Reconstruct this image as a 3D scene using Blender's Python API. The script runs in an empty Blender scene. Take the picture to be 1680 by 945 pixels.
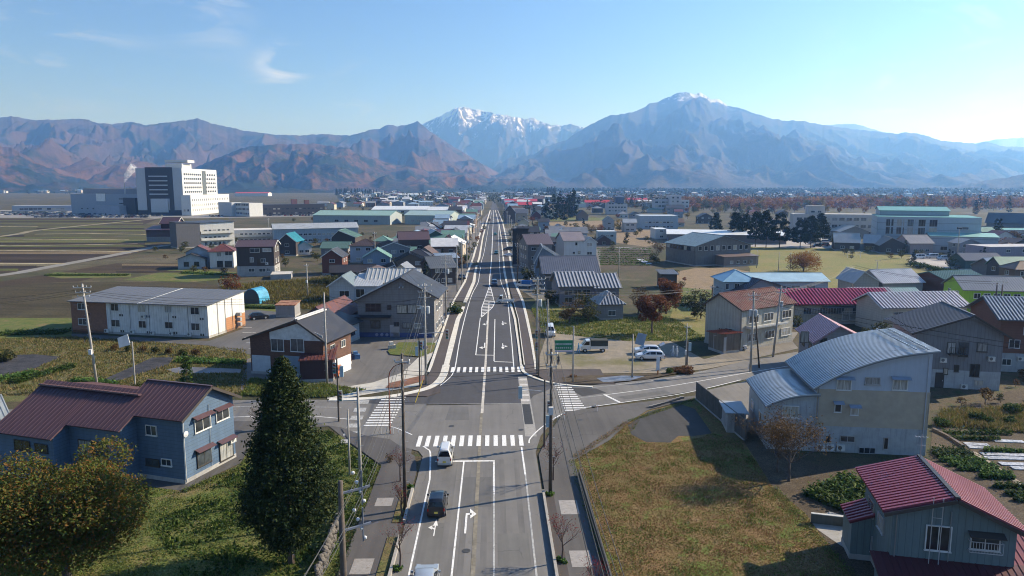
import bpy, bmesh, math, random
import numpy as np
from mathutils import Vector, Matrix, noise as mnoise
sc=bpy.context.scene; col=sc.collection
rnd=random.Random(7); RS=np.random.RandomState(5)
R=math.radians
# ---------------- camera ----------------
F=1180.;H=28.;YH=305.;VX=810.
PITCH=math.atan((472.5-YH)/F); PSI=math.atan((840-VX)/F*math.cos(PITCH))
sp,cp=math.sin(PITCH),math.cos(PITCH); ss,cs=math.sin(PSI),math.cos(PSI)
cd=bpy.data.cameras.new('camera'); cam=bpy.data.objects.new('camera',cd); col.objects.link(cam)
cam.location=(0,0,H); cam.rotation_euler=(R(90)-PITCH,0,-PSI)
cd.sensor_width=36; cd.lens=36*F/1680; cd.clip_start=.5; cd.clip_end=60000
sc.camera=cam
# ---------------- sky and sun ----------------
SUN_AZ=R(71); SUN_EL=R(30)      # azimuth from +Y (along the road) towards +X
w=bpy.data.worlds.new('World'); sc.world=w; w.use_nodes=True
nt=w.node_tree; N=nt.nodes; L=nt.links; N.clear()
wo=N.new('ShaderNodeOutputWorld'); bg=N.new('ShaderNodeBackground'); sky=N.new('ShaderNodeTexSky')
sky.sky_type='NISHITA'; sky.sun_disc=False; sky.sun_elevation=SUN_EL; sky.sun_rotation=SUN_AZ
sky.altitude=100; sky.air_density=1.0; sky.dust_density=0.1; sky.ozone_density=6.5
bg.inputs[1].default_value=.078
# thin wisps of cloud
tc=N.new('ShaderNodeTexCoord'); mp=N.new('ShaderNodeMapping'); mp.inputs['Scale'].default_value=(1,1,3.2); mp.inputs['Rotation'].default_value=(.0,.35,.3)
nz=N.new('ShaderNodeTexNoise'); nz.inputs['Scale'].default_value=7; nz.inputs['Detail'].default_value=9; nz.inputs['Roughness'].default_value=.62; nz.inputs['Distortion'].default_value=1.2
L.new(tc.outputs['Generated'],mp.inputs[0]); L.new(mp.outputs[0],nz.inputs[0])
def wmath(op,a,b=None,c=None):
    m=N.new('ShaderNodeMath'); m.operation=op
    for i,v in enumerate((a,b,c)):
        if v is None: continue
        if isinstance(v,(int,float)): m.inputs[i].default_value=v
        else: L.new(v,m.inputs[i])
    return m.outputs[0]
def raydir(x,y):
    r=(x-840)/F;u=(472.5-y)/F;f=cp+u*sp; z=-sp+u*cp
    return Vector((f*ss+r*cs, f*cs-r*ss, z))
def blob(x,y,rad):
    d=raydir(x,y).normalized()
    vm=N.new('ShaderNodeVectorMath'); vm.operation='DISTANCE'; vm.inputs[1].default_value=d
    nm=N.new('ShaderNodeVectorMath'); nm.operation='NORMALIZE'; L.new(tc.outputs['Generated'],nm.inputs[0]); L.new(nm.outputs[0],vm.inputs[0])
    mr=N.new('ShaderNodeMapRange'); mr.inputs['From Min'].default_value=0; mr.inputs['From Max'].default_value=rad
    mr.inputs['To Min'].default_value=1; mr.inputs['To Max'].default_value=0; mr.interpolation_type='SMOOTHSTEP'
    L.new(vm.outputs['Value'],mr.inputs[0]); return mr.outputs[0]
wisp=wmath('MULTIPLY',wmath('SUBTRACT',nz.outputs[0],.53),3.0)
m=None
for (x,y,r_,k) in ((466,106,.045,1.2),(440,135,.05,.6),(60,95,.13,.7),(350,15,.07,.8),(590,155,.06,.6),(180,40,.16,.1),(1480,155,.16,.5),(1620,20,.16,.45)):
    b=wmath('MULTIPLY',blob(x,y,r_),k); m=b if m is None else wmath('ADD',m,b)
m=wmath('ADD',m,.03)
wm=wmath('MULTIPLY',wisp,m); wm.node.use_clamp=True
mx=N.new('ShaderNodeMix'); mx.data_type='RGBA'; mx.inputs['B'].default_value=(6.6,7.3,8.0,1)
wm2=wmath('MINIMUM',wm,.75)
tn=N.new('ShaderNodeMix'); tn.data_type='RGBA'; tn.blend_type='MULTIPLY'; tn.inputs[0].default_value=1; tn.inputs['B'].default_value=(.96,.955,1.07,1); L.new(sky.outputs[0],tn.inputs['A'])
L.new(wm2,mx.inputs[0]); L.new(tn.outputs['Result'],mx.inputs['A']); L.new(mx.outputs['Result'],bg.inputs[0]); L.new(bg.outputs[0],wo.inputs[0])
sl=bpy.data.lights.new('sun','SUN'); so=bpy.data.objects.new('sun',sl); col.objects.link(so)
sl.energy=5.0; sl.angle=R(.53); sl.color=(1,.95,.88)
sd=Vector((math.sin(SUN_AZ)*math.cos(SUN_EL),math.cos(SUN_AZ)*math.cos(SUN_EL),math.sin(SUN_EL)))
so.rotation_euler=sd.to_track_quat('Z','Y').to_euler(); so.location=(60,40,120)
vs=sc.view_settings; vs.view_transform='Standard'; vs.look='None'; vs.exposure=.83; vs.gamma=1; vs.use_curve_mapping=False
cy=sc.cycles; sc.render.engine='CYCLES'; cy.use_denoising=True; cy.max_bounces=6; cy.diffuse_bounces=2; cy.glossy_bounces=2; cy.transmission_bounces=3
cy.volume_bounces=2; cy.filter_width=1.05; cy.transparent_max_bounces=8; cy.caustics_reflective=False; cy.caustics_refractive=False; cy.sample_clamp_indirect=6
HAZE_D=.00014
# ---------------- pixel <-> place ----------------
def P(x,y,h=0.):
    d=raydir(x,y); t=(h-H)/d.z; return Vector((d.x*t,d.y*t,h))
def up(p,y):
    f0=p[0]*ss+p[1]*cs; k=(472.5-y)/F
    return H+f0*(k*cp-sp)/(cp+k*sp)
def W(x,y,z=0): return Vector((x,y,z))
def pt(a):
    if isinstance(a,Vector): return a.copy()
    return P(*a)
# ---------------- tagging ----------------
def tag(o,label=None,cat=None,group=None,kind=None):
    if label: o['label']=label
    if cat: o['category']=cat
    if group: o['group']=group
    if kind: o['kind']=kind
    return o
def empty(name,loc,rz=0,label=None,cat=None,group=None):
    o=bpy.data.objects.new(name,None); col.objects.link(o); o.location=loc; o.rotation_euler=(0,0,rz); o.empty_display_size=.5
    return tag(o,label,cat,group)
def linkm(name,me,parent=None,loc=None,rz=0,mat=None):
    o=bpy.data.objects.new(name,me); col.objects.link(o)
    if mat is not None and not me.materials: me.materials.append(mat)
    if parent: o.parent=parent
    if loc is not None: o.location=loc
    if rz: o.rotation_euler=(0,0,rz)
    return o
def children(o): return CH.get(o.name,[])
def copy_tree(o,loc=None,rz=None,label=None,group=None,parent=None,scale=None):
    c=o.copy(); col.objects.link(c)
    if parent is not None: c.parent=parent
    for ch in list(o.children): copy_tree(ch,parent=c)
    if loc is not None: c.location=loc
    if rz is not None: c.rotation_euler=(0,0,rz)
    if scale is not None: c.scale=(scale,)*3 if isinstance(scale,(int,float)) else scale
    if label: c['label']=label
    if group: c['group']=group
    return c
# ---------------- mesh collector ----------------
class MB:
    def __init__(s): s.v=[]; s.f=[]
    def quad(s,*p):
        n=len(s.v); s.v+= [tuple(q) for q in p]; s.f.append(tuple(range(n,n+len(p)))); return s
    def box(s,x0,y0,z0,x1,y1,z1):
        n=len(s.v)
        s.v+=[(x0,y0,z0),(x1,y0,z0),(x1,y1,z0),(x0,y1,z0),(x0,y0,z1),(x1,y0,z1),(x1,y1,z1),(x0,y1,z1)]
        s.f+=[(n,n+3,n+2,n+1),(n+4,n+5,n+6,n+7),(n,n+1,n+5,n+4),(n+1,n+2,n+6,n+5),(n+2,n+3,n+7,n+6),(n+3,n,n+4,n+7)]; return s
    def prism(s,poly,vec):      # poly list of 3D points, extruded by vec (bottom = poly, top = poly+vec)
        n=len(s.v); k=len(poly); vec=Vector(vec)
        s.v+=[tuple(p) for p in poly]+[tuple(Vector(p)+vec) for p in poly]
        s.f.append(tuple(range(n+k-1,n-1,-1))); s.f.append(tuple(range(n+k,n+2*k)))
        for i in range(k):
            j=(i+1)%k; s.f.append((n+i,n+j,n+k+j,n+k+i))
        return s
    def beam(s,a,b,wd,ht=None,upv=(0,0,1)):
        a=Vector(a);b=Vector(b); ht=ht or wd; d=(b-a).normalized(); u=Vector(upv)
        if abs(d.dot(u))>.98: u=Vector((1,0,0))
        r=d.cross(u).normalized()*wd/2; t=r.cross(d).normalized()*ht/2
        n=len(s.v)
        for q in (a,b): s.v+=[tuple(q-r-t),tuple(q+r-t),tuple(q+r+t),tuple(q-r+t)]
        s.f+=[(n,n+1,n+2,n+3),(n+7,n+6,n+5,n+4),(n,n+4,n+5,n+1),(n+1,n+5,n+6,n+2),(n+2,n+6,n+7,n+3),(n+3,n+7,n+4,n)]; return s
    def tube(s,pts,rad,seg=8,cap=True):
        pts=[Vector(p) for p in pts]; k=len(pts)
        rad=[rad]*k if isinstance(rad,(int,float)) else rad
        n=len(s.v); ref=None
        for i,p in enumerate(pts):
            d=((pts[min(i+1,k-1)]-pts[max(i-1,0)])).normalized()
            if ref is None or abs(ref.dot(d))>.95:
                ref=Vector((1,0,0)) if abs(d.x)<.9 else Vector((0,1,0))
            a=d.cross(ref).normalized(); b_=d.cross(a).normalized()
            for j in range(seg):
                t=2*math.pi*j/seg; s.v.append(tuple(p+(a*math.cos(t)+b_*math.sin(t))*rad[i]))
        for i in range(k-1):
            for j in range(seg):
                q=n+i*seg+j; r_=n+i*seg+(j+1)%seg
                s.f.append((q,r_,r_+seg,q+seg))
        if cap:
            s.f.append(tuple(n+j for j in range(seg-1,-1,-1))); s.f.append(tuple(n+(k-1)*seg+j for j in range(seg)))
        return s
    def lathe(s,prof,c=(0,0,0),seg=12):
        return s.tube([(c[0],c[1],c[2]+z) for r_,z in prof],[max(r_,1e-3) for r_,z in prof],seg)
    def mesh(s,name,mat=None,smooth=False):
        me=bpy.data.meshes.new(name); me.from_pydata(s.v,[],s.f); me.update()
        if mat: me.materials.append(mat)
        if smooth: me.shade_smooth()
        return me
    def build(s,name,mat,parent=None,loc=None,rz=0,smooth=False,fix=True):
        me=s.mesh(name,mat,smooth)
        if fix and len(s.f)<3000:
            bm=bmesh.new(); bm.from_mesh(me); bmesh.ops.recalc_face_normals(bm,faces=bm.faces); bm.to_mesh(me); bm.free()
        return linkm(name,me,parent,loc,rz)
def npmesh(name,V,Fq,mat,parent=None,smooth=False):
    """V (n,3), Fq (m,k) arrays"""
    me=bpy.data.meshes.new(name); k=Fq.shape[1]; m_=Fq.shape[0]
    me.vertices.add(len(V)); me.vertices.foreach_set('co',np.asarray(V,np.float32).ravel())
    me.loops.add(m_*k); me.loops.foreach_set('vertex_index',Fq.astype(np.int32).ravel())
    me.polygons.add(m_); me.polygons.foreach_set('loop_start',np.arange(0,m_*k,k,dtype=np.int32))
    me.update(calc_edges=True)
    if mat: me.materials.append(mat)
    if smooth: me.shade_smooth()
    o=linkm(name,me,parent) if parent!='mesh' else me
    return o
# ---------------- materials ----------------
class NB:
    def __init__(s,name):
        s.m=bpy.data.materials.new(name); s.m.use_nodes=True; s.t=s.m.node_tree; s.n=s.t.nodes; s.l=s.t.links
        s.b=s.n['Principled BSDF']; s.tc=s.n.new('ShaderNodeTexCoord'); s.co=s.tc.outputs['Object']
    def new(s,t,**k):
        x=s.n.new(t)
        for a,v in k.items(): setattr(x,a,v)
        return x
    def set(s,sock,v):
        if isinstance(v,bpy.types.NodeSocket): s.l.new(v,sock)
        else:
            if isinstance(v,(tuple,list)) and len(v)==3 and sock.type=='RGBA': v=(*v,1)
            sock.default_value=v
    def noise(s,scale,detail=5,rough=.6,dist=0,co=None,vec=(1,1,1)):
        x=s.new('ShaderNodeTexNoise'); x.inputs['Scale'].default_value=scale; x.inputs['Detail'].default_value=detail
        x.inputs['Roughness'].default_value=rough; x.inputs['Distortion'].default_value=dist
        c=co or s.co
        if vec!=(1,1,1): c=s.map(c,vec)
        s.l.new(c,x.inputs[0]); return x.outputs[0]
    def map(s,co,scale=(1,1,1),rot=(0,0,0),loc=(0,0,0)):
        x=s.new('ShaderNodeMapping'); s.l.new(co,x.inputs[0]); x.inputs['Scale'].default_value=scale; x.inputs['Rotation'].default_value=rot; x.inputs['Location'].default_value=loc
        return x.outputs[0]
    def math(s,op,a,b=0,c=None,clamp=False):
        x=s.new('ShaderNodeMath'); x.operation=op; x.use_clamp=clamp; s.set(x.inputs[0],a); s.set(x.inputs[1],b)
        if c is not None: s.set(x.inputs[2],c)
        return x.outputs[0]
    def ramp(s,f,a,b,c=0,d=1,smooth=False):
        x=s.new('ShaderNodeMapRange'); s.set(x.inputs[0],f)
        for i,v in enumerate((a,b,c,d)): x.inputs[i+1].default_value=v
        if smooth: x.interpolation_type='SMOOTHSTEP'
        return x.outputs[0]
    def mix(s,f,a,b,mode='MIX'):
        x=s.new('ShaderNodeMix',data_type='RGBA',blend_type=mode); s.set(x.inputs[0],f); s.set(x.inputs['A'],a); s.set(x.inputs['B'],b); return x.outputs['Result']
    def bump(s,h,st=.3,dist=.02,prev=None):
        x=s.new('ShaderNodeBump'); x.inputs['Strength'].default_value=st; x.inputs['Distance'].default_value=dist; s.set(x.inputs['Height'],h)
        if prev: s.l.new(prev,x.inputs['Normal'])
        return x.outputs[0]
    def done(s,color=None,rough=None,normal=None,metal=None,spec=None):
        if color is not None: s.set(s.b.inputs['Base Color'],color)
        if rough is not None: s.set(s.b.inputs['Roughness'],rough)
        if metal is not None: s.set(s.b.inputs['Metallic'],metal)
        if spec is not None: s.set(s.b.inputs['Specular IOR Level'],spec)
        if normal is not None: s.set(s.b.inputs['Normal'],normal)
        return s.m
MC={}
def cached(f):
    def g(*a,**k):
        key=(f.__name__,a,tuple(sorted(k.items())))
        if key not in MC: MC[key]=f(*a,**k)
        return MC[key]
    return g
def mul(c,k): return tuple(min(1,x*k) for x in c)
@cached
def paint(c,rough=.55,var=.12,scale=1.5,metal=0,bumpy=0):
    b=NB('paint'); n=b.noise(scale,6,.65); n2=b.noise(scale*.25,3)
    k=b.math('ADD',b.ramp(n,.3,.7,1-var,1+var*.6),b.ramp(n2,.35,.65,-var*.6,var*.4))
    cc=b.mix(1,c,b.mix(0,(1,1,1),(1,1,1)),'MULTIPLY')
    x=b.new('ShaderNodeVectorMath',operation='SCALE'); x.inputs[0].default_value=c; b.set(x.inputs['Scale'],k)
    nm=b.bump(b.noise(scale*14,4),bumpy,.01) if bumpy else None
    return b.done(x.outputs[0],b.ramp(n,.3,.7,rough*.85,min(1,rough*1.15)),nm,metal)
@cached
def wallm(c,line=.45,vert=False,dirt=.25,rough=.7,streak=True):
    """siding / render: courses as fine relief, rain streaks"""
    b=NB('wall'); n=b.noise(.8,6,.7)
    st=b.noise(1.0,5,.7,vec=(3.0,3.0,.22)); ch=b.new('ShaderNodeSeparateXYZ'); b.l.new(b.co,ch.inputs[0])
    k=b.math('ADD',b.ramp(n,.3,.7,1-dirt*.45,1+dirt*.2),b.ramp(st,.42,.72,0,-dirt*.8 if streak else 0))
    x=b.new('ShaderNodeVectorMath',operation='SCALE'); x.inputs[0].default_value=c; b.set(x.inputs['Scale'],k)
    colr=x.outputs[0]; nm=None
    if line:
        if vert: ax=b.math('ADD',ch.outputs[0],ch.outputs[1])
        else: ax=ch.outputs[2]
        fr=b.math('FRACT',b.math('DIVIDE',ax,line)); g=b.math('GREATER_THAN',b.math('ABSOLUTE',b.math('SUBTRACT',fr,.5)),.455)
        colr=b.mix(g,colr,mul(c,.62)); nm=b.bump(b.math('SUBTRACT',1,g),.6,.02)
    return b.done(colr,rough,nm)
@cached
def concrete(c=(.42,.41,.38),scale=.7,dark=.5,streak=.5):
    b=NB('concrete'); n=b.noise(scale,8,.7); st=b.noise(1.4,6,.7,vec=(2.5,2.5,.18)); f=b.noise(25,4)
    a=b.mix(b.ramp(n,.35,.7),mul(c,1.08),mul(c,.78)); a=b.mix(b.math('MULTIPLY',b.ramp(st,.5,.72),streak),a,mul(c,dark))
    return b.done(a,.9,b.bump(f,.25,.01))
ROOFC={}
@cached
def roofm(c,rough=.5,metal=.25,rust=0,rustc=(.22,.07,.03),var=.16):
    b=NB('roof'); n=b.noise(.5,7,.65); n2=b.noise(6,4,.6)
    k=b.math('ADD',b.ramp(n,.3,.7,1-var,1+var*.6),b.ramp(n2,.3,.7,-.05,.05))
    x=b.new('ShaderNodeVectorMath',operation='SCALE'); x.inputs[0].default_value=c; b.set(x.inputs['Scale'],k); cc=x.outputs[0]
    if rust:
        r_=b.ramp(b.noise(1.1,8,.75,.5),.55-.2*rust,.62-.1*rust); cc=b.mix(r_,cc,rustc)
    ROOFC[b.m.name]=c
    return b.done(cc,b.ramp(n,.3,.7,rough*.8,rough*1.25),b.bump(n2,.08,.01),metal*.5,.3)
@cached
def tilem(c,px=.32,py=.28):
    b=NB('roof_tile'); n=b.noise(.7,6,.65)
    w1=b.new('ShaderNodeTexBrick'); b.l.new(b.map(b.co,(1,1,1)),w1.inputs[0]); w1.inputs['Scale'].default_value=1/px*.5
    w1.inputs['Color1'].default_value=(*mul(c,1.15),1); w1.inputs['Color2'].default_value=(*mul(c,.8),1); w1.inputs['Mortar'].default_value=(*mul(c,.4),1); w1.inputs['Mortar Size'].default_value=.03
    return b.done(b.mix(b.ramp(n,.35,.65,0,.5),w1.outputs[0],mul(c,1.1)),.6,b.bump(w1.outputs[1],-.4,.03))
@cached
def brickm(c):
    b=NB('brick_wall'); w1=b.new('ShaderNodeTexBrick')
    ch=b.new('ShaderNodeSeparateXYZ'); b.l.new(b.co,ch.inputs[0]); cm=b.new('ShaderNodeCombineXYZ'); b.l.new(b.math('ADD',ch.outputs[0],ch.outputs[1]),cm.inputs[0]); b.l.new(ch.outputs[2],cm.inputs[1])
    b.l.new(cm.outputs[0],w1.inputs[0]); w1.inputs['Scale'].default_value=1.7
    w1.inputs['Color1'].default_value=(*mul(c,1.2),1); w1.inputs['Color2'].default_value=(*mul(c,.75),1); w1.inputs['Mortar'].default_value=(*mul(c,.7),1); w1.inputs['Mortar Size'].default_value=.02
    n=b.noise(.8,5); return b.done(b.mix(b.ramp(n,.35,.7,0,.5),w1.outputs[0],mul(c,.8)),.85,b.bump(w1.outputs[1],-.3,.02))
@cached
def glassm(c=(.03,.035,.04),rough=.06):
    b=NB('window_glass'); n=b.noise(1.2,3,.5); return b.done(b.mix(b.ramp(n,.35,.65),mul(c,.7),mul(c,1.5)),rough,b.bump(b.noise(.9,2),.04,.02),0,.6)
@cached
def curtainm(c=(.42,.42,.4)):
    b=NB('curtained_glass'); w1=b.noise(3,3,.5,vec=(3,3,.3)); return b.done(b.mix(b.ramp(w1,.35,.65),mul(c,.55),c),.12,None,0,.6)
@cached
def asphalt(c=(.085,.085,.088),var=.25,crack=True,seed=0.):
    b=NB('asphalt'); co=b.map(b.co,(1,1,1),(0,0,0),(seed,seed,0)); n=b.noise(.12,6,.6,0,co); n2=b.noise(1.3,7,.7,0,co); n3=b.noise(60,3,.6,0,co)
    ln=b.noise(.7,4,.6,0,co,(1.6,.05,1))
    k=b.math('ADD',b.math('ADD',b.ramp(n,.3,.7,1-var*.7,1+var*.7),b.ramp(n2,.3,.7,-var*.35,var*.35)),b.math('ADD',b.ramp(n3,.3,.7,-.12,.12),b.ramp(ln,.35,.65,-var*.4,var*.4)))
    x=b.new('ShaderNodeVectorMath',operation='SCALE'); x.inputs[0].default_value=c; b.set(x.inputs['Scale'],k); cc=x.outputs[0]
    if crack:
        v=b.new('ShaderNodeTexVoronoi',feature='DISTANCE_TO_EDGE'); wc=b.new('ShaderNodeVectorMath',operation='ADD'); nn=b.new('ShaderNodeTexNoise'); nn.inputs['Scale'].default_value=.9; b.l.new(co,nn.inputs[0]); b.l.new(nn.outputs[1],wc.inputs[0]); b.l.new(co,wc.inputs[1]); b.l.new(wc.outputs[0],v.inputs[0]); v.inputs['Scale'].default_value=.16
        cr=b.math('MULTIPLY',b.ramp(v.outputs[0],0,.008,1,0),b.ramp(b.noise(.2,3,.5,0,co),.45,.6)); cc=b.mix(b.math('MULTIPLY',cr,.6),cc,mul(c,.35))
    return b.done(cc,b.ramp(n2,.3,.7,.75,.95),b.bump(n3,.3,.004))
@cached
def linem(c=(.72,.72,.70),wear=.35,under=(.1,.1,.1)):
    b=NB('road_paint'); n=b.noise(5,8,.75); n2=b.noise(.5,4,.6); f=b.math('MULTIPLY',b.ramp(n,.62-wear*.3,.7),b.ramp(n2,.3,.6,.5,1.2),clamp=True)
    return b.done(b.mix(f,c,under),.7)
@cached
def groundm(kind):
    b=NB('ground_'+kind); n=b.noise(.05,6,.6); n2=b.noise(.45,8,.7); n3=b.noise(5,6,.7); n4=b.noise(1.6,6,.7,.4)
    def mixn(a,bb,f,lo,hi): return b.mix(b.ramp(f,lo,hi),a,bb)
    if kind=='base':
        c=mixn((.055,.055,.028),(.105,.08,.05),n,.42,.56); c=mixn(c,(.06,.075,.025),n2,.5,.62); c=mixn(c,(.13,.11,.07),b.noise(.013,6,.7),.54,.6); c=mixn(c,(.035,.035,.02),n4,.52,.66); c=mixn(c,(.045,.04,.025),n3,.5,.75)
    elif kind=='lot':
        c=mixn((.185,.115,.05),(.14,.12,.04),n2,.42,.62); c=mixn(c,(.25,.175,.085),n4,.52,.72); c=mixn(c,(.11,.15,.03),b.noise(.3,7,.7,.8),.53,.6); c=mixn(c,(.12,.07,.035),n3,.5,.72)
    elif kind=='green':
        c=mixn((.085,.12,.028),(.15,.14,.045),n2,.4,.62); c=mixn(c,(.18,.135,.07),b.noise(.2,5,.6,.5),.56,.68); c=mixn(c,(.05,.075,.02),n3,.5,.72)
    elif kind=='weed':
        c=mixn((.15,.12,.055),(.09,.11,.03),n2,.42,.6); c=mixn(c,(.11,.08,.045),n4,.5,.7); c=mixn(c,(.05,.05,.025),n3,.55,.75)
    elif kind=='lawn':
        c=mixn((.20,.175,.065),(.155,.165,.05),n,.4,.6); c=mixn(c,(.235,.18,.085),n2,.5,.7)
    elif kind=='gravel':
        c=mixn((.26,.225,.175),(.19,.17,.135),n2,.4,.65); c=mixn(c,(.33,.3,.25),n3,.55,.75); c=mixn(c,(.15,.14,.07),n,.55,.65)
    elif kind=='soil':
        c=mixn((.07,.052,.035),(.10,.08,.055),n2,.4,.6); c=mixn(c,(.06,.045,.03),n3,.5,.7)
    elif kind=='straw':
        c=mixn((.26,.19,.12),(.2,.15,.09),n2,.4,.6); c=mixn(c,(.12,.09,.05),n3,.55,.7)
    elif kind=='film':
        c=mixn((.03,.032,.038),(.06,.06,.068),n2,.4,.6)
    hf=b.noise(9,4,.75); x=b.new('ShaderNodeVectorMath',operation='SCALE'); b.set(x.inputs[0],c); b.set(x.inputs['Scale'],b.ramp(hf,.34,.66,.35 if kind!='gravel' else .75,1.55 if kind!='gravel' else 1.2)); c=x.outputs[0]
    nm=b.bump(b.math('ADD',n3,b.math('MULTIPLY',n2,2)),.6,.08)
    return b.done(c,.95,nm,0,.2)
@cached
def fieldm(a,bb,rot,period=1.0,amt=.6):
    b=NB('field'); co=b.map(b.co,(1,1,1),(0,0,rot)); ch=b.new('ShaderNodeSeparateXYZ'); b.l.new(co,ch.inputs[0])
    n=b.noise(.06,6,.6); n2=b.noise(.8,6,.7); n3=b.noise(3,5,.7); n5=b.noise(1,5,.6,0,co,(.02,.5,1))
    ph=b.math('ADD',b.math('DIVIDE',ch.outputs[1],period),b.math('MULTIPLY',n2,.35)); s_=b.math('SINE',b.math('MULTIPLY',ph,6.283))
    c=b.mix(b.ramp(n,.38,.62),a,bb); c=b.mix(b.math('MULTIPLY',b.ramp(s_,-.2,.9),amt),c,mul(a,.38)); c=b.mix(b.ramp(n5,.48,.6,0,.75),c,mul(bb,.42)); c=b.mix(b.ramp(n3,.5,.75,0,.6),c,mul(bb,1.35)); x=b.new('ShaderNodeVectorMath',operation='SCALE'); b.set(x.inputs[0],c); b.set(x.inputs['Scale'],b.ramp(b.noise(2.2,5,.8),.36,.64,.4,1.35)); c=x.outputs[0]
    return b.done(c,.95,b.bump(b.math('ADD',s_,n3),.5,.1),0,.2)
@cached
def leafm(c1,c2,c3=None,trans=.25,sc_=.5):
    b=NB('foliage'); g=b.new('ShaderNodeNewGeometry'); r_=g.outputs['Random Per Island']; n=b.noise(sc_,4,.6)
    c=b.mix(b.ramp(b.math('ADD',b.math('MULTIPLY',r_,.6),b.math('MULTIPLY',n,.9)),.45,1.0),c1,c2)
    if c3: c=b.mix(b.ramp(b.math('ADD',r_,b.math('MULTIPLY',b.noise(sc_*1.7,3,.6,0,None,(1.3,1,1)),1.2)),1.15,1.45),c,c3)
    c=b.mix(b.ramp(b.math('FRACT',b.math('MULTIPLY',r_,17.3)),0,1,0,.8),c,mul(c1,.4))
    b.done(c,.75,None,0,.15)
    if trans:
        t=b.new('ShaderNodeBsdfTranslucent'); b.l.new(c,t.inputs[0]); ms=b.new('ShaderNodeMixShader'); ms.inputs[0].default_value=trans
        b.l.new(b.b.outputs[0],ms.inputs[1]); b.l.new(t.outputs[0],ms.inputs[2]); b.l.new(ms.outputs[0],b.n['Material Output'].inputs[0])
    return b.m
@cached
def barkm(c=(.11,.085,.065)):
    b=NB('bark'); n=b.noise(6,6,.7,vec=(1,1,.25)); return b.done(b.mix(b.ramp(n,.35,.65),mul(c,.6),mul(c,1.3)),.9,b.bump(n,.6,.03))
@cached
def carpaint(c,metal=.3):
    b=NB('car_paint'); b.b.inputs['Coat Weight'].default_value=.7; b.b.inputs['Coat Roughness'].default_value=.05
    n=b.noise(1.5,4,.6); return b.done(b.mix(b.ramp(n,.3,.7,0,.25),c,mul(c,.8)),.35,None,metal)
RUB=lambda: paint((.02,.02,.02),.8)
STEEL=lambda: paint((.5,.51,.52),.45,.1,2,.5)
WHITE=(.74,.74,.72)
# ---------------- ground sheets ----------------
def sheet(name,pts,mat,lvl,parent=None,kind='structure',thick=0,label=None,cat=None):
    """flat polygon through points (pixels or places), its top lvl metres above datum; thick>0 gives it sides"""
    p=[pt(a) for a in pts]; mb=MB()
    if thick:
        mb.prism([(q.x,q.y,lvl-thick) for q in p],(0,0,thick))
    else: mb.quad(*[(q.x,q.y,lvl) for q in p])
    me=mb.mesh(name,mat); bm=bmesh.new(); bm.from_mesh(me)
    bmesh.ops.recalc_face_normals(bm,faces=bm.faces)
    bmesh.ops.triangulate(bm,faces=[f for f in bm.faces if len(f.verts)>4])
    if not thick:
        for f in bm.faces:
            if f.normal.z<0: f.normal_flip()
    bm.to_mesh(me); bm.free()
    o=linkm(name,me,parent)
    if kind and not parent: o['kind']=kind
    tag(o,label,cat); return o
def strip(name,pts,wd,mat,lvl,parent=None,closed=False,thick=0,kind='structure',pixw=None):
    """ribbon of constant width along points"""
    p=[Vector(pt(a)[:2]) for a in pts]; k=len(p); l=[];r_=[]
    for i in range(k):
        a=p[max(i-1,0)]; b=p[min(i+1,k-1)]; d=(b-a).normalized(); n=Vector((-d.y,d.x))*wd/2
        l.append(p[i]+n); r_.append(p[i]-n)
    mb=MB()
    for i in range(k-1):
        q=[r_[i],r_[i+1],l[i+1],l[i]]
        if thick: mb.prism([(a.x,a.y,lvl-thick) for a in q],(0,0,thick))
        else: mb.quad(*[(a.x,a.y,lvl) for a in q])
    o=mb.build(name,mat,parent)
    if kind and not parent: o['kind']=kind
    return o
def smooth_pts(pts,n=6):
    p=[Vector(pt(a)[:2]) for a in pts]; out=[]
    for i in range(len(p)-1):
        p0=p[max(i-1,0)];p1=p[i];p2=p[i+1];p3=p[min(i+2,len(p)-1)]
        for j in range(n):
            t=j/n; q=.5*((2*p1)+(p2-p0)*t+(2*p0-5*p1+4*p2-p3)*t*t+(3*p1-p0-3*p2+p3)*t**3); out.append(Vector((q.x,q.y,0)))
    out.append(Vector((p[-1].x,p[-1].y,0))); return out
# ================= mountains =================
_perm=RS.permutation(256); _perm=np.concatenate([_perm,_perm,_perm]); _ga=RS.rand(256)*2*np.pi
def perlin(x,y):
    xi=np.floor(x).astype(int);yi=np.floor(y).astype(int);xf=x-xi;yf=y-yi
    u=xf*xf*xf*(xf*(xf*6-15)+10);v=yf*yf*yf*(yf*(yf*6-15)+10)
    def g(ix,iy,fx,fy):
        a=_ga[_perm[(_perm[ix&255]+iy)&255]]; return np.cos(a)*fx+np.sin(a)*fy
    a=g(xi,yi,xf,yf);b=g(xi+1,yi,xf-1,yf);c=g(xi,yi+1,xf,yf-1);d=g(xi+1,yi+1,xf-1,yf-1)
    return (a+(b-a)*u)+((c+(d-c)*u)-(a+(b-a)*u))*v
def fbm(x,y,o=5,g=.5):
    s=0;a=1
    for i in range(o): s=s+a*perlin(x*2**i+i*17.3,y*2**i-i*9.1); a*=g
    return s
def ridged(x,y,o=5,g=.52):
    s=0;a=1;w_=1
    for i in range(o):
        n=1-np.abs(perlin(x*2**i+i*31.7,y*2**i+i*11.9))*2; n=n*n*w_; s=s+a*n; w_=np.clip(n*1.6,0,1); a*=g
    return s
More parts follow.
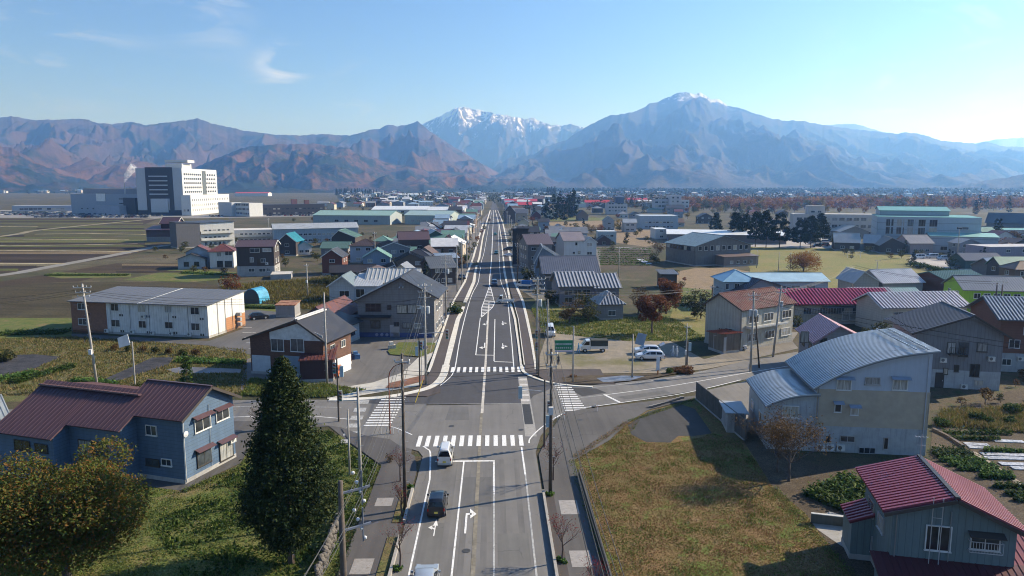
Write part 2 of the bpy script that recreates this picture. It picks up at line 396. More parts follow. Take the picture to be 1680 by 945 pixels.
def mountain(name,prof,Df,Dr,mat,amp,foot=0.,sh=1.15,rows=200,stepx=1.8,wl=(650,1500),seed=0,rough=1.5,back=.5,dcol=None):
    xs=np.arange(prof[0][0],prof[-1][0]+.1,stepx); ys=np.interp(xs,[p[0] for p in prof],[p[1] for p in prof])
    ys=ys+fbm(xs/9+seed,xs*0+seed,4)*rough
    nx=len(xs); r=(xs-840)/F;u=(472.5-ys)/F; f=cp+u*sp; z=-sp+u*cp
    dx=f*ss+r*cs; dy=f*cs-r*ss; hf=f      # forward component
    D=Dr*(1+.12*fbm(xs/160+seed*3,xs*0+5,3)); t=D/hf; zr=np.maximum(H+z*t,6)
    ax=dx/hf; ay=dy/hf
    S=np.concatenate([np.linspace(0,1,rows),1+np.linspace(.03,back,14)])
    G=np.zeros((len(S),nx,3)); 
    for i,s_ in enumerate(S):
        Dd=Df+(D-Df)*s_ if s_<=1 else D+(D-Df)*(s_-1)
        X=ax*Dd;Y=ay*Dd
        wx=fbm(X/1400+seed,Y/1400,3)*.5; lat=(X*np.cos(.0)+0)/wl[0]; lon=Y/wl[1]
        rg=ridged(lat+wx+seed,lon+wx*1.3-seed,6,.46); big=ridged(X/(wl[0]*3.2)+seed+wx,Y/(wl[1]*2.2),3)
        if s_<=1:
            env=min(1,s_*2.6)*(1-s_**5)**1; base=zr*s_**sh
            zz=base+env*amp*((rg-1.0)*.75+(big-1.0)*.75)*(zr/zr.max())**.6
            zz=zz+env*amp*.05*fbm(X/60+seed,Y/60,3)
            zz=np.minimum(zz, H+(zr-H)*(Dd/D)*(.985-.02*np.sin(X/300))) if s_<.995 else zz
        else:
            q=(s_-1)/back; zz=zr*(1-q**1.3*.95)+amp*.5*(rg-1)*min(1,q*3)
        zz=np.maximum(zz,foot+ -3+0*zz) if s_>0 else 0*zz-4
        G[i,:,0]=X;G[i,:,1]=Y;G[i,:,2]=zz
    n=len(S); idx=np.arange(n*nx).reshape(n,nx)
    Fq=np.stack([idx[:-1,:-1],idx[:-1,1:],idx[1:,1:],idx[1:,:-1]],-1).reshape(-1,4)
    o=npmesh(name,G.reshape(-1,3),Fq,mat,smooth=True); o['kind']='structure'; return o
def mtn_mat(kind):
    b=NB('mountain_'+kind); geo=b.new('ShaderNodeNewGeometry'); ch=b.new('ShaderNodeSeparateXYZ'); b.l.new(b.co,ch.inputs[0]); nz_=b.new('ShaderNodeSeparateXYZ'); b.l.new(geo.outputs['Normal'],nz_.inputs[0])
    n=b.noise(.0011,8,.65); n2=b.noise(.006,9,.75); n3=b.noise(.04,6,.85); n4=b.noise(.0022,8,.7,.8)
    z=b.math('ADD',ch.outputs[2],b.math('MULTIPLY',b.math('SUBTRACT',n2,.5),240))
    brown=(.062,.044,.032); orange=(.14,.066,.03); dark=(.012,.022,.014); grey=(.06,.046,.04)
    if kind=='left': 
        c=b.mix(b.ramp(n2,.42,.62),brown,(.095,.056,.038)); c=b.mix(b.ramp(z,150,60),c,orange) if 0 else c
        c=b.mix(b.ramp(b.math('ADD',n4,b.math('MULTIPLY',n2,.6)),.8,.9),c,dark); c=b.mix(b.math('MULTIPLY',b.ramp(z,260,90),b.ramp(n3,.4,.6)),c,orange)
        c=b.mix(b.ramp(z,450,650),c,grey)
    elif kind=='foot':
        c=b.mix(b.ramp(n2,.4,.6),brown,orange); c=b.mix(b.ramp(b.math('ADD',n4,b.math('MULTIPLY',n3,.4)),.66,.74),c,dark); c=b.mix(b.ramp(z,60,-10),c,dark)
    elif kind=='right':
        c=b.mix(b.ramp(n2,.42,.62),(.04,.036,.03),(.062,.046,.03)); c=b.mix(b.ramp(b.math('ADD',n4,b.math('MULTIPLY',n2,.5)),.74,.86),c,dark); c=b.mix(b.math('MULTIPLY',b.ramp(z,520,150),b.ramp(n3,.5,.62,0,.7)),c,(.15,.085,.035))
    elif kind=='snow':
        c=b.mix(b.ramp(n2,.4,.6),(.05,.045,.042),(.08,.07,.065)); c=b.mix(b.ramp(z,500,100),c,(.08,.06,.03))
    elif kind=='far': c=(.1,.1,.1)
    if kind in('snow','right'):
        lo,hi=(560,1050) if kind=='snow' else (850,960)
        s_=b.math('ADD',b.ramp(z,lo,hi,-.3,.38),b.math('MULTIPLY',b.math('SUBTRACT',b.noise(.011,7,.8,.3,None,(1,.5,.3)),.5),3.2)); s_=b.math('ADD',s_,b.math('MULTIPLY',b.math('SUBTRACT',n2,.5),1.2)); s_=b.math('MULTIPLY',b.ramp(s_,.2,.42),b.ramp(z,lo-160,lo+60))
        c=b.mix(b.math('MULTIPLY',s_,1.0 if kind=='snow' else .6),c,(.78,.8,.84))
    nm=b.bump(b.math('ADD',n2,b.math('MULTIPLY',n3,.5)),1,16)
    return b.done(c,.95,nm,0,.1)
profL=[(-420,215),(-200,190),(-60,198),(0,193),(20,191),(60,197),(100,196),(140,195),(160,202),(180,204),(215,200),(240,205),(280,200),(310,197),(325,194),(345,202),(400,214),(450,221),(492,222),(525,220),(575,222),(612,212),(622,212),(637,204),(652,207),(670,204),(685,199),(705,215),(740,238),(780,262),(830,290),(880,306)]
profS=[(640,240),(690,205),(720,191),(735,184),(745,178),(760,175),(775,179),(790,181),(810,186),(850,193),(862,196),(875,192),(885,199),(905,205),(920,206),(935,203),(955,209),(1000,235),(1060,250)]
profR=[(760,312),(798,284),(833,260),(875,254),(896,240),(929,230),(959,209),(1000,189.5),(1036,185),(1060,175),(1066,169),(1078,167),(1101,158),(1110,153),(1125,151),(1138,155),(1150,152),(1160,158),(1167,163),(1179,163),(1194,173),(1220,179),(1244,188),(1259,193),(1285,197),(1320,199),(1340,203),(1380,209),(1410,213),(1442,216),(1475,219),(1485,217),(1510,220),(1525,225),(1542,231),(1572,233),(1602,236),(1612,232),(1625,234),(1642,240),(1680,241),(1800,250),(2100,262)]
mountain('mountain_range',profL,3300,6800,mtn_mat('left'),210,seed=2.3,wl=(380,1000))
mountain('snowy_mountain',profS,7500,10500,mtn_mat('snow'),260,seed=7.1,wl=(380,900),stepx=1.4,rough=2.2)
mountain('wooded_mountain',profR,3400,7600,mtn_mat('right'),190,seed=4.4,wl=(430,1300),rough=1.6)
mountain('hill',[(-420,262),(-200,245),(-60,238),(0,240),(20,243),(60,266),(100,285),(160,300),(230,309)],2900,3900,mtn_mat('foot'),60,seed=9.3,wl=(260,500),rows=60,rough=2)
mountain('hill',[(150,309),(240,296),(300,283),(350,262),(400,242),(450,237),(520,236),(570,243),(600,255),(650,270),(700,280),(780,284),(800,292),(880,297),(905,304),(935,310)],2900,4300,mtn_mat('foot'),90,seed=12.3,wl=(260,500),rows=80,rough=2)
mountain('far_mountain',[(1320,212),(1355,205),(1395,203),(1412,205),(1440,214),(1500,226)],8800,10500,mtn_mat('far'),100,seed=15.3,rows=40)
mountain('far_mountain',[(1560,245),(1620,231),(1640,228),(1680,226),(1800,220),(2000,235)],9500,11500,mtn_mat('far'),100,seed=18.3,rows=40)
mountain('hill',[(1440,316),(1500,311),(1560,305),(1600,299),(1640,293),(1680,286),(1800,278),(2000,290)],2600,3600,mtn_mat('right'),60,seed=21.3,wl=(260,500),rows=50,rough=2)
# ================= ground =================
mb=MB(); g=15000
mb.quad((-g,-3000,0),(g,-3000,0),(g,14000,0),(-g,14000,0)); gr=mb.build('ground',groundm('base')); gr['kind']='structure'
ASP_OLD=asphalt((.142,.137,.13),.24); ASP_NEW=asphalt((.05,.05,.056),.18,False); ASP_SIDE=asphalt((.082,.077,.073),.3,True,30.); ASP_WALK=asphalt((.062,.05,.047),.25,False,12.)
PAINT=linem(); PAINT_OLD=linem((.5,.5,.48),.8); KERB=concrete((.34,.32,.29)); GUT=concrete((.60,.58,.52),1.2,.7,.3)
# -- fields on the left
f1=((.10,.105,.035),(.085,.07,.035)); f2=((.055,.038,.028),(.075,.055,.038)); f3=((.085,.10,.03),(.12,.10,.045)); f4=((.06,.042,.026),(.085,.062,.036))
def fld(pts,c,rot=.1,per=1.2,lvl=.03,amt=.6,name='field'): return sheet(name,pts,fieldm(c[0],c[1],rot,per,amt),lvl)
fld([(-500,430),(-500,395),(-100,372),(50,368),(235,371),(235,381),(60,379)],f1,.0,1.5)
fld([(-500,393),(-500,362),(0,359),(260,359),(235,369),(60,367),(-100,371)],f2,.0,1.4)
fld([(-500,440),(-250,418),(60,393),(240,387),(262,398),(180,410),(-500,411)],f3,0,1.5)
fld([(60,392),(-60,402),(-250,417),(-500,440),(-500,432),(60,381),(240,383),(240,386)],f1,0,1.5,.035)
fld([(-500,412),(180,411),(262,399),(285,401),(225,415),(-500,414)],f4,0,1.2,.04)
fld([(-500,416),(225,416),(180,424),(0,449),(-60,455),(-500,455)],f2,.05,1.1,.03)
fld([(-500,434),(-500,431),(105,433),(80,437)],((.16,.14,.08),(.2,.17,.1)),0,2,.045)
fld([(-500,475),(-300,470),(0,462),(40,456),(190,432),(300,432),(300,447),(190,447),(130,462),(30,466),(0,472)],f4,.05,1.0,.03)
fld([(-500,560),(-500,472),(0,472),(30,466),(130,463),(200,463),(195,471),(118,486),(118,524),(0,530)],((.062,.048,.027),(.08,.068,.034)),.12,1.3,.035)
fld([(195,471),(200,463),(320,464),(372,470),(372,478),(300,478)],((.09,.065,.04),(.07,.062,.034)),.1,1.2,.04)
sheet('grass_field',[(70,452),(90,447),(215,449),(215,455),(100,457)],groundm('green'),.05)
sheet('grass_field',[(-500,545),(-500,524),(118,522),(118,552),(60,556),(0,560)],groundm('green'),.055)
sheet('grass_field',[(360,470),(540,456),(590,470),(600,500),(540,515),(460,500),(395,495)],groundm('weed'),.03)
sheet('grass_field',[(393,497),(455,500),(455,512),(393,518)],groundm('green'),.045)
sheet('grass_field',[(295,440),(388,447),(388,456),(320,463),(200,460)],groundm('green'),.05)
strip('farm_track',smooth_pts([(-400,505),(0,452),(60,442),(180,420),(215,413),(262,404),(292,401),(330,398)]),5.0,asphalt((.2,.19,.17),.2,False),.07)
strip('field_bank',smooth_pts([(-300,404),(40,403),(225,400.5)]),2.2,paint((.33,.27,.17),.95,.4,.3),.14,thick=.1)
strip('farm_track',smooth_pts([(-400,430),(0,388),(60,378),(160,368),(235,361),(262,358)]),5.0,paint((.22,.19,.12),.9,.3,.2),.07)
for y,x0,x1 in ((384,58,238),(393,-200,210),(412,-200,225),(432.5,-200,105),(371.5,-200,60)):
    strip('field_bank',[(x0,y+.4),((x0+x1)/2,y-.6),(x1,y+.8)],2.4,paint((.36,.30,.18),.95,.4,.3),.12,thick=.1)
for i,(y0,y1,x0,x1,c) in enumerate(((361.5,363,-300,232,0),(363,364.6,-300,225,1),(365.5,367,-300,235,2),(371.5,374,90,236,0),(374,376.5,60,237,1),(377,379,70,238,2),(386,388.5,-300,40,1),(389,391,-100,150,0),(394.5,398,-300,236,2),(398,401.5,-300,238,1),(402,405,-300,236,0),(405.5,409,-300,225,1),(413,417,-300,215,3),(417,421,-300,190,1),(426,430,-300,110,1),(436,440,-300,60,1),(441,444.5,-300,30,0),(445,447.5,190,300,1),(433,436,200,300,3),(437,441,200,300,1))):
    cc=[((.12,.135,.035),(.10,.10,.035)),((.035,.024,.018),(.05,.036,.025)),((.18,.175,.06),(.14,.145,.045)),((.25,.19,.11),(.17,.13,.075))][c]
    sheet('field',[(x0,y0),(x1,y0),(x1,y1),(x0,y1)],fieldm(cc[0],cc[1],.02,.9,.6),.052+.0006*i)
# gardens between the apartment block and the side road
sheet('yard',[(-500,645),(-500,560),(0,560),(60,556),(118,552),(340,566),(410,572),(410,640),(390,651),(0,660)],groundm('weed'),.03)
sheet('mulch_film',[(-60,622),(-60,592),(10,583),(60,582),(100,586),(60,604),(0,618)],groundm('film'),.06)
sheet('mulch_film',[(165,625),(215,603),(250,587),(285,587),(275,600),(232,613),(190,627)],groundm('film'),.06)
sheet('mulch_film',[(272,607),(300,602),(395,606),(395,612),(290,613)],paint((.13,.13,.14),.5,.4,1),.06)
sheet('car_park',[(117,548),(343,560),(398,540),(392,512),(410,508),(455,512),(500,520),(560,540),(560,575),(410,582),(340,567),(118,555)],asphalt((.085,.083,.083),.3,True,5.),.065)
for x0,y0,x1,y1 in ((398,546,420,546),(401,554,425,554),(404,563,430,563),(395,538,413,538),(408,572,436,572)): strip('parking_line',[(x0,y0),(x1,y1)],.15,PAINT,.072)
# road side grounds
sheet('grass_field',[(-600,1100),(-600,830),(0,760),(300,805),(395,765),(405,740),(420,700),(560,715),(575,730),(622,765),(600,828),(560,900),(545,960),(540,1100)],groundm('green'),.04)
sheet('side_pavement',[(-500,720),(0,700),(390,690),(560,690),(600,712),(680,715),(672,760),(640,860),(600,1100),(520,1100),(555,945),(600,832),(626,765),(575,728),(540,700),(430,705),(395,760),(300,806),(250,800),(0,760),(-500,780)],ASP_SIDE,.05)
# side road, left
lr=[(-600,690),(0,672),(390,656),(480,655),(570,656),(608,655)]
sheet('road',[(-600,745),(0,712),(380,692),(480,690),(560,702),(600,716),(690,742),(700,660),(690,644),(642,651),(608,655),(570,657),(480,656),(390,657),(0,673),(-600,692)],ASP_OLD,.056)
strip('road_line',[(-400,690),(0,684),(390,668),(480,668),(560,669)],.15,PAINT_OLD,.066)
strip('road_line',[(-400,714),(0,700),(300,688),(470,682),(520,684),(590,690)],.15,PAINT,.066)
# main road: south of the seam
sheet('road',[W(-7.5,-60),W(4.35,-60),W(4.35,73),W(5.2,78),W(7.4,84),P(965,670),P(1150,640),P(1250,617),P(1420,590),P(1700,560),P(2100,528),P(2100,500),P(1700,530),P(1420,560),P(1281,582),P(1230,591),P(1158,608),P(1095,619),P(1031,627),P(968,633),P(905,632),P(870,640),P(866,663),P(570,668),P(575,690),P(690,700),W(-9.0,76),W(-7.5,72)],ASP_OLD,.060)
sheet('road',[(866,663),(640,665),(600,662),(608,656),(642,652),(684,644),(711,634),(726,619),(736.5,600),(754.5,524.6),(765,496),(780,463),(781,447),(788,423),(799,366),(805.5,345),(808.2,330),(812,330),(818,345),(822,366),(826,423),(828,447),(831,463),(834,496),(846,524.6),(855,600),(860,612),(880,622),(908,630),(900,640),(875,650)],ASP_NEW,.064)
def band(name,rows,mat,lvl,thick=0,parent=None,kind='structure'):
    mb=MB(); q=[(P(a,y),P(b,y)) for a,b,y in rows]
    for (a,b),(c,d) in zip(q,q[1:]):
        pl=[(a.x,a.y,lvl-thick),(b.x,b.y,lvl-thick),(d.x,d.y,lvl-thick),(c.x,c.y,lvl-thick)]
        if thick: mb.prism(pl,(0,0,thick))
        else: mb.quad(*pl)
    o=mb.build(name,mat,parent)
    if kind and not parent: o['kind']=kind
    return o
# pavements north
band('pavement',[(640,700,652),(672,722,645),(692,722,632),(702,727,618),(710,728,600),(722,739,560),(734.7,749,524.6),(736,757,515)],ASP_WALK,.16,.14)
band('pavement',[(738,755,513),(742,758,504)],ASP_WALK,.16,.14)
band('pavement',[(745,765,495),(764,774.5,463),(768.5,778,447),(773,781,435)],ASP_WALK,.16,.14)
band('pavement',[(775,783,430),(778,785,423),(787,791,390),(794,797,366),(803,804,345)],ASP_WALK,.16,.14)
band('pavement',[(861,885,617),(861,879,600),(856,872,560),(851,863,524.6),(843,856,496),(833,842,463),(830,839,447),(827,835,423),(824,829,390),(820.5,824,366),(813,816,345)],ASP_WALK,.16,.14)
band('pavement',[(908,1010,631),(893,1000,624),(880,990,616),(877,985,607)],ASP_WALK,.15,.13)
# concrete gutters and kerbs

strip('gutter',smooth_pts([(540,657),(570,656.5),(608,655),(642,651.5),(684,643.5),(711,634),(726,619),(732,600)]),1.1,GUT,.17,thick=.15)
band('gutter',[(728,736.5,600),(738,746.5,560),(748,754.5,524.6),(756,761,510)],GUT,.17,.15)
band('gutter',[(755,759,513),(758,763,504)],GUT,.17,.15)
band('gutter',[(760,765.5,497),(775,780,463),(778,781.5,447),(780.5,783.5,436)],GUT,.17,.15)
band('gutter',[(782.5,785,431),(785,788,423),(791,793,390),(797,799,366),(803.6,805,345)],GUT,.17,.15)
strip('gutter',smooth_pts([(855,600),(860,612),(880,622),(908,630),(940,634),(972,636)]),.5,GUT,.17,thick=.15)
band('gutter',[(853,856.5,600),(849,852,565),(843,846.5,524.6),(836,839.5,500),(829.5,832.5,463),(826,829.5,447),(824.4,826.7,423),(821.5,823,390),(817.7,819,366),(812,813,345)],GUT,.17,.15)
band('gutter',[(859.5,861,600),(855,856.5,565),(850,851,524.6),(842,843,496)],GUT,.17,.15)
band('pavement_edge',[(877,881,607),(876.5,880,600),(870,874,560),(862.5,867,524.6),(856,860,496),(842,846,463),(839,842,447),(835,838,423),(829,831,390),(824,826,366),(816,817,345)],GUT,.2,.18)
band('pavement_edge',[(701,705,612),(705,710,600),(719,723,560),(731.5,734.7,524.6),(742,745,496),(761,764.5,463),(766,769,447),(775,778,423),(784,787,390),(792,794,366)],GUT,.2,.18)
# pavements south
sheet('pavement',[W(4.6,-60),W(7.8,-60),P(940,757),P(999,724.5),P(1030,695),P(1063,674),P(1114,661),P(1142,655),P(1142,650),P(955,673),P(926,677),W(6.6,80),W(5.6,76),W(4.6,72)],ASP_SIDE,.11)
sheet('pavement',[W(-12.0,-60),W(-7.7,-60),W(-7.7,68),W(-8.3,72),P(640,722),P(600,716),P(560,704),P(575,728),P(626,765),P(600,832)],asphalt((.075,.07,.068),.3,False,9.),.11)
for X in (4.45,-7.6):
    for (a,b) in ((-40,28),(28.2,46),(46.2,62.8)) if X>0 else ((-40,44),(47,54.5),(57,63.5)):
        mb=MB(); mb.box(X-.11,a,0,X+.11,b,.36); mb.build('kerb',KERB)['kind']='structure'
for (a,b) in ((-40,44),(47,54.5),(57,63.5)):
    sheet('planting_strip',[W(-8.6,a),W(-7.7,a),W(-7.7,b),W(-8.6,b)],groundm('weed'),.16)
sheet('planting_strip',[W(4.56,-40),W(5.35,-40),W(5.35,62.6),W(4.56,62.6)],asphalt((.06,.05,.045),.3,False,3.),.13)
for Y0,Y1 in ((58.2,61.0),(49.6,52.0),(41,43.5)):
    sheet('concrete_slab',[W(5.7,Y0),W(7.3,Y0),W(7.3,Y1),W(5.7,Y1)],concrete((.30,.285,.27),3),.122)
for Y0,Y1 in ((60.2,61.9),(49.0,51.2)):
    sheet('concrete_slab',[W(-10.6,Y0),W(-9.1,Y0),W(-9.1,Y1),W(-10.6,Y1)],concrete((.28,.265,.25),3),.122)
# low dark retaining wall and channel along the pavement
mb=MB(); mb.box(8.15,-40,-.2,8.3,66.6,.7); tag(mb.build('retaining_wall',concrete((.07,.068,.065))),'low dark concrete wall along the right pavement beside the brown lot','wall')
# -- markings
def line(name,pts,wd=.15,mat=None,lvl=.072): return strip(name,pts,wd,mat or PAINT,lvl)
strip('centre_strip',[W(-1.62,-30),W(-1.62,86.2)],.34,paint((.20,.18,.14),.9,.3,2),.074)
strip('centre_strip',[W(-1.55,86.3),W(-1.40,112),W(-1.32,150),W(-1.25,172)],.34,paint((.50,.47,.42),.9,.25,2),.076)
for X0,Y0,X1,Y1 in ((-6.25,-30,-6.25,66),(-3.15,-30,-3.15,70.6)): strip('lane_line',[W(X0,Y0),W(X1,Y1)],.15,PAINT,.072)
strip('lane_line',[W(-.08,-30),W(-.08,70.6)],.15,PAINT_OLD,.072); strip('lane_line',[W(-.08,62.5),W(-.08,70.4)],.17,PAINT,.0745)
strip('lane_line',[W(3.0,-30),W(3.0,70)],.15,PAINT_OLD,.072); strip('lane_line',[W(2.98,67),W(2.9,74.5)],.17,PAINT,.0745)
strip('lane_line',smooth_pts([W(-6.25,66),P(706,745),P(700,737),P(694,733)]),.17,PAINT,.0745)
strip('stop_line',[W(-6.1,70.6),W(0,70.6)],.32,PAINT,.076)
# north markings
line('lane_line',smooth_pts([(673,649),(699.5,644),(722,633),(738,620),(744,611),(747.4,600),(754,560),(762,524.6),(770,496),(776,480),(784.6,463),(787,447),(788.5,441),(787,437),(783,436)]),.16)
line('lane_line',smooth_pts([(844,607),(842.7,600),(839.5,560),(836,524.6),(833,496),(828,478),(822,463),(820.3,447),(819,423),(818,390),(816.8,366),(812.5,345)]),.16)
line('lane_line',smooth_pts([(789.5,431),(791,425),(794,415),(798.5,390),(802.8,366),(807.5,345)]),.16)
line('lane_line',[(803,471),(803.4,455),(804.5,447),(806.6,423),(808,390),(809,366),(810,345)],.3)
line('lane_line',[(780.5,583),(788,522)],.16); line('lane_line',[(810.5,593),(812,524)],.16)
strip('stop_line',[(780.5,583),(810.5,583.5)],.3,PAINT,.078); strip('stop_line',[(810.5,594),(842,595)],.3,PAINT,.078)
line('lane_line',smooth_pts([(926,678),(905,690),(885,705),(870,720),(868,728)]),.16)
line('lane_line',smooth_pts([(955,670),(1017,661.6),(1105,649),(1158,638),(1215,624)]),.16)
line('lane_line',smooth_pts([(993,648.5),(1100,634),(1221,613),(1300,600)]),.15); line('lane_line',smooth_pts([(940,655),(990,649)]),.12,PAINT_OLD)
strip('stop_line',[(991,648),(1017,661)],.35,PAINT,.076)
line('lane_line',smooth_pts([(968,637),(1032,630),(1100,621),(1160,609)]),.12,PAINT_OLD)
line('lane_line',[(640,700),(655,705),(676,714)],.16)
line('road_seam',[(680,664),(866,663)],.12,paint((.4,.4,.38),.9,.3,3),.078)
for x,y,r_ in ((905,697,.33),(952,690,.3),(975,668,.3),(855,706,.3),(741,700,.33),(822,640,.3),(765,905,.33)):
    a=P(x,y); mb=MB(); mb.tube([(0,0,0),(0,0,.004)],r_,14); o=mb.build('manhole_cover',paint((.05,.05,.05),.6,.3,5),None,(a.x,a.y,.118 if x>900 else .0795)); o['kind']='structure'
for k,(pts,c) in enumerate((([W(-3.0,60),W(-.3,60),W(-.3,66.5),W(-3.0,66.5)],(.10,.098,.095)),([W(.2,50),W(2.7,50),W(2.7,55),W(.2,55)],(.13,.127,.12)),([P(930,636),P(978,638),P(995,645),P(955,651)],(.035,.035,.037)),([P(730,690),P(770,690),P(768,668),P(738,668)],(.108,.106,.104)),([W(-6.0,40),W(-4.2,40),W(-4.2,57),W(-6.0,57)],(.12,.117,.11)),([P(1010,652),P(1090,641),P(1100,645),P(1030,656)],(.10,.097,.092)))):
    sheet('asphalt_patch',pts,asphalt(c,.25,True,200.+k*9),.0625 if k!=0 else .0622)
for X in (-5.6,-4.0,-2.6,-.9,.7,2.2): strip('tyre_track',[W(X,-20),W(X+.02,40),W(X,71)],.5,asphalt((.125,.121,.116),.3,False,7.),.0612+.0001*abs(X))
# crosswalk bars, one by one
def bars(lst,name='crosswalk_bar'):
    me={}
    for (x0,y0,x1,y1) in lst:
        k=(round(x1-x0,2),round(y1-y0,2))
        if k not in me:
            mb=MB(); mb.box(0,0,-.012,k[0],k[1],0); me[k]=mb.mesh(name,PAINT)
        o=linkm(name,me[k],CROSS,(x0,y0,.082))
CROSS=empty('crosswalk',P(770,724)); CROSS['kind']='structure'; CROSS.location=(0,0,0)
y0=P(770,733).y; y1=P(770,715.5).y; bars([(-8.55+.937*i,y0,-8.55+.937*i+.47,y1) for i in range(13)])
y0=P(770,611.5).y; y1=P(770,603).y; bars([(-6.65+.925*i,y0,-6.65+.925*i+.46,y1) for i in range(13)])
for i in range(12):
    t=i/11; y=699-46.5*t; xa=597+31*t; xb=641+25*t; a=P(xa,y);b=P(xb,y)
    bars([(a.x,a.y-.2,b.x,a.y+.22)])
for i in range(12):
    t=i/11; y=674-41*t; xa=926-16*t; xb=963-27*t; a=P(xa,y);b=P(xb,y)
    bars([(a.x,a.y-.2,b.x,a.y+.2)])
for i in range(6):   # worn crossing of the footway, left
    a=P(597-5.2*i,657+13*i); mb=MB(); d=P(597-5.2*(i+.5),657+13*(i+.5))
    mb.quad((a.x-.75,a.y,.0),(a.x+.75,a.y,0),(d.x+.75,d.y,0),(d.x-.75,d.y,0)); mb.build('crosswalk_bar',PAINT_OLD,CROSS,(0,0,.083))
# drain strip right of the crossing
strip('drain_strip',[(857,619),(860,640),(863,662),(869,700),(871,717)],1.3,concrete((.3,.29,.27),4),.071)
strip('drain_grate',[(863,664),(868,697)],1.0,paint((.03,.03,.03),.7,.2,3),.08)
for i in range(5): strip('drain_lid',[(858+i*.9,622+i*8.5),(858.4+i*.9,625+i*8.5)],1.1,concrete((.52,.5,.47),4),.08)
# arrows and hatching
def arrow(x,y,kind,scale=1.,rz=0):
    mb=MB()
    if kind=='straight_left':
        mb.quad((-.08,-2,0),(.08,-2,0),(.08,.3,0),(-.08,.3,0)); mb.quad((-.35,.3,0),(.35,.3,0),(0,1.8,0)); mb.quad((-.08,-.6,0),(-.08,-.3,0),(-.45,.0,0),(-.45,-.3,0)); mb.quad((-.4,-.6,0),(-.4,.4,0),(-.95,-.1,0))
    elif kind=='right':
        mb.quad((-.1,-2.4,0),(.1,-2.4,0),(.1,.6,0),(-.1,.9,0)); mb.quad((-.1,.9,0),(.1,.6,0),(.5,.6,0),(.5,.9,0)); mb.quad((.4,.0,0),(1.0,.75,0),(.3,1.7,0))
    o=mb.build('road_arrow',PAINT,None,(x,y,.079),rz); o.scale=(scale,scale*1.3,1); o['kind']='structure'
a=P(765,852); arrow(a.x,a.y,'right',.85); a=P(714,866); arrow(a.x,a.y,'straight_left',.6)
for x,y,k in ((795,569,'right'),(825,569,'straight_left'),(799,531,'right'),(825,531,'straight_left')): a=P(x,y); arrow(a.x,a.y,k,.95,math.pi)
n=19
for i in range(n):
    t=(i+.5)/n; y=472+ (519-472)*t
    xl=np.interp(y,[470,505,519],[802.5,790.5,789.5]); xr=np.interp(y,[470,498,505,520],[805,811.5,808,791])
    if xr-xl>1.2: strip('hatch_bar',[(xl,y+.35),(xr,y-.5)],.55,PAINT,.078)
for pts in ([(803,470),(790.5,505),(789.5,521)],[(804.5,470),(811.5,498),(808,505),(790,521)]): strip('hatch_border',pts,.18,PAINT,.08)
# -- right side grounds
sheet('grass_field',[(938.6,757),(998,724),(1028.6,695),(1063,674),(1114,662),(1142,657),(1216,718),(1268,800),(1320,842),(1400,950),(1500,1120),(1000,1120),(1003,945),(960,820)],groundm('lot'),.05)
sheet('parking_pad',[(1063,676),(1114,663),(1140,672),(1168,712),(1140,716),(1113,716),(1100,727),(1060,726),(1035,713),(1030,698)],asphalt((.034,.033,.032),.4,True,50.),.075)
sheet('yard',[(1216,720),(1268,800),(1320,842),(1400,950),(1500,1120),(2300,1120),(2300,640),(1660,640),(1530,690),(1525,770),(1350,765)],groundm('soil'),.035)
sheet('yard',[(1143,653),(1158,641),(1215,628),(1300,604),(1340,600),(1310,660),(1216,716)],asphalt((.15,.14,.125),.3,True,60.),.0555)
sheet('concrete_lane',[(1330,862),(1360,840),(1400,850),(1400,895),(1385,900)],concrete((.3,.29,.27)),.05)
sheet('gravel_lot',[(885,612),(885,585),(900,540),(960,553),(1030,560),(1100,560),(1155,590),(1200,577),(1240,590),(1158,606),(1100,612),(1000,613),(930,613)],groundm('gravel'),.045)
sheet('verge',[(922,620),(975,617),(1040,617),(1090,613),(1105,610),(1120,612),(1060,624),(980,631),(925,629)],groundm('soil'),.17)
sheet('mulch_film',[(978,622),(1020,618),(1058,619),(1035,626),(990,629)],paint((.16,.17,.2),.4,.5,2),.18)
sheet('yard',[(1160,590),(1200,577),(1165,575),(1165,545),(1310,545),(1300,560),(1310,572),(1230,590)],asphalt((.15,.135,.115),.3,True,70.),.05)
sheet('grass_field',[(895,545),(870,505),(885,490),(1000,520),(1100,520),(1110,490),(1165,495),(1165,560),(1100,560),(1030,560),(960,553)],groundm('lawn'),.035)
sheet('grass_field',[(1230,440),(1215,420),(1225,405),(1350,405),(1500,418),(1590,445),(1570,480),(1500,500),(1300,470),(1230,452)],groundm('lawn'),.04)
sheet('straw_field',[(1100,470),(1100,448),(1140,440),(1200,440),(1230,446),(1190,462),(1170,476)],groundm('straw'),.04)
sheet('grass_field',[(1060,520),(1090,500),(1110,470),(1185,475),(1180,520)],groundm('green'),.03)
for pts,k in (([(980,375),(1090,372),(1095,395),(1060,405),(985,395)],'straw'),([(975,410),(1060,405),(1075,435),(1060,445),(978,440)],'soil'),([(900,365),(985,362),(1080,365),(1050,372),(905,374)],'straw'),([(1000,357),(900,357),(895,363),(985,362)],'green')):
    sheet('vegetable_field',pts,groundm(k),.03)
strip('side_road',[(826,374.5),(900,374),(985,375),(1080,378)],5,asphalt((.2,.19,.18),.15,False),.05)
strip('side_road',[(978,405.5),(1020,406),(1062,409)],3.5,asphalt((.2,.19,.18),.15,False),.05)
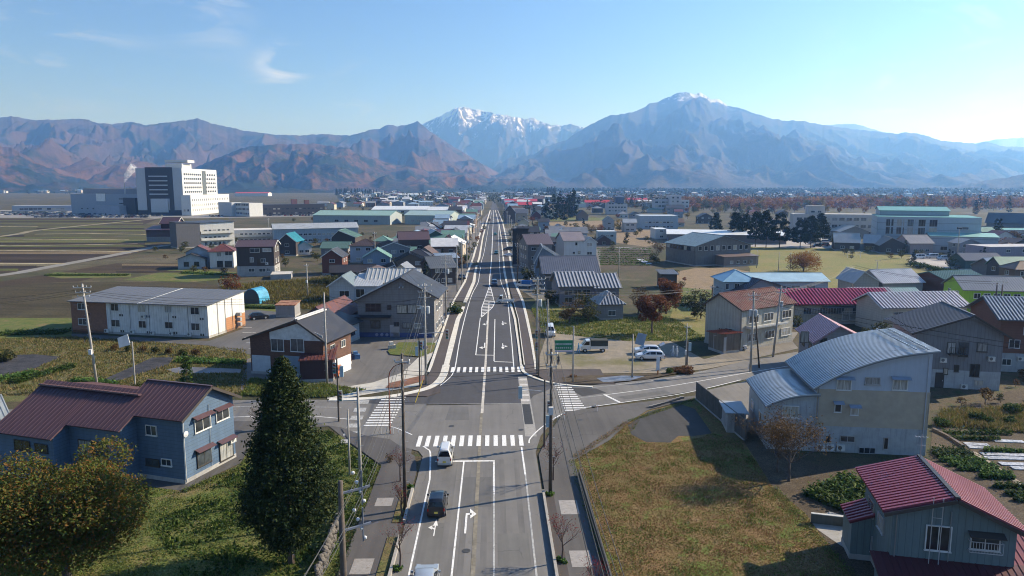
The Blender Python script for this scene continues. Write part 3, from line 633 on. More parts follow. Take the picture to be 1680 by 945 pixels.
# left of street: forecourt
sheet('forecourt',[(560,600),(565,560),(640,555),(715,560),(718,566),(700,600),(690,612),(660,618),(610,622),(590,630),(560,625)],asphalt((.11,.105,.1),.3,True,90.),.05)
sheet('forecourt',[(537,655),(537,640),(612,628),(660,612),(720,555),(722,560),(700,600),(690,633),(600,648),(560,655)],concrete((.45,.43,.38),.5,.7,.5),.058)
sheet('soil_bed',[(633,637),(640,629),(700,615),(703,618),(694,626),(650,638)],paint((.2,.09,.05),.95,.3,1),.1)
sheet('lawn_bed',[(636,577),(655,563),(715,564),(712,578),(690,587),(640,583)],groundm('green'),.2)
sheet('town_ground',[(395,640),(400,590),(560,560),(600,470),(660,440),(740,400),(790,360),(806,345),(802,366),(778,430),(745,496),(720,560),(640,640),(560,654)],asphalt((.13,.12,.11),.4,True,110.),.035)
sheet('town_ground',[(845,470),(838,430),(826,375),(870,376),(985,410),(985,440),(1000,520),(890,500)],asphalt((.13,.12,.10),.4,True,130.),.034)
# ================= builders =================
def frame_of(A,B):
    a=pt(A); b=pt(B); a.z=b.z=0; d=b-a; return a,d.length,math.atan2(d.y,d.x)
WINCACHE={}
FR_W=paint((.62,.62,.6),.5,.1); FR_D=paint((.05,.045,.04),.5,.1); FR_S=paint((.4,.41,.42),.4,.1,1.5,.4)
def win_mesh(w_,h_,fr,sash,glass):
    k=('f',round(w_,1),round(h_,1),fr.name,sash)
    w2,h2=max(.3,round(w_,1)),max(.3,round(h_,1))
    if k not in WINCACHE:
        t=.07; mb=MB(); d0,d1=-.07,.05
        mb.box(-w2/2,d0,0,w2/2,d1,t); mb.box(-w2/2,d0,h2-t,w2/2,d1,h2); mb.box(-w2/2,d0,t,-w2/2+t,d1,h2-t); mb.box(w2/2-t,d0,t,w2/2,d1,h2-t)
        for i in range(1,sash): x=-w2/2+w2*i/sash; mb.box(x-.03,d0+.015,t,x+.03,d1,h2-t)
        mb.box(-w2/2-.05,d0-.05,-.05,w2/2+.05,d1,0)
        WINCACHE[k]=mb.mesh('window',fr)
    g=('g',w2,h2,glass.name)
    if g not in WINCACHE:
        mb=MB(); mb.box(-w2/2+.05,-.02,.05,w2/2-.05,.02,h2-.05); WINCACHE[g]=mb.mesh('pane',glass)
    return WINCACHE[k],WINCACHE[g]
GLS=[glassm(),glassm((.02,.025,.03)),glassm((.05,.06,.07),.1)]; CUR=[curtainm(),curtainm((.3,.3,.29)),curtainm((.5,.47,.4))]
FOOT=[]
class House:
    def __init__(s,name,label,A,B,depth,cat='house',group=None,z0=0):
        s.A,s.w,s.rz=frame_of(A,B); s.d=depth; s.name=name
        FOOT.append(s); s.root=empty(name,(s.A.x,s.A.y,z0),s.rz,label,cat,group); s.z0=z0
        c,q=math.cos(s.rz),math.sin(s.rz); s.u=Vector((c,q,0)); s.v=Vector((-q,c,0)); s.bodies=[]
    def cur(s,x0=0,y0=0,w=None,d=None): s.x0,s.y0,s.w_,s.d_=x0,y0,w or s.w,d or s.d
    # ---- a walled volume; returns nothing. roof kinds: gable_u, gable_v, shed_f (low front), shed_b, shed_l, shed_r, flat, hip
    def body(s,eave,roof='gable_u',rise=1.8,wall=None,roofmat=None,x0=0,y0=0,w=None,d=None,over=.5,ridge=.5,seam=None,rib=(.06,.07),band=None,bandmat=None,base=None,overg=None,zb=0,parapet=.35,name='wall',panels=False,thick=.14,cap=True,eave_b=None,band2=None,band2mat=None,rooflabel=None,walllabel=None,trim=None):
        w=w if w is not None else s.w; d=d if d is not None else s.d
        x1,y1=x0+w,y0+d; s.x0,s.y0,s.w_,s.d_=x0,y0,w,d; og=over if overg is None else overg
        eb=eave if eave_b is None else eave_b
        mb=MB(); C=[(x0,y0),(x1,y0),(x1,y1),(x0,y1)]; zt=[eave]*4; extra=[]
        if roof=='shed_f': zt=[eave,eave,eave+rise,eave+rise]
        if roof=='shed_b': zt=[eave+rise,eave+rise,eave,eave]
        if roof=='shed_l': zt=[eave,eave+rise,eave+rise,eave]
        if roof=='shed_r': zt=[eave+rise,eave,eave,eave+rise]
        if roof=='gable_u': zt=[eave,eave,eb,eb]
        if roof=='gable_v': zt=[eave,eb,eb,eave]
        if roof=='flat': zt=[eave+parapet]*4
        zl=zb-.25 if zb==0 else zb
        n=0; mb.v=[(x,y,zl) for x,y in C]+[(x,y,z) for (x,y),z in zip(C,zt)]
        mb.f=[(0,3,2,1)]
        rp=None
        if roof=='gable_u':
            ry=y0+d*ridge; rz_=max(eave,eb)+rise; mb.v+=[(x0,ry,rz_),(x1,ry,rz_)]
            mb.f+=[(0,1,5,4),(1,2,6,9,5),(2,3,7,6),(3,0,4,8,7),(4,5,9,8),(8,9,6,7)]
        elif roof=='gable_v':
            rx=x0+w*ridge; rz_=max(eave,eb)+rise; mb.v+=[(rx,y0,rz_),(rx,y1,rz_)]
            mb.f+=[(0,1,5,8,4),(1,2,6,5),(2,3,7,9,6),(3,0,4,7),(4,8,9,7),(8,5,6,9)]
        else: mb.f+=[(0,1,5,4),(1,2,6,5),(2,3,7,6),(3,0,4,7),(4,5,6,7)]
        wo=mb.build(name,wall,s.root)
        if walllabel: wo['label']=walllabel
        lift=.02; T=thick
        def face(poly,e,lab=None):
            s.roof_face([Vector(p)+Vector((0,0,T+lift)) for p in poly],Vector(e),T,seam,rib,roofmat,panels)
        if roof=='gable_u':
            sf=(rz_-eave)/(ry-y0); sb=(rz_-eb)/(y1-ry)
            a=(x0-og,y0-over,eave-over*sf);b=(x1+og,y0-over,eave-over*sf);r0=(x0-og,ry,rz_);r1=(x1+og,ry,rz_)
            c=(x1+og,y1+over,eb-over*sb);dd=(x0-og,y1+over,eb-over*sb)
            face([a,b,r1,r0],(1,0,0)); face([c,dd,r0,r1],(-1,0,0))
            if cap: s.cap(r0,r1,T+lift,roofmat)
            if trim:
                for X in (x0-og-.03,x1+og+.03):
                    for p,q in (((X,y0-over,eave-over*sf),(X,ry,rz_)),((X,ry,rz_),(X,y1+over,eb-over*sb))): m2=MB(); m2.beam(Vector(p)+Vector((0,0,.04)),Vector(q)+Vector((0,0,.04)),.06,.26); m2.build('bargeboard',trim,s.root)
        elif roof=='gable_v':
            sl_=(rz_-eave)/(rx-x0); sr=(rz_-eb)/(x1-rx)
            a=(x0-over,y1+og,eave-over*sl_);b=(x0-over,y0-og,eave-over*sl_);r0=(rx,y0-og,rz_);r1=(rx,y1+og,rz_)
            c=(x1+over,y0-og,eb-over*sr);dd=(x1+over,y1+og,eb-over*sr)
            face([a,b,r0,r1],(0,-1,0)); face([c,dd,r1,r0],(0,1,0))
            if cap: s.cap(r0,r1,T+lift,roofmat)
            if trim:
                for Y in (y0-og-.03,):
                    for p,q in (((x0-over,Y,eave-over*sl_),(rx,Y,rz_)),((rx,Y,rz_),(x1+over,Y,eb-over*sr))): m2=MB(); m2.beam(Vector(p)+Vector((0,0,.04)),Vector(q)+Vector((0,0,.04)),.06,.26); m2.build('bargeboard',trim,s.root)
        elif roof=='hip':
            h=min(w,d)/2; rz_=eave+rise; k=rise/h
            p0=(x0-over,y0-over,eave-over*k);p1=(x1+over,y0-over,eave-over*k);p2=(x1+over,y1+over,eave-over*k);p3=(x0-over,y1+over,eave-over*k)
            if w>=d: r0=(x0+h,y0+h,rz_); r1=(x1-h,y0+h,rz_); fs=[([p0,p1,r1,r0],(1,0,0)),([p1,p2,r1],(0,1,0)),([p2,p3,r0,r1],(-1,0,0)),([p3,p0,r0],(0,-1,0))]
            else: r0=(x0+h,y0+h,rz_); r1=(x0+h,y1-h,rz_); fs=[([p0,p1,r0],(1,0,0)),([p1,p2,r1,r0],(0,1,0)),([p2,p3,r1],(-1,0,0)),([p3,p0,r0,r1],(0,-1,0))]
            for f_,e in fs:
                g=[]
                for q in f_:
                    if not g or (Vector(q)-Vector(g[-1])).length>.01: g.append(q)
                face(g,e)
            if (Vector(r0)-Vector(r1)).length>.1: s.cap(r0,r1,T+lift,roofmat)
            for a_,b_ in ((p0,r0),(p3,r0 if w>=d else r1),(p1,r1 if w>=d else r0),(p2,r1)): s.cap(a_,b_,T+lift,roofmat,.12)
        elif roof.startswith('shed'):
            if roof in('shed_f','shed_b'):
                k=(zt[3]-zt[0])/d; za=zt[0]-k*over; zc=zt[3]+k*over
                q=[(x0-og,y0-over,za),(x1+og,y0-over,za),(x1+og,y1+over,zc),(x0-og,y1+over,zc)]; e=(1,0,0)
            else:
                k=(zt[1]-zt[0])/w; za=zt[0]-k*over; zc=zt[1]+k*over
                q=[(x0-over,y0-og,za),(x1+over,y0-og,zc),(x1+over,y1+og,zc),(x0-over,y1+og,za)]; e=(0,1,0)
            face(q,e)
        elif roof=='flat':
            m2=MB(); z=eave+parapet; t=.15
            m2.box(x0-.05,y0-.05,z,x1+.05,y0+t,z+.08); m2.box(x0-.05,y1-t,z,x1+.05,y1+.05,z+.08); m2.box(x0-.05,y0+t,z,x0+t,y1-t,z+.08); m2.box(x1-t,y0+t,z,x1+.05,y1-t,z+.08)
            m2.build('parapet',trim or wall,s.root)
            m2=MB(); m2.box(x0+t,y0+t,z-.0,x1-t,y1-t,z+.03); m2.build('roof',roofmat,s.root)
        if band:
            m2=MB(); e=.03; m2.box(x0-e,y0-e,zl,x1+e,y0,band); m2.box(x1,y0-e,zl,x1+e,y1+e,band); m2.box(x0-e,y0,zl,x0,y1+e,band); m2.box(x0,y1,zl,x1,y1+e,band)
            m2.build('wall_base',bandmat,s.root)
        if zb==0 and not band:
            m2=MB(); e=.04; b_=.45; m2.box(x0-e,y0-e,-.2,x1+e,y0,b_); m2.box(x1,y0-e,-.2,x1+e,y1+e,b_); m2.box(x0-e,y0,-.2,x0,y1+e,b_)
            m2.build('foundation',concrete((.36,.35,.33)),s.root)
        return s
    def roof_face(s,poly,e,T,seam,rib,mat,panels=False):
        e=e.normalized(); nrm=(poly[1]-poly[0]).cross(poly[2]-poly[0]).normalized()
        if nrm.z<0: nrm=-nrm
        g=nrm.cross(e).normalized()
        if g.z<0: g=-g
        o=poly[0]; P2=[((p-o).dot(e),(p-o).dot(g)) for p in poly]
        s0=min(p[0] for p in P2); s1=max(p[0] for p in P2)
        if panels:
            n=max(1,round((s1-s0)/panels)); dx=(s1-s0)/n; t1=max(p[1] for p in P2)
            mb=MB(); z=Vector((0,0,0)); pm=roofm(mul(ROOFC[mat.name],.4 if rib[0]>.15 else .85),.5,.1)  # panel coloured darker than its rib, painting in the shade beside the rib
            mb.prism([z+nrm*-T,e*dx-nrm*T,e*dx+g*t1-nrm*T,g*t1-nrm*T],nrm*T)
            a=e*.0+nrm*(rib[1]/2); mb.beam(a+e*rib[0]/2,a+g*t1+e*rib[0]/2,rib[0],rib[1],nrm)
            me=mb.mesh('roof_panel',pm); me.materials.append(mat)
            for i in range(6,12): me.polygons[i].material_index=1
            bm=bmesh.new(); bm.from_mesh(me); bmesh.ops.recalc_face_normals(bm,faces=bm.faces); bm.to_mesh(me); bm.free()
            for i in range(n): linkm('roof_panel',me,s.root,o+e*(s0+dx*i))
            return
        pm=roofm(mul(ROOFC[mat.name],.4),.55,.1) if seam and rib[0]>=.15 and mat.name in ROOFC else mat  # darker pan colour paints in the shading between wide ribs
        mb=MB(); mb.prism([p-nrm*T for p in poly],nrm*T); ro=mb.build('roof',pm,s.root)
        if seam:
            mb=MB(); x=s0+seam*.5
            while x<s1-.02:
                ts=[]
                for i in range(len(P2)):
                    (a,b),(c,d_)=P2[i],P2[(i+1)%len(P2)]
                    if (a-x)*(c-x)<0: ts.append(b+(d_-b)*(x-a)/(c-a))
                if len(ts)>=2:
                    ts.sort(); p=o+e*x+g*ts[0]+nrm*(rib[1]/2-.01); q=o+e*x+g*ts[-1]+nrm*(rib[1]/2-.01)
                    if (q-p).length>.1: mb.beam(p,q,rib[0],rib[1],nrm)
                x+=seam
            if mb.f: b_=mb.build('roof_seam',mat,ro,fix=False); b_['kind']='stuff'
    def cap(s,a,b,z,mat,r_=.2):
        mb=MB(); a=Vector(a)+Vector((0,0,z));b=Vector(b)+Vector((0,0,z)); mb.beam(a+Vector((0,0,.03)),b+Vector((0,0,.03)),r_*1.3,.1); mb.build('ridge_cap',mat,s.root)
    # ---- facade helpers
    def plane(s,face):
        if face=='front': o=Vector((s.x0,s.y0,0)); n=Vector((0,-1,0)); t=Vector((1,0,0)); rz=0
        if face=='right': o=Vector((s.x0+s.w_,s.y0,0)); n=Vector((1,0,0)); t=Vector((0,1,0)); rz=R(90)
        if face=='left': o=Vector((s.x0,s.y0+s.d_,0)); n=Vector((-1,0,0)); t=Vector((0,-1,0)); rz=R(-90)
        if face=='back': o=Vector((s.x0+s.w_,s.y0+s.d_,0)); n=Vector((0,1,0)); t=Vector((-1,0,0)); rz=R(180)
        return o,n,t,rz
    def hit(s,face,x,y):
        o,n,t,rz=s.plane(face); M=Matrix.Translation(s.root.location)@Matrix.Rotation(s.rz,4,'Z')
        ow=M@o; nw=M.to_3x3()@n; tw=M.to_3x3()@t; d=raydir(x,y); c=Vector((0,0,H))
        k=(ow-c).dot(nw)/d.dot(nw); p=c+d*k; return (p-ow).dot(tw),p.z-s.root.location.z
    def win(s,face,x0,y0,x1,y1,**k):
        "window from the pixels of its outline"
        xm=(x0+x1)/2; ym=(y0+y1)/2; a=s.hit(face,x0,ym);b=s.hit(face,x1,ym);c=s.hit(face,xm,y0);d=s.hit(face,xm,y1)
        return s.winm(face,(a[0]+b[0])/2,d[1],abs(b[0]-a[0]),c[1]-d[1],**k)
    def winm(s,face,sx,z,w_,h_,sash=2,fr=None,glass=None,name='window',awn=None,rail=None,label=None):
        o,n,t,rz=s.plane(face); fr=fr or FR_W
        glass=glass or (rnd.choice(GLS) if rnd.random()<.72 else rnd.choice(CUR))
        if w_<.9: sash=1
        fm,gm=win_mesh(w_,h_,fr,sash,glass)
        f=linkm(name,fm,s.root,o+t*sx+n*.045+Vector((0,0,z)),rz); linkm('pane',gm,f,(0,-.02,0))
        if label: f['label']=label
        if awn:
            mb=MB(); mb.prism([(-w_/2-.2,0,0),(w_/2+.2,0,0),(w_/2+.2,-.55,-.22),(-w_/2-.2,-.55,-.22)],(0,0,.05)); mb.build('awning',awn,s.root,o+t*sx+n*.05+Vector((0,0,z+h_+.25)),rz)
        if rail:
            mb=MB(); H_=.75; 
            for zz in (0,H_): mb.box(-w_/2-.1,-.42,zz,w_/2+.1,-.38,zz+.04)
            k=int(w_/.16)
            for i in range(k+1): x=-w_/2-.1+(w_+.2)*i/k; mb.box(x-.012,-.41,0,x+.012,-.39,H_)
            for x in (-w_/2-.1,w_/2+.1):
                for zz in (0,H_): mb.box(x-.02,-.4,zz,x+.02,0,zz+.04)
            mb.build('railing',rail,s.root,o+t*sx+Vector((0,0,z-.1)),rz)
        return f
    def grid(s,face,n,zs,w_=1.5,h_=1.2,m=.12,**k):
        Lf=s.w_ if face in('front','back') else s.d_
        for z in zs:
            for i in range(n): s.winm(face,Lf*(m+(1-2*m)*(i+.5)/n),z,w_,h_,**k)
        return s
    def door(s,face,sx,z,w_,h_,mat,name='door',handle=True,label=None):
        o,n,t,rz=s.plane(face); mb=MB(); mb.box(-w_/2,-.05,0,w_/2,.03,h_); mb.box(-w_/2-.06,-.08,0,-w_/2,.03,h_+.06); mb.box(w_/2,-.08,0,w_/2+.06,.03,h_+.06); mb.box(-w_/2,-.08,h_,w_/2,.03,h_+.06)
        f=mb.build(name,mat,s.root,o+t*sx+Vector((0,0,z)),rz)
        if handle: mb=MB(); mb.box(w_/2-.16,-.1,.95,w_/2-.1,-.05,1.1); mb.build('handle',STEEL(),f)
        if label: f['label']=label
        return f
    def shutter(s,face,x0,y0,x1,y1,mat,name='shutter',label=None):
        xm=(x0+x1)/2; ym=(y0+y1)/2; a=s.hit(face,x0,ym);b=s.hit(face,x1,ym);c=s.hit(face,xm,y0);d=s.hit(face,xm,y1)
        w_=abs(b[0]-a[0]); h_=c[1]-d[1]; o,n,t,rz=s.plane(face); mb=MB(); k=max(3,int(h_/.12)); hh=h_/k
        for i in range(k): mb.prism([(-w_/2,-.02,i*hh),(w_/2,-.02,i*hh),(w_/2,-.06,i*hh+hh*.5),(-w_/2,-.06,i*hh+hh*.5)],(0,.03,0)); mb.box(-w_/2,-.02,i*hh,w_/2,.02,(i+1)*hh)
        return tag(mb.build(name,mat,s.root,o+t*(a[0]+b[0])/2+Vector((0,0,d[1])),rz,fix=False),label)
    def ac(s,face,sx,z,k=1.):
        o,n,t,rz=s.plane(face); mb=MB(); mb.box(-.4,-.35,0,.4,-.05,.6); f=mb.build('air_conditioner',paint((.6,.6,.57),.5,.15),s.root,o+t*sx+Vector((0,0,z)),rz)
        mb=MB(); mb.tube([(-.1,-.37,.3),(-.1,-.345,.3)],.22,12); mb.build('fan_grille',paint((.12,.12,.12),.6),f)
        mb=MB(); mb.box(-.45,-.35,-.08,.45,0,0); mb.build('bracket',STEEL(),f); f.scale=(k,k,k)
    def acp(s,face,x,y): a=s.hit(face,x,y); s.ac(face,a[0],max(.1,a[1]-.3))
    def pipe(s,face,sx,z0,z1,mat=None,r_=.045):
        o,n,t,rz=s.plane(face); mb=MB(); p=o+t*sx+n*.09; mb.tube([p+Vector((0,0,z0)),p+Vector((0,0,z1))],r_,6); mb.build('downpipe',mat or paint((.2,.2,.2),.5),s.root)
    def gutter(s,face,z,out=.55,mat=None):
        o,n,t,rz=s.plane(face); Lf=s.w_ if face in('front','back') else s.d_
        mb=MB(); a=o+n*out+t*-.4+Vector((0,0,z)); b=o+n*out+t*(Lf+.4)+Vector((0,0,z)); mb.tube([a,b],.07,6); mb.build('gutter',mat or paint((.08,.08,.08),.5),s.root)
    def antenna(s,x,y,z,h=2.2):
        mb=MB(); mb.tube([(x,y,z),(x,y,z+h)],.025,5)
        for q,l in ((.9,.9),(.6,.6)): mb.beam((x-l/2,y,z+h*q),(x+l/2,y,z+h*q),.02)
        for i in range(4): mb.beam((x-.4+i*.25,y-.2,z+h*.9),(x-.4+i*.25,y+.2,z+h*.9),.015)
        mb.build('antenna',STEEL(),s.root)
    def chimney(s,x,y,z,h=1.2,mat=None):
        mb=MB(); mb.tube([(x,y,z),(x,y,z+h)],.09,8); mb.tube([(x,y,z+h),(x,y,z+h+.15)],[.16,.1],8); mb.build('flue',mat or STEEL(),s.root)
    def balcony(s,face,sx,z,w_,dp,mat,hh=1.05,solid=True):
        o,n,t,rz=s.plane(face); mb=MB(); mb.box(-w_/2,-dp,-.15,w_/2,-.01,0)
        if solid: mb.box(-w_/2,-dp-.04,0,w_/2,-dp+.04,hh); mb.box(-w_/2-.04,-dp,0,-w_/2+.04,-.01,hh); mb.box(w_/2-.04,-dp,0,w_/2+.04,-.01,hh)
        else:
            for k in range(int(w_/.25)+1): x=-w_/2+k*.25; mb.box(x-.02,-dp-.02,0,x+.02,-dp+.02,hh)
            mb.box(-w_/2,-dp-.03,hh,w_/2,-dp+.03,hh+.05)
        mb.build('balcony',mat,s.root,o+t*sx+Vector((0,0,z)),rz)
    def canopy(s,face,sx,z,w_,dp,mat,post=None,drop=.3):
        o,n,t,rz=s.plane(face); mb=MB(); mb.prism([(-w_/2,-.02,z),(w_/2,-.02,z),(w_/2,-dp,z-drop),(-w_/2,-dp,z-drop)],(0,0,.1))
        f=mb.build('canopy',mat,s.root,o+t*sx,rz)
        if post:
            for x in (-w_/2+.1,w_/2-.1): mb=MB(); mb.box(x-.05,-dp+.05,0,x+.05,-dp+.15,z-drop); mb.build('post',post,f)
    def snow_guards(s,poly,n,mat):
        a,b=Vector(poly[0]),Vector(poly[1]); mb=MB()
        for i in range(n):
            p=a.lerp(b,(i+.5)/n); mb.box(p.x-.06,p.y-.12,p.z,p.x+.06,p.y+.0,p.z+.12)
        f=mb.build('snow_guard',mat,s.root); f['kind']='stuff'
# ---- poles
INS=paint((.5,.5,.5),.4); POLEC=concrete((.36,.34,.31),2,.6,.3); POLED=paint((.10,.08,.065),.85,.3,3)
def pole(A,h,label,mat=None,arms=(),trans=0,r0=.19,lean=(0,0),box=None,group='utility poles',name='utility_pole',cat='utility pole',arm_rz=0,cross_steps=True):
    a=pt(A); a.z=0; root=empty(name,a,0,label,cat,group if label is None else group); mat=mat or POLEC
    tp=Vector((lean[0],lean[1],h)); mb=MB(); mb.tube([(0,0,-.3),tp*.5,tp],[r0,r0*.82,r0*.62],10); mb.build('shaft',mat,root,smooth=True)
    for z,l in arms:
        q=tp*(z/h); c,s_=math.cos(arm_rz),math.sin(arm_rz); e=Vector((c,s_,0)); f=Vector((-s_,c,0))
        mb=MB(); mb.beam(q-e*l/2-f*.15,q+e*l/2-f*.15,.09,.09); ar=mb.build('crossarm',STEEL(),root)
        n=max(2,int(l/.55))
        for i in range(n+1):
            p=q-e*l/2+e*l*i/n-f*.15; mb=MB(); mb.lathe([(.03,.04),(.07,.1),(.04,.14),(.07,.2),(.03,.26)],p,7); mb.build('insulator',INS,ar)
    for i in range(trans):
        q=tp*.74; p=q+Vector((math.cos(arm_rz+i*1.4+.5),math.sin(arm_rz+i*1.4+.5),0))*.52; mb=MB(); mb.lathe([(.0,-.55),(.26,-.5),(.28,-.3),(.28,.4),(.24,.5),(.0,.55)],p,12); t_=mb.build('transformer',paint((.42,.45,.47),.5,.15),root,smooth=False)
        mb=MB(); mb.beam(q,p+Vector((0,0,.1)),.08); mb.build('bracket',STEEL(),t_)
    if box:
        q=tp*(box/h); mb=MB(); mb.box(q.x-.25,q.y-.55,box-.35,q.x+.15,q.y-.2,box+.35); mb.build('junction_box',paint((.55,.56,.57),.5),root)
    if cross_steps:
        mb=MB(); z=2.2; k=0
        while z<h-1: q=tp*(z/h); sg=1 if k%2 else -1; mb.beam(q,q+Vector((sg*.38,0,0)),.025); z+=.45; k+=1
        f=mb.build('step_bolt',STEEL(),root,fix=False); f['kind']='stuff'
    return root
def cables(pts,label,n=3,sag=.6,sep=.35,r_=.02,group='overhead cables',z_off=None,mat=None):
    """a bundle of sagging wires through a list of 3D points"""
    mat=mat or paint((.03,.03,.03),.6); root=empty('overhead_cables',Vector(pts[0]),0,label,'cables',group); base=Vector(pts[0])
    for k in range(n):
        for j,(a,b) in enumerate(zip(pts,pts[1:])):
            a=Vector(a);b=Vector(b); d=(b-a); e=Vector((-d.y,d.x,0)).normalized()*sep*(k-(n-1)/2); dz=Vector((0,0,(k%2)*.45 if z_off is None else z_off*k)); q=[]
            sg=sag*(.7+.6*rnd.random())
            for i in range(13): t=i/12; q.append(a+d*t+e-dz-Vector((0,0,sg*4*t*(1-t)))-base)
            mb=MB(); mb.tube(q,r_,4,False); mb.build('wire',mat,root,fix=False)
    return root
# ---- cars
def make_car(name,label,cat,kind,colr,group=None):
    """kinds: sedan hatch suv wagon kei_van van truck; body along +Y is the front, origin on the ground"""
    root=empty(name,(0,0,0),0,label,cat,group); pm=carpaint(colr)
    S={'sedan':dict(L=4.5,W=1.72,z=(.22,.78,1.42),pr=[(-2.25,.62),(-2.2,.92),(-1.55,.98),(-1.05,1.38),(-.2,1.43),(.45,1.36),(1.15,.98),(2.05,.82),(2.25,.6)],bl=.94,cab=(-1.55,1.15)),
       'hatch':dict(L=3.9,W=1.68,z=0,pr=[(-1.95,.62),(-1.93,.98),(-1.65,1.3),(-1.3,1.5),(-.2,1.54),(.4,1.46),(1.1,1.0),(1.8,.86),(1.95,.6)],bl=.96,cab=(-1.8,1.1)),
       'suv':dict(L=4.4,W=1.78,z=0,pr=[(-2.2,.7),(-2.18,1.08),(-2.0,1.5),(-1.7,1.68),(-.2,1.72),(.45,1.64),(1.05,1.14),(2.0,1.0),(2.2,.7)],bl=1.08,cab=(-2.05,1.05)),
       'wagon':dict(L=4.6,W=1.75,z=0,pr=[(-2.3,.62),(-2.28,.95),(-2.0,1.32),(-1.7,1.5),(-.2,1.55),(.5,1.46),(1.25,1.0),(2.1,.84),(2.3,.6)],bl=.95,cab=(-2.15,1.2)),
       'kei_van':dict(L=3.4,W=1.48,z=0,pr=[(-1.7,.5),(-1.68,1.1),(-1.6,1.78),(-1.4,1.88),(.3,1.9),(.85,1.82),(1.35,1.12),(1.65,.95),(1.7,.55)],bl=1.1,cab=(-1.62,1.35)),
       'van':dict(L=4.7,W=1.72,z=0,pr=[(-2.35,.5),(-2.33,1.1),(-2.25,1.85),(-2.0,1.97),(1.0,1.98),(1.45,1.9),(2.0,1.15),(2.3,.95),(2.35,.55)],bl=1.12,cab=(-2.28,2.0))}[kind]
    pr=S['pr']; L_=S['L']; Wd=S['W']/2; bl=S['bl']; zb=.24
    ys=sorted(set([round(p[0],3) for p in pr]+[-L_*.31,L_*.31])); 
    def top(y): return float(np.interp(y,[p[0] for p in pr],[p[1] for p in pr]))
    secs=[]
    yy=np.linspace(-L_/2,L_/2,25)
    yy=np.array(sorted(set(list(np.round(yy,3))+[round(p[0],3) for p in pr])))
    for y in yy:
        t=top(y); e=abs(y)/(L_/2); wd=Wd*(1-.10*max(0,e-.75)/.25); b_=min(bl,t); 
        tum=max(0,t-bl); wt=wd-.08-tum*.28
        zlow=zb+.06*max(0,e-.85)/.15
        secs.append([(-wd*.9,zlow),(-wd,zlow+.12),(-wd,b_*.75),(-wd*.985,b_-.03 if tum>0.02 else t-.06),(-wt if tum>.02 else -wd*.9,t-.05*(tum>.1)-.0),(-wt*.82 if tum>.02 else -wd*.7,t),(wt*.82 if tum>.02 else wd*.7,t),(wt if tum>.02 else wd*.9,t-.05*(tum>.1)),(wd*.985,b_-.03 if tum>.02 else t-.06),(wd,b_*.75),(wd,zlow+.12),(wd*.9,zlow)])
    mb=MB(); k=12
    for y,s_ in zip(yy,secs): mb.v+=[(x,float(y),z) for x,z in s_]
    for i in range(len(yy)-1):
        for j in range(k):
            a=i*k+j; b_=i*k+(j+1)%k; mb.f.append((a,b_,b_+k,a+k))
    mb.f.append(tuple(range(k-1,-1,-1))); mb.f.append(tuple(len(yy)*k-k+j for j in range(k)))
    body=mb.build('body',pm,root,smooth=False)
    for p in body.data.polygons: p.use_smooth=True
    try: body.data.set_sharp_from_angle(angle=R(32))
    except Exception: pass
    gl=glassm((.012,.014,.017),.04); c0,c1=S['cab']; e=.014
    zt=max(p[1] for p in pr)
    def xw(y,z):  # half width at height z on cabin
        t=top(y); tum=max(.01,t-bl); wt=Wd-.08-tum*.28; return Wd*.985+(wt-Wd*.985)*min(1,max(0,(z-bl+.03)/tum))
    # side windows
    ya=c0+.28; ybs=c1-.12
    nwin=2 if kind in('sedan','hatch') else 3
    edges=np.linspace(ya,ybs,nwin+1)
    for sg in (-1,1):
        for i in range(nwin):
            y0,y1=edges[i]+.05,edges[i+1]-.05; q=[]
            z0=bl+.02
            za=min(top(y0)-.14,zt-.15); zc=min(top(y1)-.14,zt-.15)
            if za<z0+.08: za=z0+.08
            if zc<z0+.03: zc=z0+.03
            mb=MB(); pts=[(y0,z0),(y1,z0),(y1,zc),(y0,za)]
            mb.prism([(sg*(xw(y,z)+e),y,z) for y,z in pts],(-sg*.03,0,0)); mb.build('side_window',gl,root)
    def slopewin(nm,ya,yb,inset):
        z0,z1=top(ya),top(yb); w0=xw(ya,z0)-inset-.06; w1=xw(yb,z1)-inset-.06
        if abs(z1-z0)<.1: return
        d=Vector((0,yb-ya,z1-z0)).normalized(); n=Vector((0,-d.z,d.y)); n=n if n.z>0 or abs(n.z)<.05 else -n
        if (nm=='rear_window')!=(n.y<0): n=-n
        a=Vector((0,ya,z0))+d*.06; b_=Vector((0,yb,z1))-d*.07
        mb=MB(); mb.prism([a+Vector((-w0,0,0))+n*.02,a+Vector((w0,0,0))+n*.02,b_+Vector((w1,0,0))+n*.02,b_+Vector((-w1,0,0))+n*.02],-n*.04); mb.build(nm,gl,root)
    ws=[p for p in pr]
    # windscreen between the roof front and the bonnet
    fr=[(p,q) for p,q in zip(pr,pr[1:]) if p[0]>=.2 and (p[1]-q[1])/(q[0]-p[0])>.45 and p[1]>bl+.15]
    if fr: slopewin('windscreen',fr[0][1][0]-.02,fr[0][0][0],.05)
    ry={'sedan':(-1.52,-1.08),'hatch':(-1.9,-1.5),'suv':(-2.16,-1.98),'wagon':(-2.24,-1.85),'kei_van':(-1.675,-1.6),'van':(-2.325,-2.24)}[kind]
    z0=bl+.02
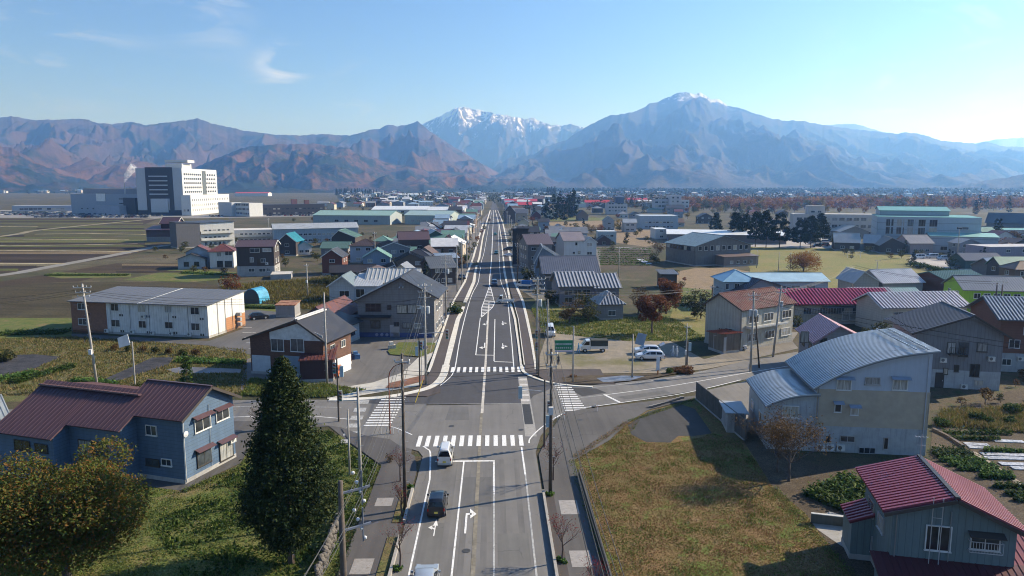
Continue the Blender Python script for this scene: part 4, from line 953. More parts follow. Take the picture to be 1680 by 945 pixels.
    if kind in('suv','kei_van','van'):
        za=bl+.05; zb_=zt-.22; y0=np.interp(za,[pr[1][1],pr[2][1]],[pr[1][0],pr[2][0]]); y1=np.interp(zb_,[pr[1][1],pr[2][1]],[pr[1][0],pr[2][0]])
        w0=xw(0,za)-.1; w1=xw(0,zb_)-.12; mb=MB(); mb.prism([(-w0,y0-.02,za),(w0,y0-.02,za),(w1,y1-.02,zb_),(-w1,y1-.02,zb_)],(0,.05,0)); mb.build('rear_window',gl,root)
    else: slopewin('rear_window',ry[0],ry[1],.04)
    wr=.3 if kind=='kei_van' else .33
    for sx in (-1,1):
        for y in (-L_*.30,L_*.31):
            mb=MB(); mb.tube([(0,0,0),(sx*.2,0,0)],wr,16); t_=mb.build('wheel',RUB(),root,(sx*(Wd-.17),y,wr))
            mb=MB(); mb.tube([(sx*.19,0,0),(sx*.215,0,0)],wr*.6,10); mb.build('rim',STEEL(),t_)
            mb=MB(); mb.tube([(0,0,0),(sx*.012,0,0)],wr+.07,16); mb.build('wheel_arch',RUB(),root,(sx*Wd*.995,y,wr+.0)) if 0 else None
        mb=MB(); mb.box(sx*Wd*.55,L_/2-.06,.62,sx*Wd*.93,L_/2+.0,.78); mb.build('headlight',paint((.7,.72,.75),.15,.05,1,.5),root)
        zz=.95 if kind in('kei_van','van','suv') else .8
        mb=MB(); mb.box(sx*Wd*.78,-L_/2-.02,zz-.22,sx*Wd*.95,-L_/2+.08,zz); mb.build('tail_light',paint((.35,.01,.01),.25),root)
        mb=MB(); mb.box(sx*(Wd+.0),c1-.45,bl+.02,sx*(Wd+.19),c1-.35,bl+.17); mb.build('mirror',pm,root)
    mb=MB(); mb.box(-.17,-L_/2-.035,.52,.17,-L_/2-.01,.69); mb.build('number_plate',paint((.7,.58,.1) if 'kei' in kind or kind=='suv' else (.65,.65,.63),.5),root)
    mb=MB(); mb.box(-Wd*.92,-L_/2-.03,.28,Wd*.92,-L_/2+.1,.46); mb.build('bumper',paint(mul(colr,.6),.5) ,root); mb=MB(); mb.box(-Wd*.92,L_/2-.1,.26,Wd*.92,L_/2+.03,.5); mb.build('bumper',paint(mul(colr,.6),.5) ,root)
    return root
def place(root,x,y,rz): p=pt((x,y)); p.z=.07; root.location=p; root.rotation_euler=(0,0,rz); return root
CARME={}
def simple_car(colr,kind=0):
    k=(colr,kind)
    if k in CARME: return CARME[k]
    me=bpy.data.meshes.new('parked_car'); L_,W_,hb,ht=[(4.3,1.7,.85,1.45),(4.5,1.75,1.0,1.75),(3.4,1.48,1.0,1.85)][kind]
    mb=MB(); mats=[]; a=L_/2;b=W_/2
    pr=[(-a,.3),(-a,hb),(a-.1,hb-.12),(a,.3)]
    mb.prism([(-b,y,z) for y,z in pr],(2*b,0,0)); nb=len(mb.f)
    c0,c1=(-a+.25 if kind else -a+.5),a-1.2 if kind<2 else a-.5
    n=len(mb.v); q=.16
    mb.v+=[(-b+.05,c0-.1,hb-.02),(b-.05,c0-.1,hb-.02),(b-.05,c1+.4,hb-.05),(-b+.05,c1+.4,hb-.05),(-b+q,c0+.25,ht-.05),(b-q,c0+.25,ht-.05),(b-q,c1-.25,ht-.05),(-b+q,c1-.25,ht-.05)]
    mb.f+=[(n,n+1,n+5,n+4),(n+1,n+2,n+6,n+5),(n+2,n+3,n+7,n+6),(n+3,n,n+4,n+7)]; ng=len(mb.f)
    mb.box(-b+q-.02,c0+.22,ht-.05,b-q+.02,c1-.22,ht); nr=len(mb.f)
    for sx in (-1,1):
        for y in (-L_*.3,L_*.3): mb.tube([(sx*(b-.18),y,.32),(sx*(b+.01),y,.32)],.32,8)
    me=mb.mesh('parked_car'); 
    for m_ in (carpaint(colr),glassm((.012,.014,.017),.04),RUB()): me.materials.append(m_)
    for i,p in enumerate(me.polygons): p.material_index=0 if i<nb or ng<=i<nr else (1 if i<ng else 2)
    bm=bmesh.new(); bm.from_mesh(me); bmesh.ops.recalc_face_normals(bm,faces=bm.faces); bm.to_mesh(me); bm.free()
    CARME[k]=me; return me
# ---- foliage
def leaf_quads(cent,size,flat=0.,rs=RS,up_=None):
    n=len(cent); th=rs.rand(n)*2*np.pi; ph=np.arccos(1-2*rs.rand(n))
    nrm=np.stack([np.sin(ph)*np.cos(th),np.sin(ph)*np.sin(th),np.abs(np.cos(ph))+flat],1); nrm/=np.linalg.norm(nrm,axis=1)[:,None]
    a=rs.randn(n,3); a-=nrm*(a*nrm).sum(1)[:,None]; a/=np.linalg.norm(a,axis=1)[:,None]; b=np.cross(nrm,a)
    s_=(size*(.6+.8*rs.rand(n)))[:,None] if np.ndim(size)==0 else (size*(.6+.8*rs.rand(n)))[:,None]
    V=np.empty((n,4,3)); V[:,0]=cent-a*s_; V[:,1]=cent-b*s_*.45; V[:,2]=cent+a*s_; V[:,3]=cent+b*s_*.45
    return V.reshape(-1,3),np.arange(n*4).reshape(n,4)
def crown_points(n,blobs,rs,shell=.55):
    """points inside a set of ellipsoid clumps (x,y,z,rx,ry,rz), denser at the rim"""
    bl=np.array(blobs,float); vol=bl[:,3]*bl[:,4]*bl[:,5]; k=rs.choice(len(bl),n,p=vol**.7/(vol**.7).sum())
    d=rs.randn(n,3); d/=np.linalg.norm(d,axis=1)[:,None]; r_=(shell+(1-shell)*rs.rand(n)**.6)*(1+.08*rs.randn(n))
    return bl[k,:3]+d*r_[:,None]*bl[k,3:6]
def branches(mb,p0,h,rng,levels=3,n0=6,spread=.6,r0=.2,up_=.5,tips=None,ln=None,lean=(0,0)):
    tips=tips if tips is not None else []
    def grow(p,d,l,r_,lv):
        q=p; pts=[p]; rr=[r_]; k=4
        for i in range(k):
            d=(d+Vector((rng.uniform(-1,1),rng.uniform(-1,1),rng.uniform(-.2,.6)))*.18).normalized(); q=q+d*l/k; pts.append(q); rr.append(r_*(1-.75*(i+1)/k))
        mb.tube(pts,rr,5 if lv else 6,False)
        if lv==0: tips.append(q); return
        m_=rng.randint(3,4)
        for i in range(m_):
            t=rng.uniform(.35,1.0); b=pts[min(k,int(t*k))]; a=rng.uniform(0,6.283)
            nd=(d*.7+Vector((math.cos(a),math.sin(a),rng.uniform(-.1,.7)))*spread).normalized()
            grow(b,nd,l*rng.uniform(.55,.75),r_*.5,lv-1)
    top=Vector(p0)+Vector((lean[0],lean[1],h)); mb.tube([p0,Vector(p0).lerp(top,.5)+Vector((.1,0,0)),top],[r0*1.25,r0,r0*.75],8)
    for i in range(n0):
        a=6.283*i/n0+rng.uniform(-.4,.4); t=rng.uniform(.55,1)
        grow(Vector(p0).lerp(top,t),Vector((math.cos(a)*spread*1.4,math.sin(a)*spread*1.4,up_+rng.uniform(0,.5))).normalized(),(ln or h)*rng.uniform(.7,1.1),r0*.5,levels-1)
    return tips
def broadleaf(A,h,cw,label,mat,n=3000,leaf=.16,trunk=.2,seed=1,bark=None,group=None,name='broadleaf_tree',cat='tree',th=.35,levels=3,dens=1,low=.3,nb=16):
    rng=random.Random(seed); rs=np.random.RandomState(seed); a=pt(A); a.z=0; root=empty(name,a,rng.uniform(0,6),label,cat,group)
    mb=MB(); tips=branches(mb,(0,0,-.2),h*th,rng,levels,6,.6,trunk,.5,None,h*.36)
    mb.build('trunk',bark or barkm(),root,fix=False)
    bl=[]
    for i in range(nb):
        z=rng.uniform(low,.86)*h; rr=cw/2*math.sqrt(max(.05,1-((z/h-.55)/.5)**2)); an=rng.uniform(0,6.283); q=rr*rng.uniform(.3,.75); s_=cw*rng.uniform(.13,.24)
        bl.append((q*math.cos(an),q*math.sin(an),z,s_,s_,s_*.7))
    for t_ in tips[:14]: bl.append((t_.x*.8,t_.y*.8,min(t_.z,h*.9),cw*.1,cw*.1,cw*.09))
    c=crown_points(n,bl,rs); V,Fq=leaf_quads(c,leaf,.3,rs); npmesh('crown',V,Fq,mat,root); return root
def conifer(A,h,cw,label,mat,n=4000,leaf=.22,seed=1,group=None,name='conifer',z0=.1,pw=1.0,trunk=.22,ragged=.12,cat='tree',full=False):
    rng=random.Random(seed); rs=np.random.RandomState(seed); a=pt(A); a.z=0; root=empty(name,a,rng.uniform(0,6),label,cat,group)
    mb=MB(); mb.tube([(0,0,-.2),(0,0,h*.5),(0,0,h*.97)],[trunk,trunk*.6,.03],8); mb.build('trunk',barkm((.09,.065,.05)),root)
    nb=max(40,n//70); cs_=[]; 
    for i in range(nb):
        t=z0+(1-z0)*rng.random()**1.15; rmax=cw/2*((1-t)/(1-z0))**pw*min(1,(t-z0)*9+.45)
        if full: rmax=cw/2*min(1,.3+(t-z0)/.22*.7)*(1-max(0,(t-.36)/.64))**pw
        an=rng.uniform(0,6.283); q=rmax*(1-ragged*2*rng.random()); cs_.append((q*.55*math.cos(an),q*.55*math.sin(an),t*h-q*.12,q*math.cos(an),q*math.sin(an),t*h-q*.3+rng.uniform(-.1,.3)))
    cs_=np.array(cs_); k=rs.randint(0,nb,n); u_=rs.rand(n,1)**.6; c=cs_[k,:3]*(1-u_)+cs_[k,3:6]*u_; sp_=.13+.22*np.minimum(1,np.linalg.norm(cs_[k,3:5],axis=1))[:,None]; c=c+rs.randn(n,3)*sp_*np.array([1,1,.7])*(h/14)**.5
    V,Fq=leaf_quads(c,leaf,.1,rs); npmesh('crown',V,Fq,mat,root); return root
def bush(A,w,h,label,mat,n=500,leaf=.12,seed=1,group=None,name='shrub',cat='shrub',stems=True):
    rs=np.random.RandomState(seed); rng=random.Random(seed); a=pt(A); a.z=0; root=empty(name,a,0,label,cat,group)
    bl=[(rng.uniform(-.3,.3)*w,rng.uniform(-.3,.3)*w,h*rng.uniform(.3,.65),w*.25,w*.25,h*.33) for i in range(7)]
    c=crown_points(n,bl,rs,.4); c[:,2]=np.maximum(c[:,2],.05); V,Fq=leaf_quads(c,leaf,.2,rs); npmesh('foliage',V,Fq,mat,root)
    if stems:
        mb=MB()
        for i in range(5): an=rng.uniform(0,6.3); mb.tube([(0,0,0),(math.cos(an)*w*.25,math.sin(an)*w*.25,h*.6)],[.04,.015],5,False)
        mb.build('stem',barkm(),root,fix=False)
    return root
def in_poly(x,y,poly):
    c=np.zeros(len(x),bool); n=len(poly)
    for i in range(n):
        x0,y0=poly[i];x1,y1=poly[(i+1)%n]
        if y0==y1: continue
        c^=((y0>y)!=(y1>y))&(x<(x1-x0)*(y-y0)/(y1-y0)+x0)
    return c
def clear(x,y,m=.8):
    for h in FOOT:
        dx,dy=x-h.A.x,y-h.A.y
        if abs(dx)+abs(dy)>90: continue
        a=dx*h.u.x+dy*h.u.y; b=dx*h.v.x+dy*h.v.y
        if -m<a<h.w+m and -m<b<h.d+m: return False
    return True
def grass(name,label,pts,n,hgt,mat,lvl,seed=1,wd=.05,clump=.35,cat='grass',holes=()):
    rs=np.random.RandomState(seed); poly=[tuple(pt(p)[:2]) for p in pts]; xs=[p[0] for p in poly];ys=[p[1] for p in poly]
    m_=int(n*2.6); x=rs.uniform(min(xs),max(xs),m_); y=rs.uniform(min(ys),max(ys),m_)
    k=in_poly(x,y,poly)&(fbm(x/3.1+seed,y/3.1,4)+rs.randn(m_)*.25>-clump); 
    for hp in holes: k&=~in_poly(x,y,[tuple(pt(p)[:2]) for p in hp])
    x=x[k][:n];y=y[k][:n]; n=len(x)
    hh=hgt*(.4+rs.rand(n))*(1+.9*np.clip(fbm(x/2.3+9,y/2.3,3),-.6,1)); an=rs.rand(n)*2*np.pi; b=np.stack([x,y,np.full(n,lvl)],1)
    e=np.stack([np.cos(an),np.sin(an),0*an],1)*(wd*(.6+rs.rand(n)))[:,None]; ln_=rs.randn(n,3)*hh[:,None]*.45; ln_[:,2]=hh
    V=np.stack([b-e,b+e,b+ln_],1).reshape(-1,3); o=npmesh(name,V,np.arange(n*3).reshape(n,3),mat); tag(o,label,cat,None,'stuff'); return o
# ================= buildings left of the street =================
MAR=roofm((.10,.058,.066),.4,.2); MAR2=roofm((.12,.05,.05),.5,.15,.1); DKR=roofm((.045,.045,.05),.45,.2); GRYR=roofm((.20,.215,.24),.4,.4); LGR=roofm((.42,.44,.45),.38,.4); BLR=roofm((.08,.25,.42),.4,.2); GRR=roofm((.25,.38,.33),.5,.2)
BRNR=roofm((.085,.06,.055),.5,.2); SLR=roofm((.13,.14,.16),.5,.25); WROOF=roofm((.62,.64,.65),.45,.2); TEALR=roofm((.06,.30,.36),.4,.2); PINKR=roofm((.20,.035,.06),.35,.2)
WG=wallm((.36,.40,.45),.4); WW=wallm((.62,.61,.58),.45,True,.2); WC=wallm((.48,.44,.37),.45); WGR=wallm((.22,.21,.21),.4); WDB=wallm((.06,.045,.04),.3,True); WBL=wallm((.20,.28,.38),.3,False,.2); WBR=wallm((.16,.075,.05),.35); WCON=concrete((.34,.33,.32)); WDG=wallm((.11,.11,.12),.4); WTAN=wallm((.33,.27,.22),.45)
TRW=paint((.6,.6,.58),.5,.15); TRD=paint((.05,.04,.035),.6,.15); WOOD=wallm((.13,.08,.05),.25,True)
# L1 long blue house
h=House('timber_house','long blue clapboard house with stepped maroon roof left of the tall dark cedar',W(-51.6,73.3),W(-29.3,65.6),7.2)
WB=wallm((.088,.145,.225),.35,False,.25)
h.body(6.6,'gable_u',1.9,WB,MAR,x0=17.0,w=h.w-17.0,over=.6,panels=.52,rib=(.05,.045),trim=TRD)
h.win('right',318,683,345,706,awn=MAR); h.win('right',353,670,375,689,awn=MAR); h.win('right',322,736,347,762,fr=FR_D,awn=MAR,rail=None); h.win('right',359,722,382,753,sash=2,fr=FR_D,awn=MAR,glass=CUR[0])
h.win('front',240,698,258,714); h.win('front',240,752,262,764,fr=FR_D); h.win('front',266,752,282,764)
mb=MB(); mb.lathe([(.28,0),(.3,.03),(.05,.1)],(0,0,0),14)
q=h.hit('right',302,712); o,n,t,rz_=h.plane('right'); ds=mb.build('satellite_dish',paint((.65,.65,.65),.4),h.root,o+t*q[0]+n*.2+Vector((0,0,q[1]))); ds.rotation_euler=(0,R(90),0)
h.ac('right',6.6,1.9); h.pipe('right',.1,.2,6.5,paint((.5,.5,.5))); h.pipe('right',3.6,.5,6.8,paint((.3,.35,.4)),.03)
h.body(5.62,'shed_f',1.95,WB,MAR,x0=11.7,y0=-1.9,w=6.6,d=3.7,over=.55,overg=.3,panels=.52,rib=(.05,.045))
h.winm('front',2.2,2.3,1.7,1.7,fr=FR_D,glass=CUR[1]); h.winm('front',4.0,2.3,1.7,1.7,fr=FR_D,glass=GLS[2])
h.body(4.72,'shed_f',2.85,WB,MAR,x0=4.8,y0=-3.6,w=7.1,d=5.4,over=.55,overg=.3,panels=.52,rib=(.05,.045))
h.winm('front',3.2,2.9,2.0,1.0,fr=FR_D,glass=GLS[1]); h.winm('front',5.6,3.0,1.6,.8,fr=FR_D,glass=GLS[1])
h.body(6.3,'shed_b',1.27,WB,MAR,x0=4.8,y0=1.83,w=12.3,d=5.35,over=.5,overg=.3,seam=.52)
# grey shed at the frame edge
h=House('shed','grey metal roofed shed left of the long blue house',P(-75,762),P(16,742),8); h.body(3.6,'gable_u',1.6,WG,roofm((.30,.33,.34),.45,.3),over=.5,seam=.45); h.grid('right',1,[1.2])
# L3 apartment block
h=House('apartment_block','two storey white and brown brick apartment block under one grey sloping roof',(120,545),(343,555),12.2,'apartment block')
ORB=brickm((.26,.13,.08)); WHB=wallm((.7,.69,.66),.5,True,.35)
h.body(6.1,'shed_f',.9,WHB,SLR,over=.7,overg=.25,seam=1.25,rib=(.12,.06),trim=TRD)
LB=h.w*.265; mb=MB(); mb.box(-.03,-.04,-.1,LB,0,6.05); mb.build('brick_cladding',ORB,h.root)
mb=MB(); mb.box(h.w,5.6,-.1,h.w+.04,12.24,2.8); mb.build('brick_cladding',wallm((.42,.2,.09),.4),h.root)
for x0,y0,x1,y1 in ((128,497,141,508),(129,522,143,533),(182,498,195,510),(183,524,197,536),(226,500,239,512),(228,526,240,538),(270,502,282,513),(271,528,284,539),(313,504,327,516),(314,530,328,542)):
    h.win('front',x0,y0,x1,y1)
    q=h.hit('front',x1+2,y1+4); 
    for k in (0,.5): mb=MB(); mb.box(-.08,-.15,-.25,.08,0,.15); mb.build('vent',TRD,h.root,(q[0]+k,0,q[1]-.3))
for x in range(5): h.pipe('front',LB+1+x*4.1,.2,6,paint((.12,.12,.12)),.03)
for x in (7.6,13.2,17.5,21.5,25.3): h.ac('front',x,.35)
h.acp('front',236,519)
for z in (.6,1.6,2.6,3.6): 
    mb=MB(); mb.box(-.9,-.5,z,-.0,.1,z+.65) 
    mb.build('meter_box',paint((.35,.35,.34)),h.root,(h.w+.9,9.6,0)) if z<3 else None
for x in (3.0,5.4,7.8): h.pipe('right',x,.2,6.4,paint((.25,.25,.25)),.05)
mb=MB(); mb.beam((h.w*.52,-.7,6.17),(h.w*.52,12.6,7.2),.16,.16); mb.build('roof_divider',paint((.6,.6,.58)),h.root)
# L4 brown brick house
h=House('brick_house','brown brick house with white gable band and dark ridged roof beside the apartment parking',(413,613),(532,621),9.0)
BRB=brickm((.12,.06,.042))
h.body(5.6,'gable_v',2.6,BRB,DKR,over=.9,overg=.6,ridge=.66,eave_b=5.9,trim=TRD,cap=True)
mb=MB(); x0_=h.w*.28; mb.prism([(x0_,-.03,5.45),(h.w+.0,-.03,5.6),(h.w,-.03,6.4),(h.w*.66,-.03,8.0),(x0_,-.03,6.55)],(0,-.04,0)); mb.build('gable_band',paint((.55,.56,.56),.6,.2),h.root)
mb=MB(); mb.beam((h.w*.66-.15,-.4,8.75),(h.w*.66-.15,8.6,8.75),.22,.3); mb.beam((h.w*.66+.25,-.4,8.7),(h.w*.66+.25,8.6,8.7),.16,.2); mb.build('ridge_beam',paint((.55,.55,.56)),h.root)
h.win('front',445,556,466,576); h.win('front',477,555,499,577)
h.shutter('front',414,583,444,612,paint((.52,.57,.62),.5)); h.shutter('front',465,584,492,616,paint((.25,.33,.42),.5),'sliding_door')
h.ac('right',1.2,2.0); h.grid('right',2,[3.4],1.4,1.1)
gx=h.w
# L5 dark garage
g=House('garage','dark maroon lean-to garage beside the brown brick house',(494,628),(547,626),6.0,'garage'); g.body(3.2,'shed_f',.7,wallm((.05,.022,.025),.25,True),MAR2,over=.25,seam=.5)
g=House('porch','small maroon roofed porch behind the dark garage',(522,606),(552,605),3.5,'porch'); g.body(2.8,'shed_f',.8,BRB,MAR2,over=.3,seam=.45)
t=empty('notice_board',P(563,612),R(70),'white board fence panel standing beside the dark garage','board'); mb=MB(); mb.box(-2.2,-.06,.1,2.2,.06,2.5); mb.build('panel',paint((.74,.75,.74)),t)
for x in (-2,0,2): mb=MB(); mb.box(x-.06,.06,0,x+.06,.18,2.4); mb.build('post',STEEL(),t)
# L8 + L10
h=House('low_house','low house with broad dull maroon roof behind the brown brick house',(492,560),(552,562),13); h.body(4.1,'gable_v',2.2,WGR,roofm((.12,.06,.06),.6,.1,.15),over=.5,ridge=.5,seam=None); h.grid('front',2,[1.3])
h=House('low_house','grey single storey annex between the brick house and the large grey house',(553,572),(590,556),9); h.body(3.4,'gable_u',1.5,WG,DKR,over=.6); h.grid('front',2,[1.2],fr=FR_D)
h=House('storage_shed','small grey steel shed with rusty top behind the parked black car',(453,521),(484,521),4,'shed'); h.body(2.6,'shed_f',.3,wallm((.28,.27,.27),.25,True),roofm((.35,.2,.12),.7,0,.4),over=.2)
# L6 big grey house
h=House('large_house','large dark grey two storey house with its gable end facing the crossing',(588,553),(713,554),12.5)
h.body(up(pt((588,553)),492),'gable_v',up(pt((660,553)),463)-up(pt((588,553)),492),wallm((.205,.195,.195),.45,False,.3),DKR,over=1.0,overg=.8,ridge=.58,eave_b=up(pt((713,554)),485),trim=TRD)
h.win('front',600,498,625,511,fr=FR_D,sash=3); h.win('front',635,500,642,508,fr=FR_D); h.win('front',651,500,668,514,fr=FR_D); h.win('front',669,500,684,514,fr=FR_D); h.acp('front',688,503)
h.win('front',608,526,624,538,fr=FR_D); h.win('front',646,528,655,535,fr=FR_D); h.win('front',660,529,675,538,fr=FR_D); h.win('front',680,530,691,538,fr=FR_W,glass=CUR[1])
h.canopy('front',h.w*.18,up(pt((588,553)),517),7.5,1.2,DKR); h.door('front',h.w*.48,.1,1.7,2.2,FR_S)
mb=MB(); mb.beam((h.w*.58-.3,-.6,9.5),(h.w*.58-.3,12.8,9.5),.16,.25); mb.beam((h.w*.58+.35,-.6,9.5),(h.w*.58+.35,12.8,9.5),.16,.25); mb.build('ridge_beam',paint((.45,.46,.5)),h.root)
mb=MB(); mb.box(.2,-.05,-.1,h.w-.5,-.0,.9); mb.build('blue_sheet',paint((.06,.08,.2)),h.root)
for i in range(4): mb=MB(); mb.tube([(3.5+i*.95,-.12,.5),(3.5+i*.95,-.05,.5)],.3,12); mb.build('round_vent',paint((.3,.3,.4)),h.root)
h.grid('right',3,[1.2,4.6])
# L7
h=House('metal_roof_house','white house with a pale ribbed metal roof behind the large grey house',(541,497),(612,497),9); e=up(pt((541,497)),468)
h.body(e,'gable_v',2.2,wallm((.45,.47,.48),.4,False,.3),roofm((.16,.2,.21),.45,.3),over=.6,w=h.w*.56,ridge=.55,trim=TRW); h.win('front',557,477,573,487); h.body(e-.2,'shed_f',1.8,WG,LGR,x0=h.w*.56,w=h.w*.6,over=.5,seam=.6)
h.win('front',584,474,598,488); h.body(e+.2,'gable_u',2.8,WG,roofm((.5,.5,.47),.45,.3),x0=h.w*.78,y0=3.5,w=12.5,d=10,over=.5,seam=1.0,rib=(.12,.12))
# L11 tall dark house
h=House('tower_house','tall dark brown three storey house on a grey concrete ground floor beside the fields',(390,454),(451,453),9.5)
e=up(pt((390,454)),405); h.body(e,'gable_u',1.6,WDB,roofm((.10,.07,.08),.5,.2),over=.5,seam=.5,band=up(pt((390,454)),437),bandmat=WCON,trim=TRW)
for b in ((410,407,426,414),(431,407,445,413),(410,422,416,430),(428,424,436,430),(408,440,418,446),(425,440,436,446),(438,440,443,445)): h.win('front',*b)
h.grid('right',2,[1,4,7.5],1.6,1.4,glass=CUR[0]); h.acp('front',438,432)
t=House('concrete_platform','low grey concrete platform beside the tall dark brown house',(444,459),(478,458),8,'platform'); t.body(1.5,'flat',0,WCON,concrete((.5,.48,.44)),parapet=.0)
# L12
h=House('farm_house','white two storey house with faded maroon hip roof at the field edge',(345,441),(384,440),8); e=up(pt((345,441)),412); h.body(e,'hip',2,WW,MAR2,over=.6)
h.win('front',356,414,363,421); h.win('front',369,412,381,419); h.win('front',356,428,366,438,fr=FR_D); h.win('front',369,428,381,438,fr=FR_D)
h.body(e-.5,'gable_v',2,WG,MAR2,x0=-8,y0=3,w=8,d=6,over=.5); h.body(3.6,'gable_v',1.6,WG,DKR,x0=-10,y0=-.5,w=8.5,d=4,over=.5); h.grid('front',2,[1],1.6,1.6,fr=FR_D)
# L13 apartments, L14 hut
h=House('apartment_block','dark grey slab ended apartment block with pale balcony galleries by the fields',(291,408),(330,406),11,'apartment block'); e=up(pt((291,408)),367)
h.body(e,'shed_r',.4,WDG,DKR,over=.2); h.body(e-.3,'shed_l',.4,WW,DKR,x0=h.w,y0=2,w=16,d=22,over=.4)
for z in (3,6.2): h.balcony('front',8,z,15,1.4,paint((.6,.58,.52)),1.1)
h.grid('front',6,[3.2,6.4],1.2,1.6); h.grid('front',6,[.4],1.2,1.8)
h=House('apartment_block','lower apartment block with dark end wall and pale flat roof',(346,401),(384,400),10,'apartment block'); e=up(pt((346,401)),381); h.body(e,'flat',.2,WDG,DKR,parapet=.1); h.body(e+.4,'flat',.2,WW,concrete((.55,.53,.5)),x0=h.w,y0=3,w=22,d=16,parapet=.1,over=.6); h.balcony('front',11,3.1,21,1.3,paint((.6,.58,.52))); h.grid('front',8,[.5,3.4],1.3,1.5)
h=House('storehouse','maroon roofed storehouse standing alone at the far field corner',(241,397),(288,397),9,'storehouse'); e=up(pt((241,397)),377); h.body(e,'shed_f',1.5,wallm((.10,.07,.07),.4),MAR,over=.7,w=h.w*.9,band=2.6,bandmat=wallm((.24,.24,.24),.4)); h.body(e+3.2,'gable_u',2.6,wallm((.07,.035,.04),.3,True),MAR,x0=h.w*.42,y0=3,w=h.w*.56,d=8,over=.7,trim=TRW); h.grid('right',2,[6.5],1.2,1.1)
# L15-25 cluster
def simple(name,label,A,B,depth,eavey,roof,rise,wall,rm,wins=(3,),floors=None,over=.5,seam=.6,cat='house',ridge=.5,trim=None,fr=None,right=True,**k):
    h=House(name,label,A,B,depth,cat); a=pt(A); a.z=0; e=up(a,eavey); h.body(e,roof,rise,wall,rm,over=over,seam=seam,ridge=ridge,trim=trim,**k)
    fl=floors if floors is not None else ([1.0,3.9] if e>5 else [1.0]); fl=[z for z in fl if z+1.3<e+.2] or [.9]
    n=wins[0]
    if n: h.grid('front',n,fl,min(1.7,h.w/n*.55),1.15,fr=fr)
    if right: h.grid('right' if a.x<0 else 'left',max(1,int(depth/4)),fl,1.3,1.1,fr=fr)
    return h
simple('blue_roof_house','brown house with bright teal blue gabled roof behind the tall dark house',(457,420),(486,420),11,396,'gable_v',3,WDB,TEALR,(1,),trim=TRW)
simple('porch','teal roofed white front part joined to the brown house',(487,419),(512,418),7,405,'gable_v',2,WW,TEALR,(2,),cat='house wing')
simple('long_block','long pale blue two storey block with light grey roof left of the houses',(450,401),(588,397),12,376,'gable_u',2.2,wallm((.3,.36,.42),.5),LGR,(14,),cat='apartment block',seam=1.2)
simple('green_roof_house','dark house with pale green roof beside the long pale block',(545,405),(583,405),14,389,'gable_v',3,WDB,GRR,(2,),trim=TRW,ridge=.3)
simple('green_roof_house','low house with long dull green roof behind the small red house',(527,421),(571,421),9,407,'gable_u',2.2,WGR,roofm((.12,.2,.17),.5,.2),(3,))
simple('brick_house','small red brown house with grey gable roof beside the open lot',(529,451),(562,451),8,421,'gable_v',2.2,brickm((.14,.05,.035)),SLR,(1,),trim=TRW)
simple('town_house','pale blue two storey house with dark hip roof left of the grey gabled house',(575,432),(618,432),9,403,'hip',2.0,wallm((.38,.42,.5),.4),BRNR,(2,),floors=[1,4.6])
simple('town_house','mid grey gabled house with three white framed upper windows',(620,440),(673,438),10,408,'gable_v',2.0,wallm((.2,.22,.25),.3),DKR,(3,),trim=TRW,floors=[1,5])
simple('town_house','tall maroon brown house with flat purple brown roof in the street row',(656,425),(704,424),10,393,'gable_u',2.6,wallm((.075,.05,.055),.4),roofm((.13,.085,.09),.5,.2),(2,),floors=[1,4,7])
simple('town_house','dark house with pale green strip roof in front of the grey gabled house',(543,466),(616,464),7,447,'gable_u',1.6,WDB,roofm((.05,.045,.045),.5),(2,))
simple('town_house','low dark house with curved white verge below the maroon tall house',(620,462),(655,461),9,446,'gable_v',1.8,WDB,DKR,(1,),trim=TRW,ridge=.8)
simple('town_house','brown house with black tiled gable behind the bare garden tree',(650,456),(702,455),9,429,'gable_v',2.2,wallm((.13,.10,.07),.4),DKR,(2,),ridge=.45)
simple('town_house','dark green walled house with pale roof edge at the street',(695,418),(735,417),11,390,'gable_v',2.8,wallm((.05,.10,.085),.35),WROOF,(1,),ridge=.5)
simple('town_house','teal green house with overgrown wall at the street bend',(722,428),(745,428),9,398,'gable_v',2.4,wallm((.07,.2,.16),.4),roofm((.11,.08,.09),.5),(1,))
simple('town_house','black shingled house behind the left pavement with light gutter line',(708,470),(748,468),12,440,'gable_u',2.6,WDB,roofm((.14,.15,.16),.5,.2),(3,))
simple('town_house','narrow grey shop house with light blue roof edge by the left pavement',(720,447),(752,446),8,424,'shed_f',.8,WG,roofm((.3,.35,.4),.4,.3),(2,))
simple('town_house','dark purple house with shallow roof next to the teal green house',(722,405),(752,404),12,385,'gable_u',2,wallm((.1,.08,.11),.4),roofm((.1,.07,.09)),(2,))
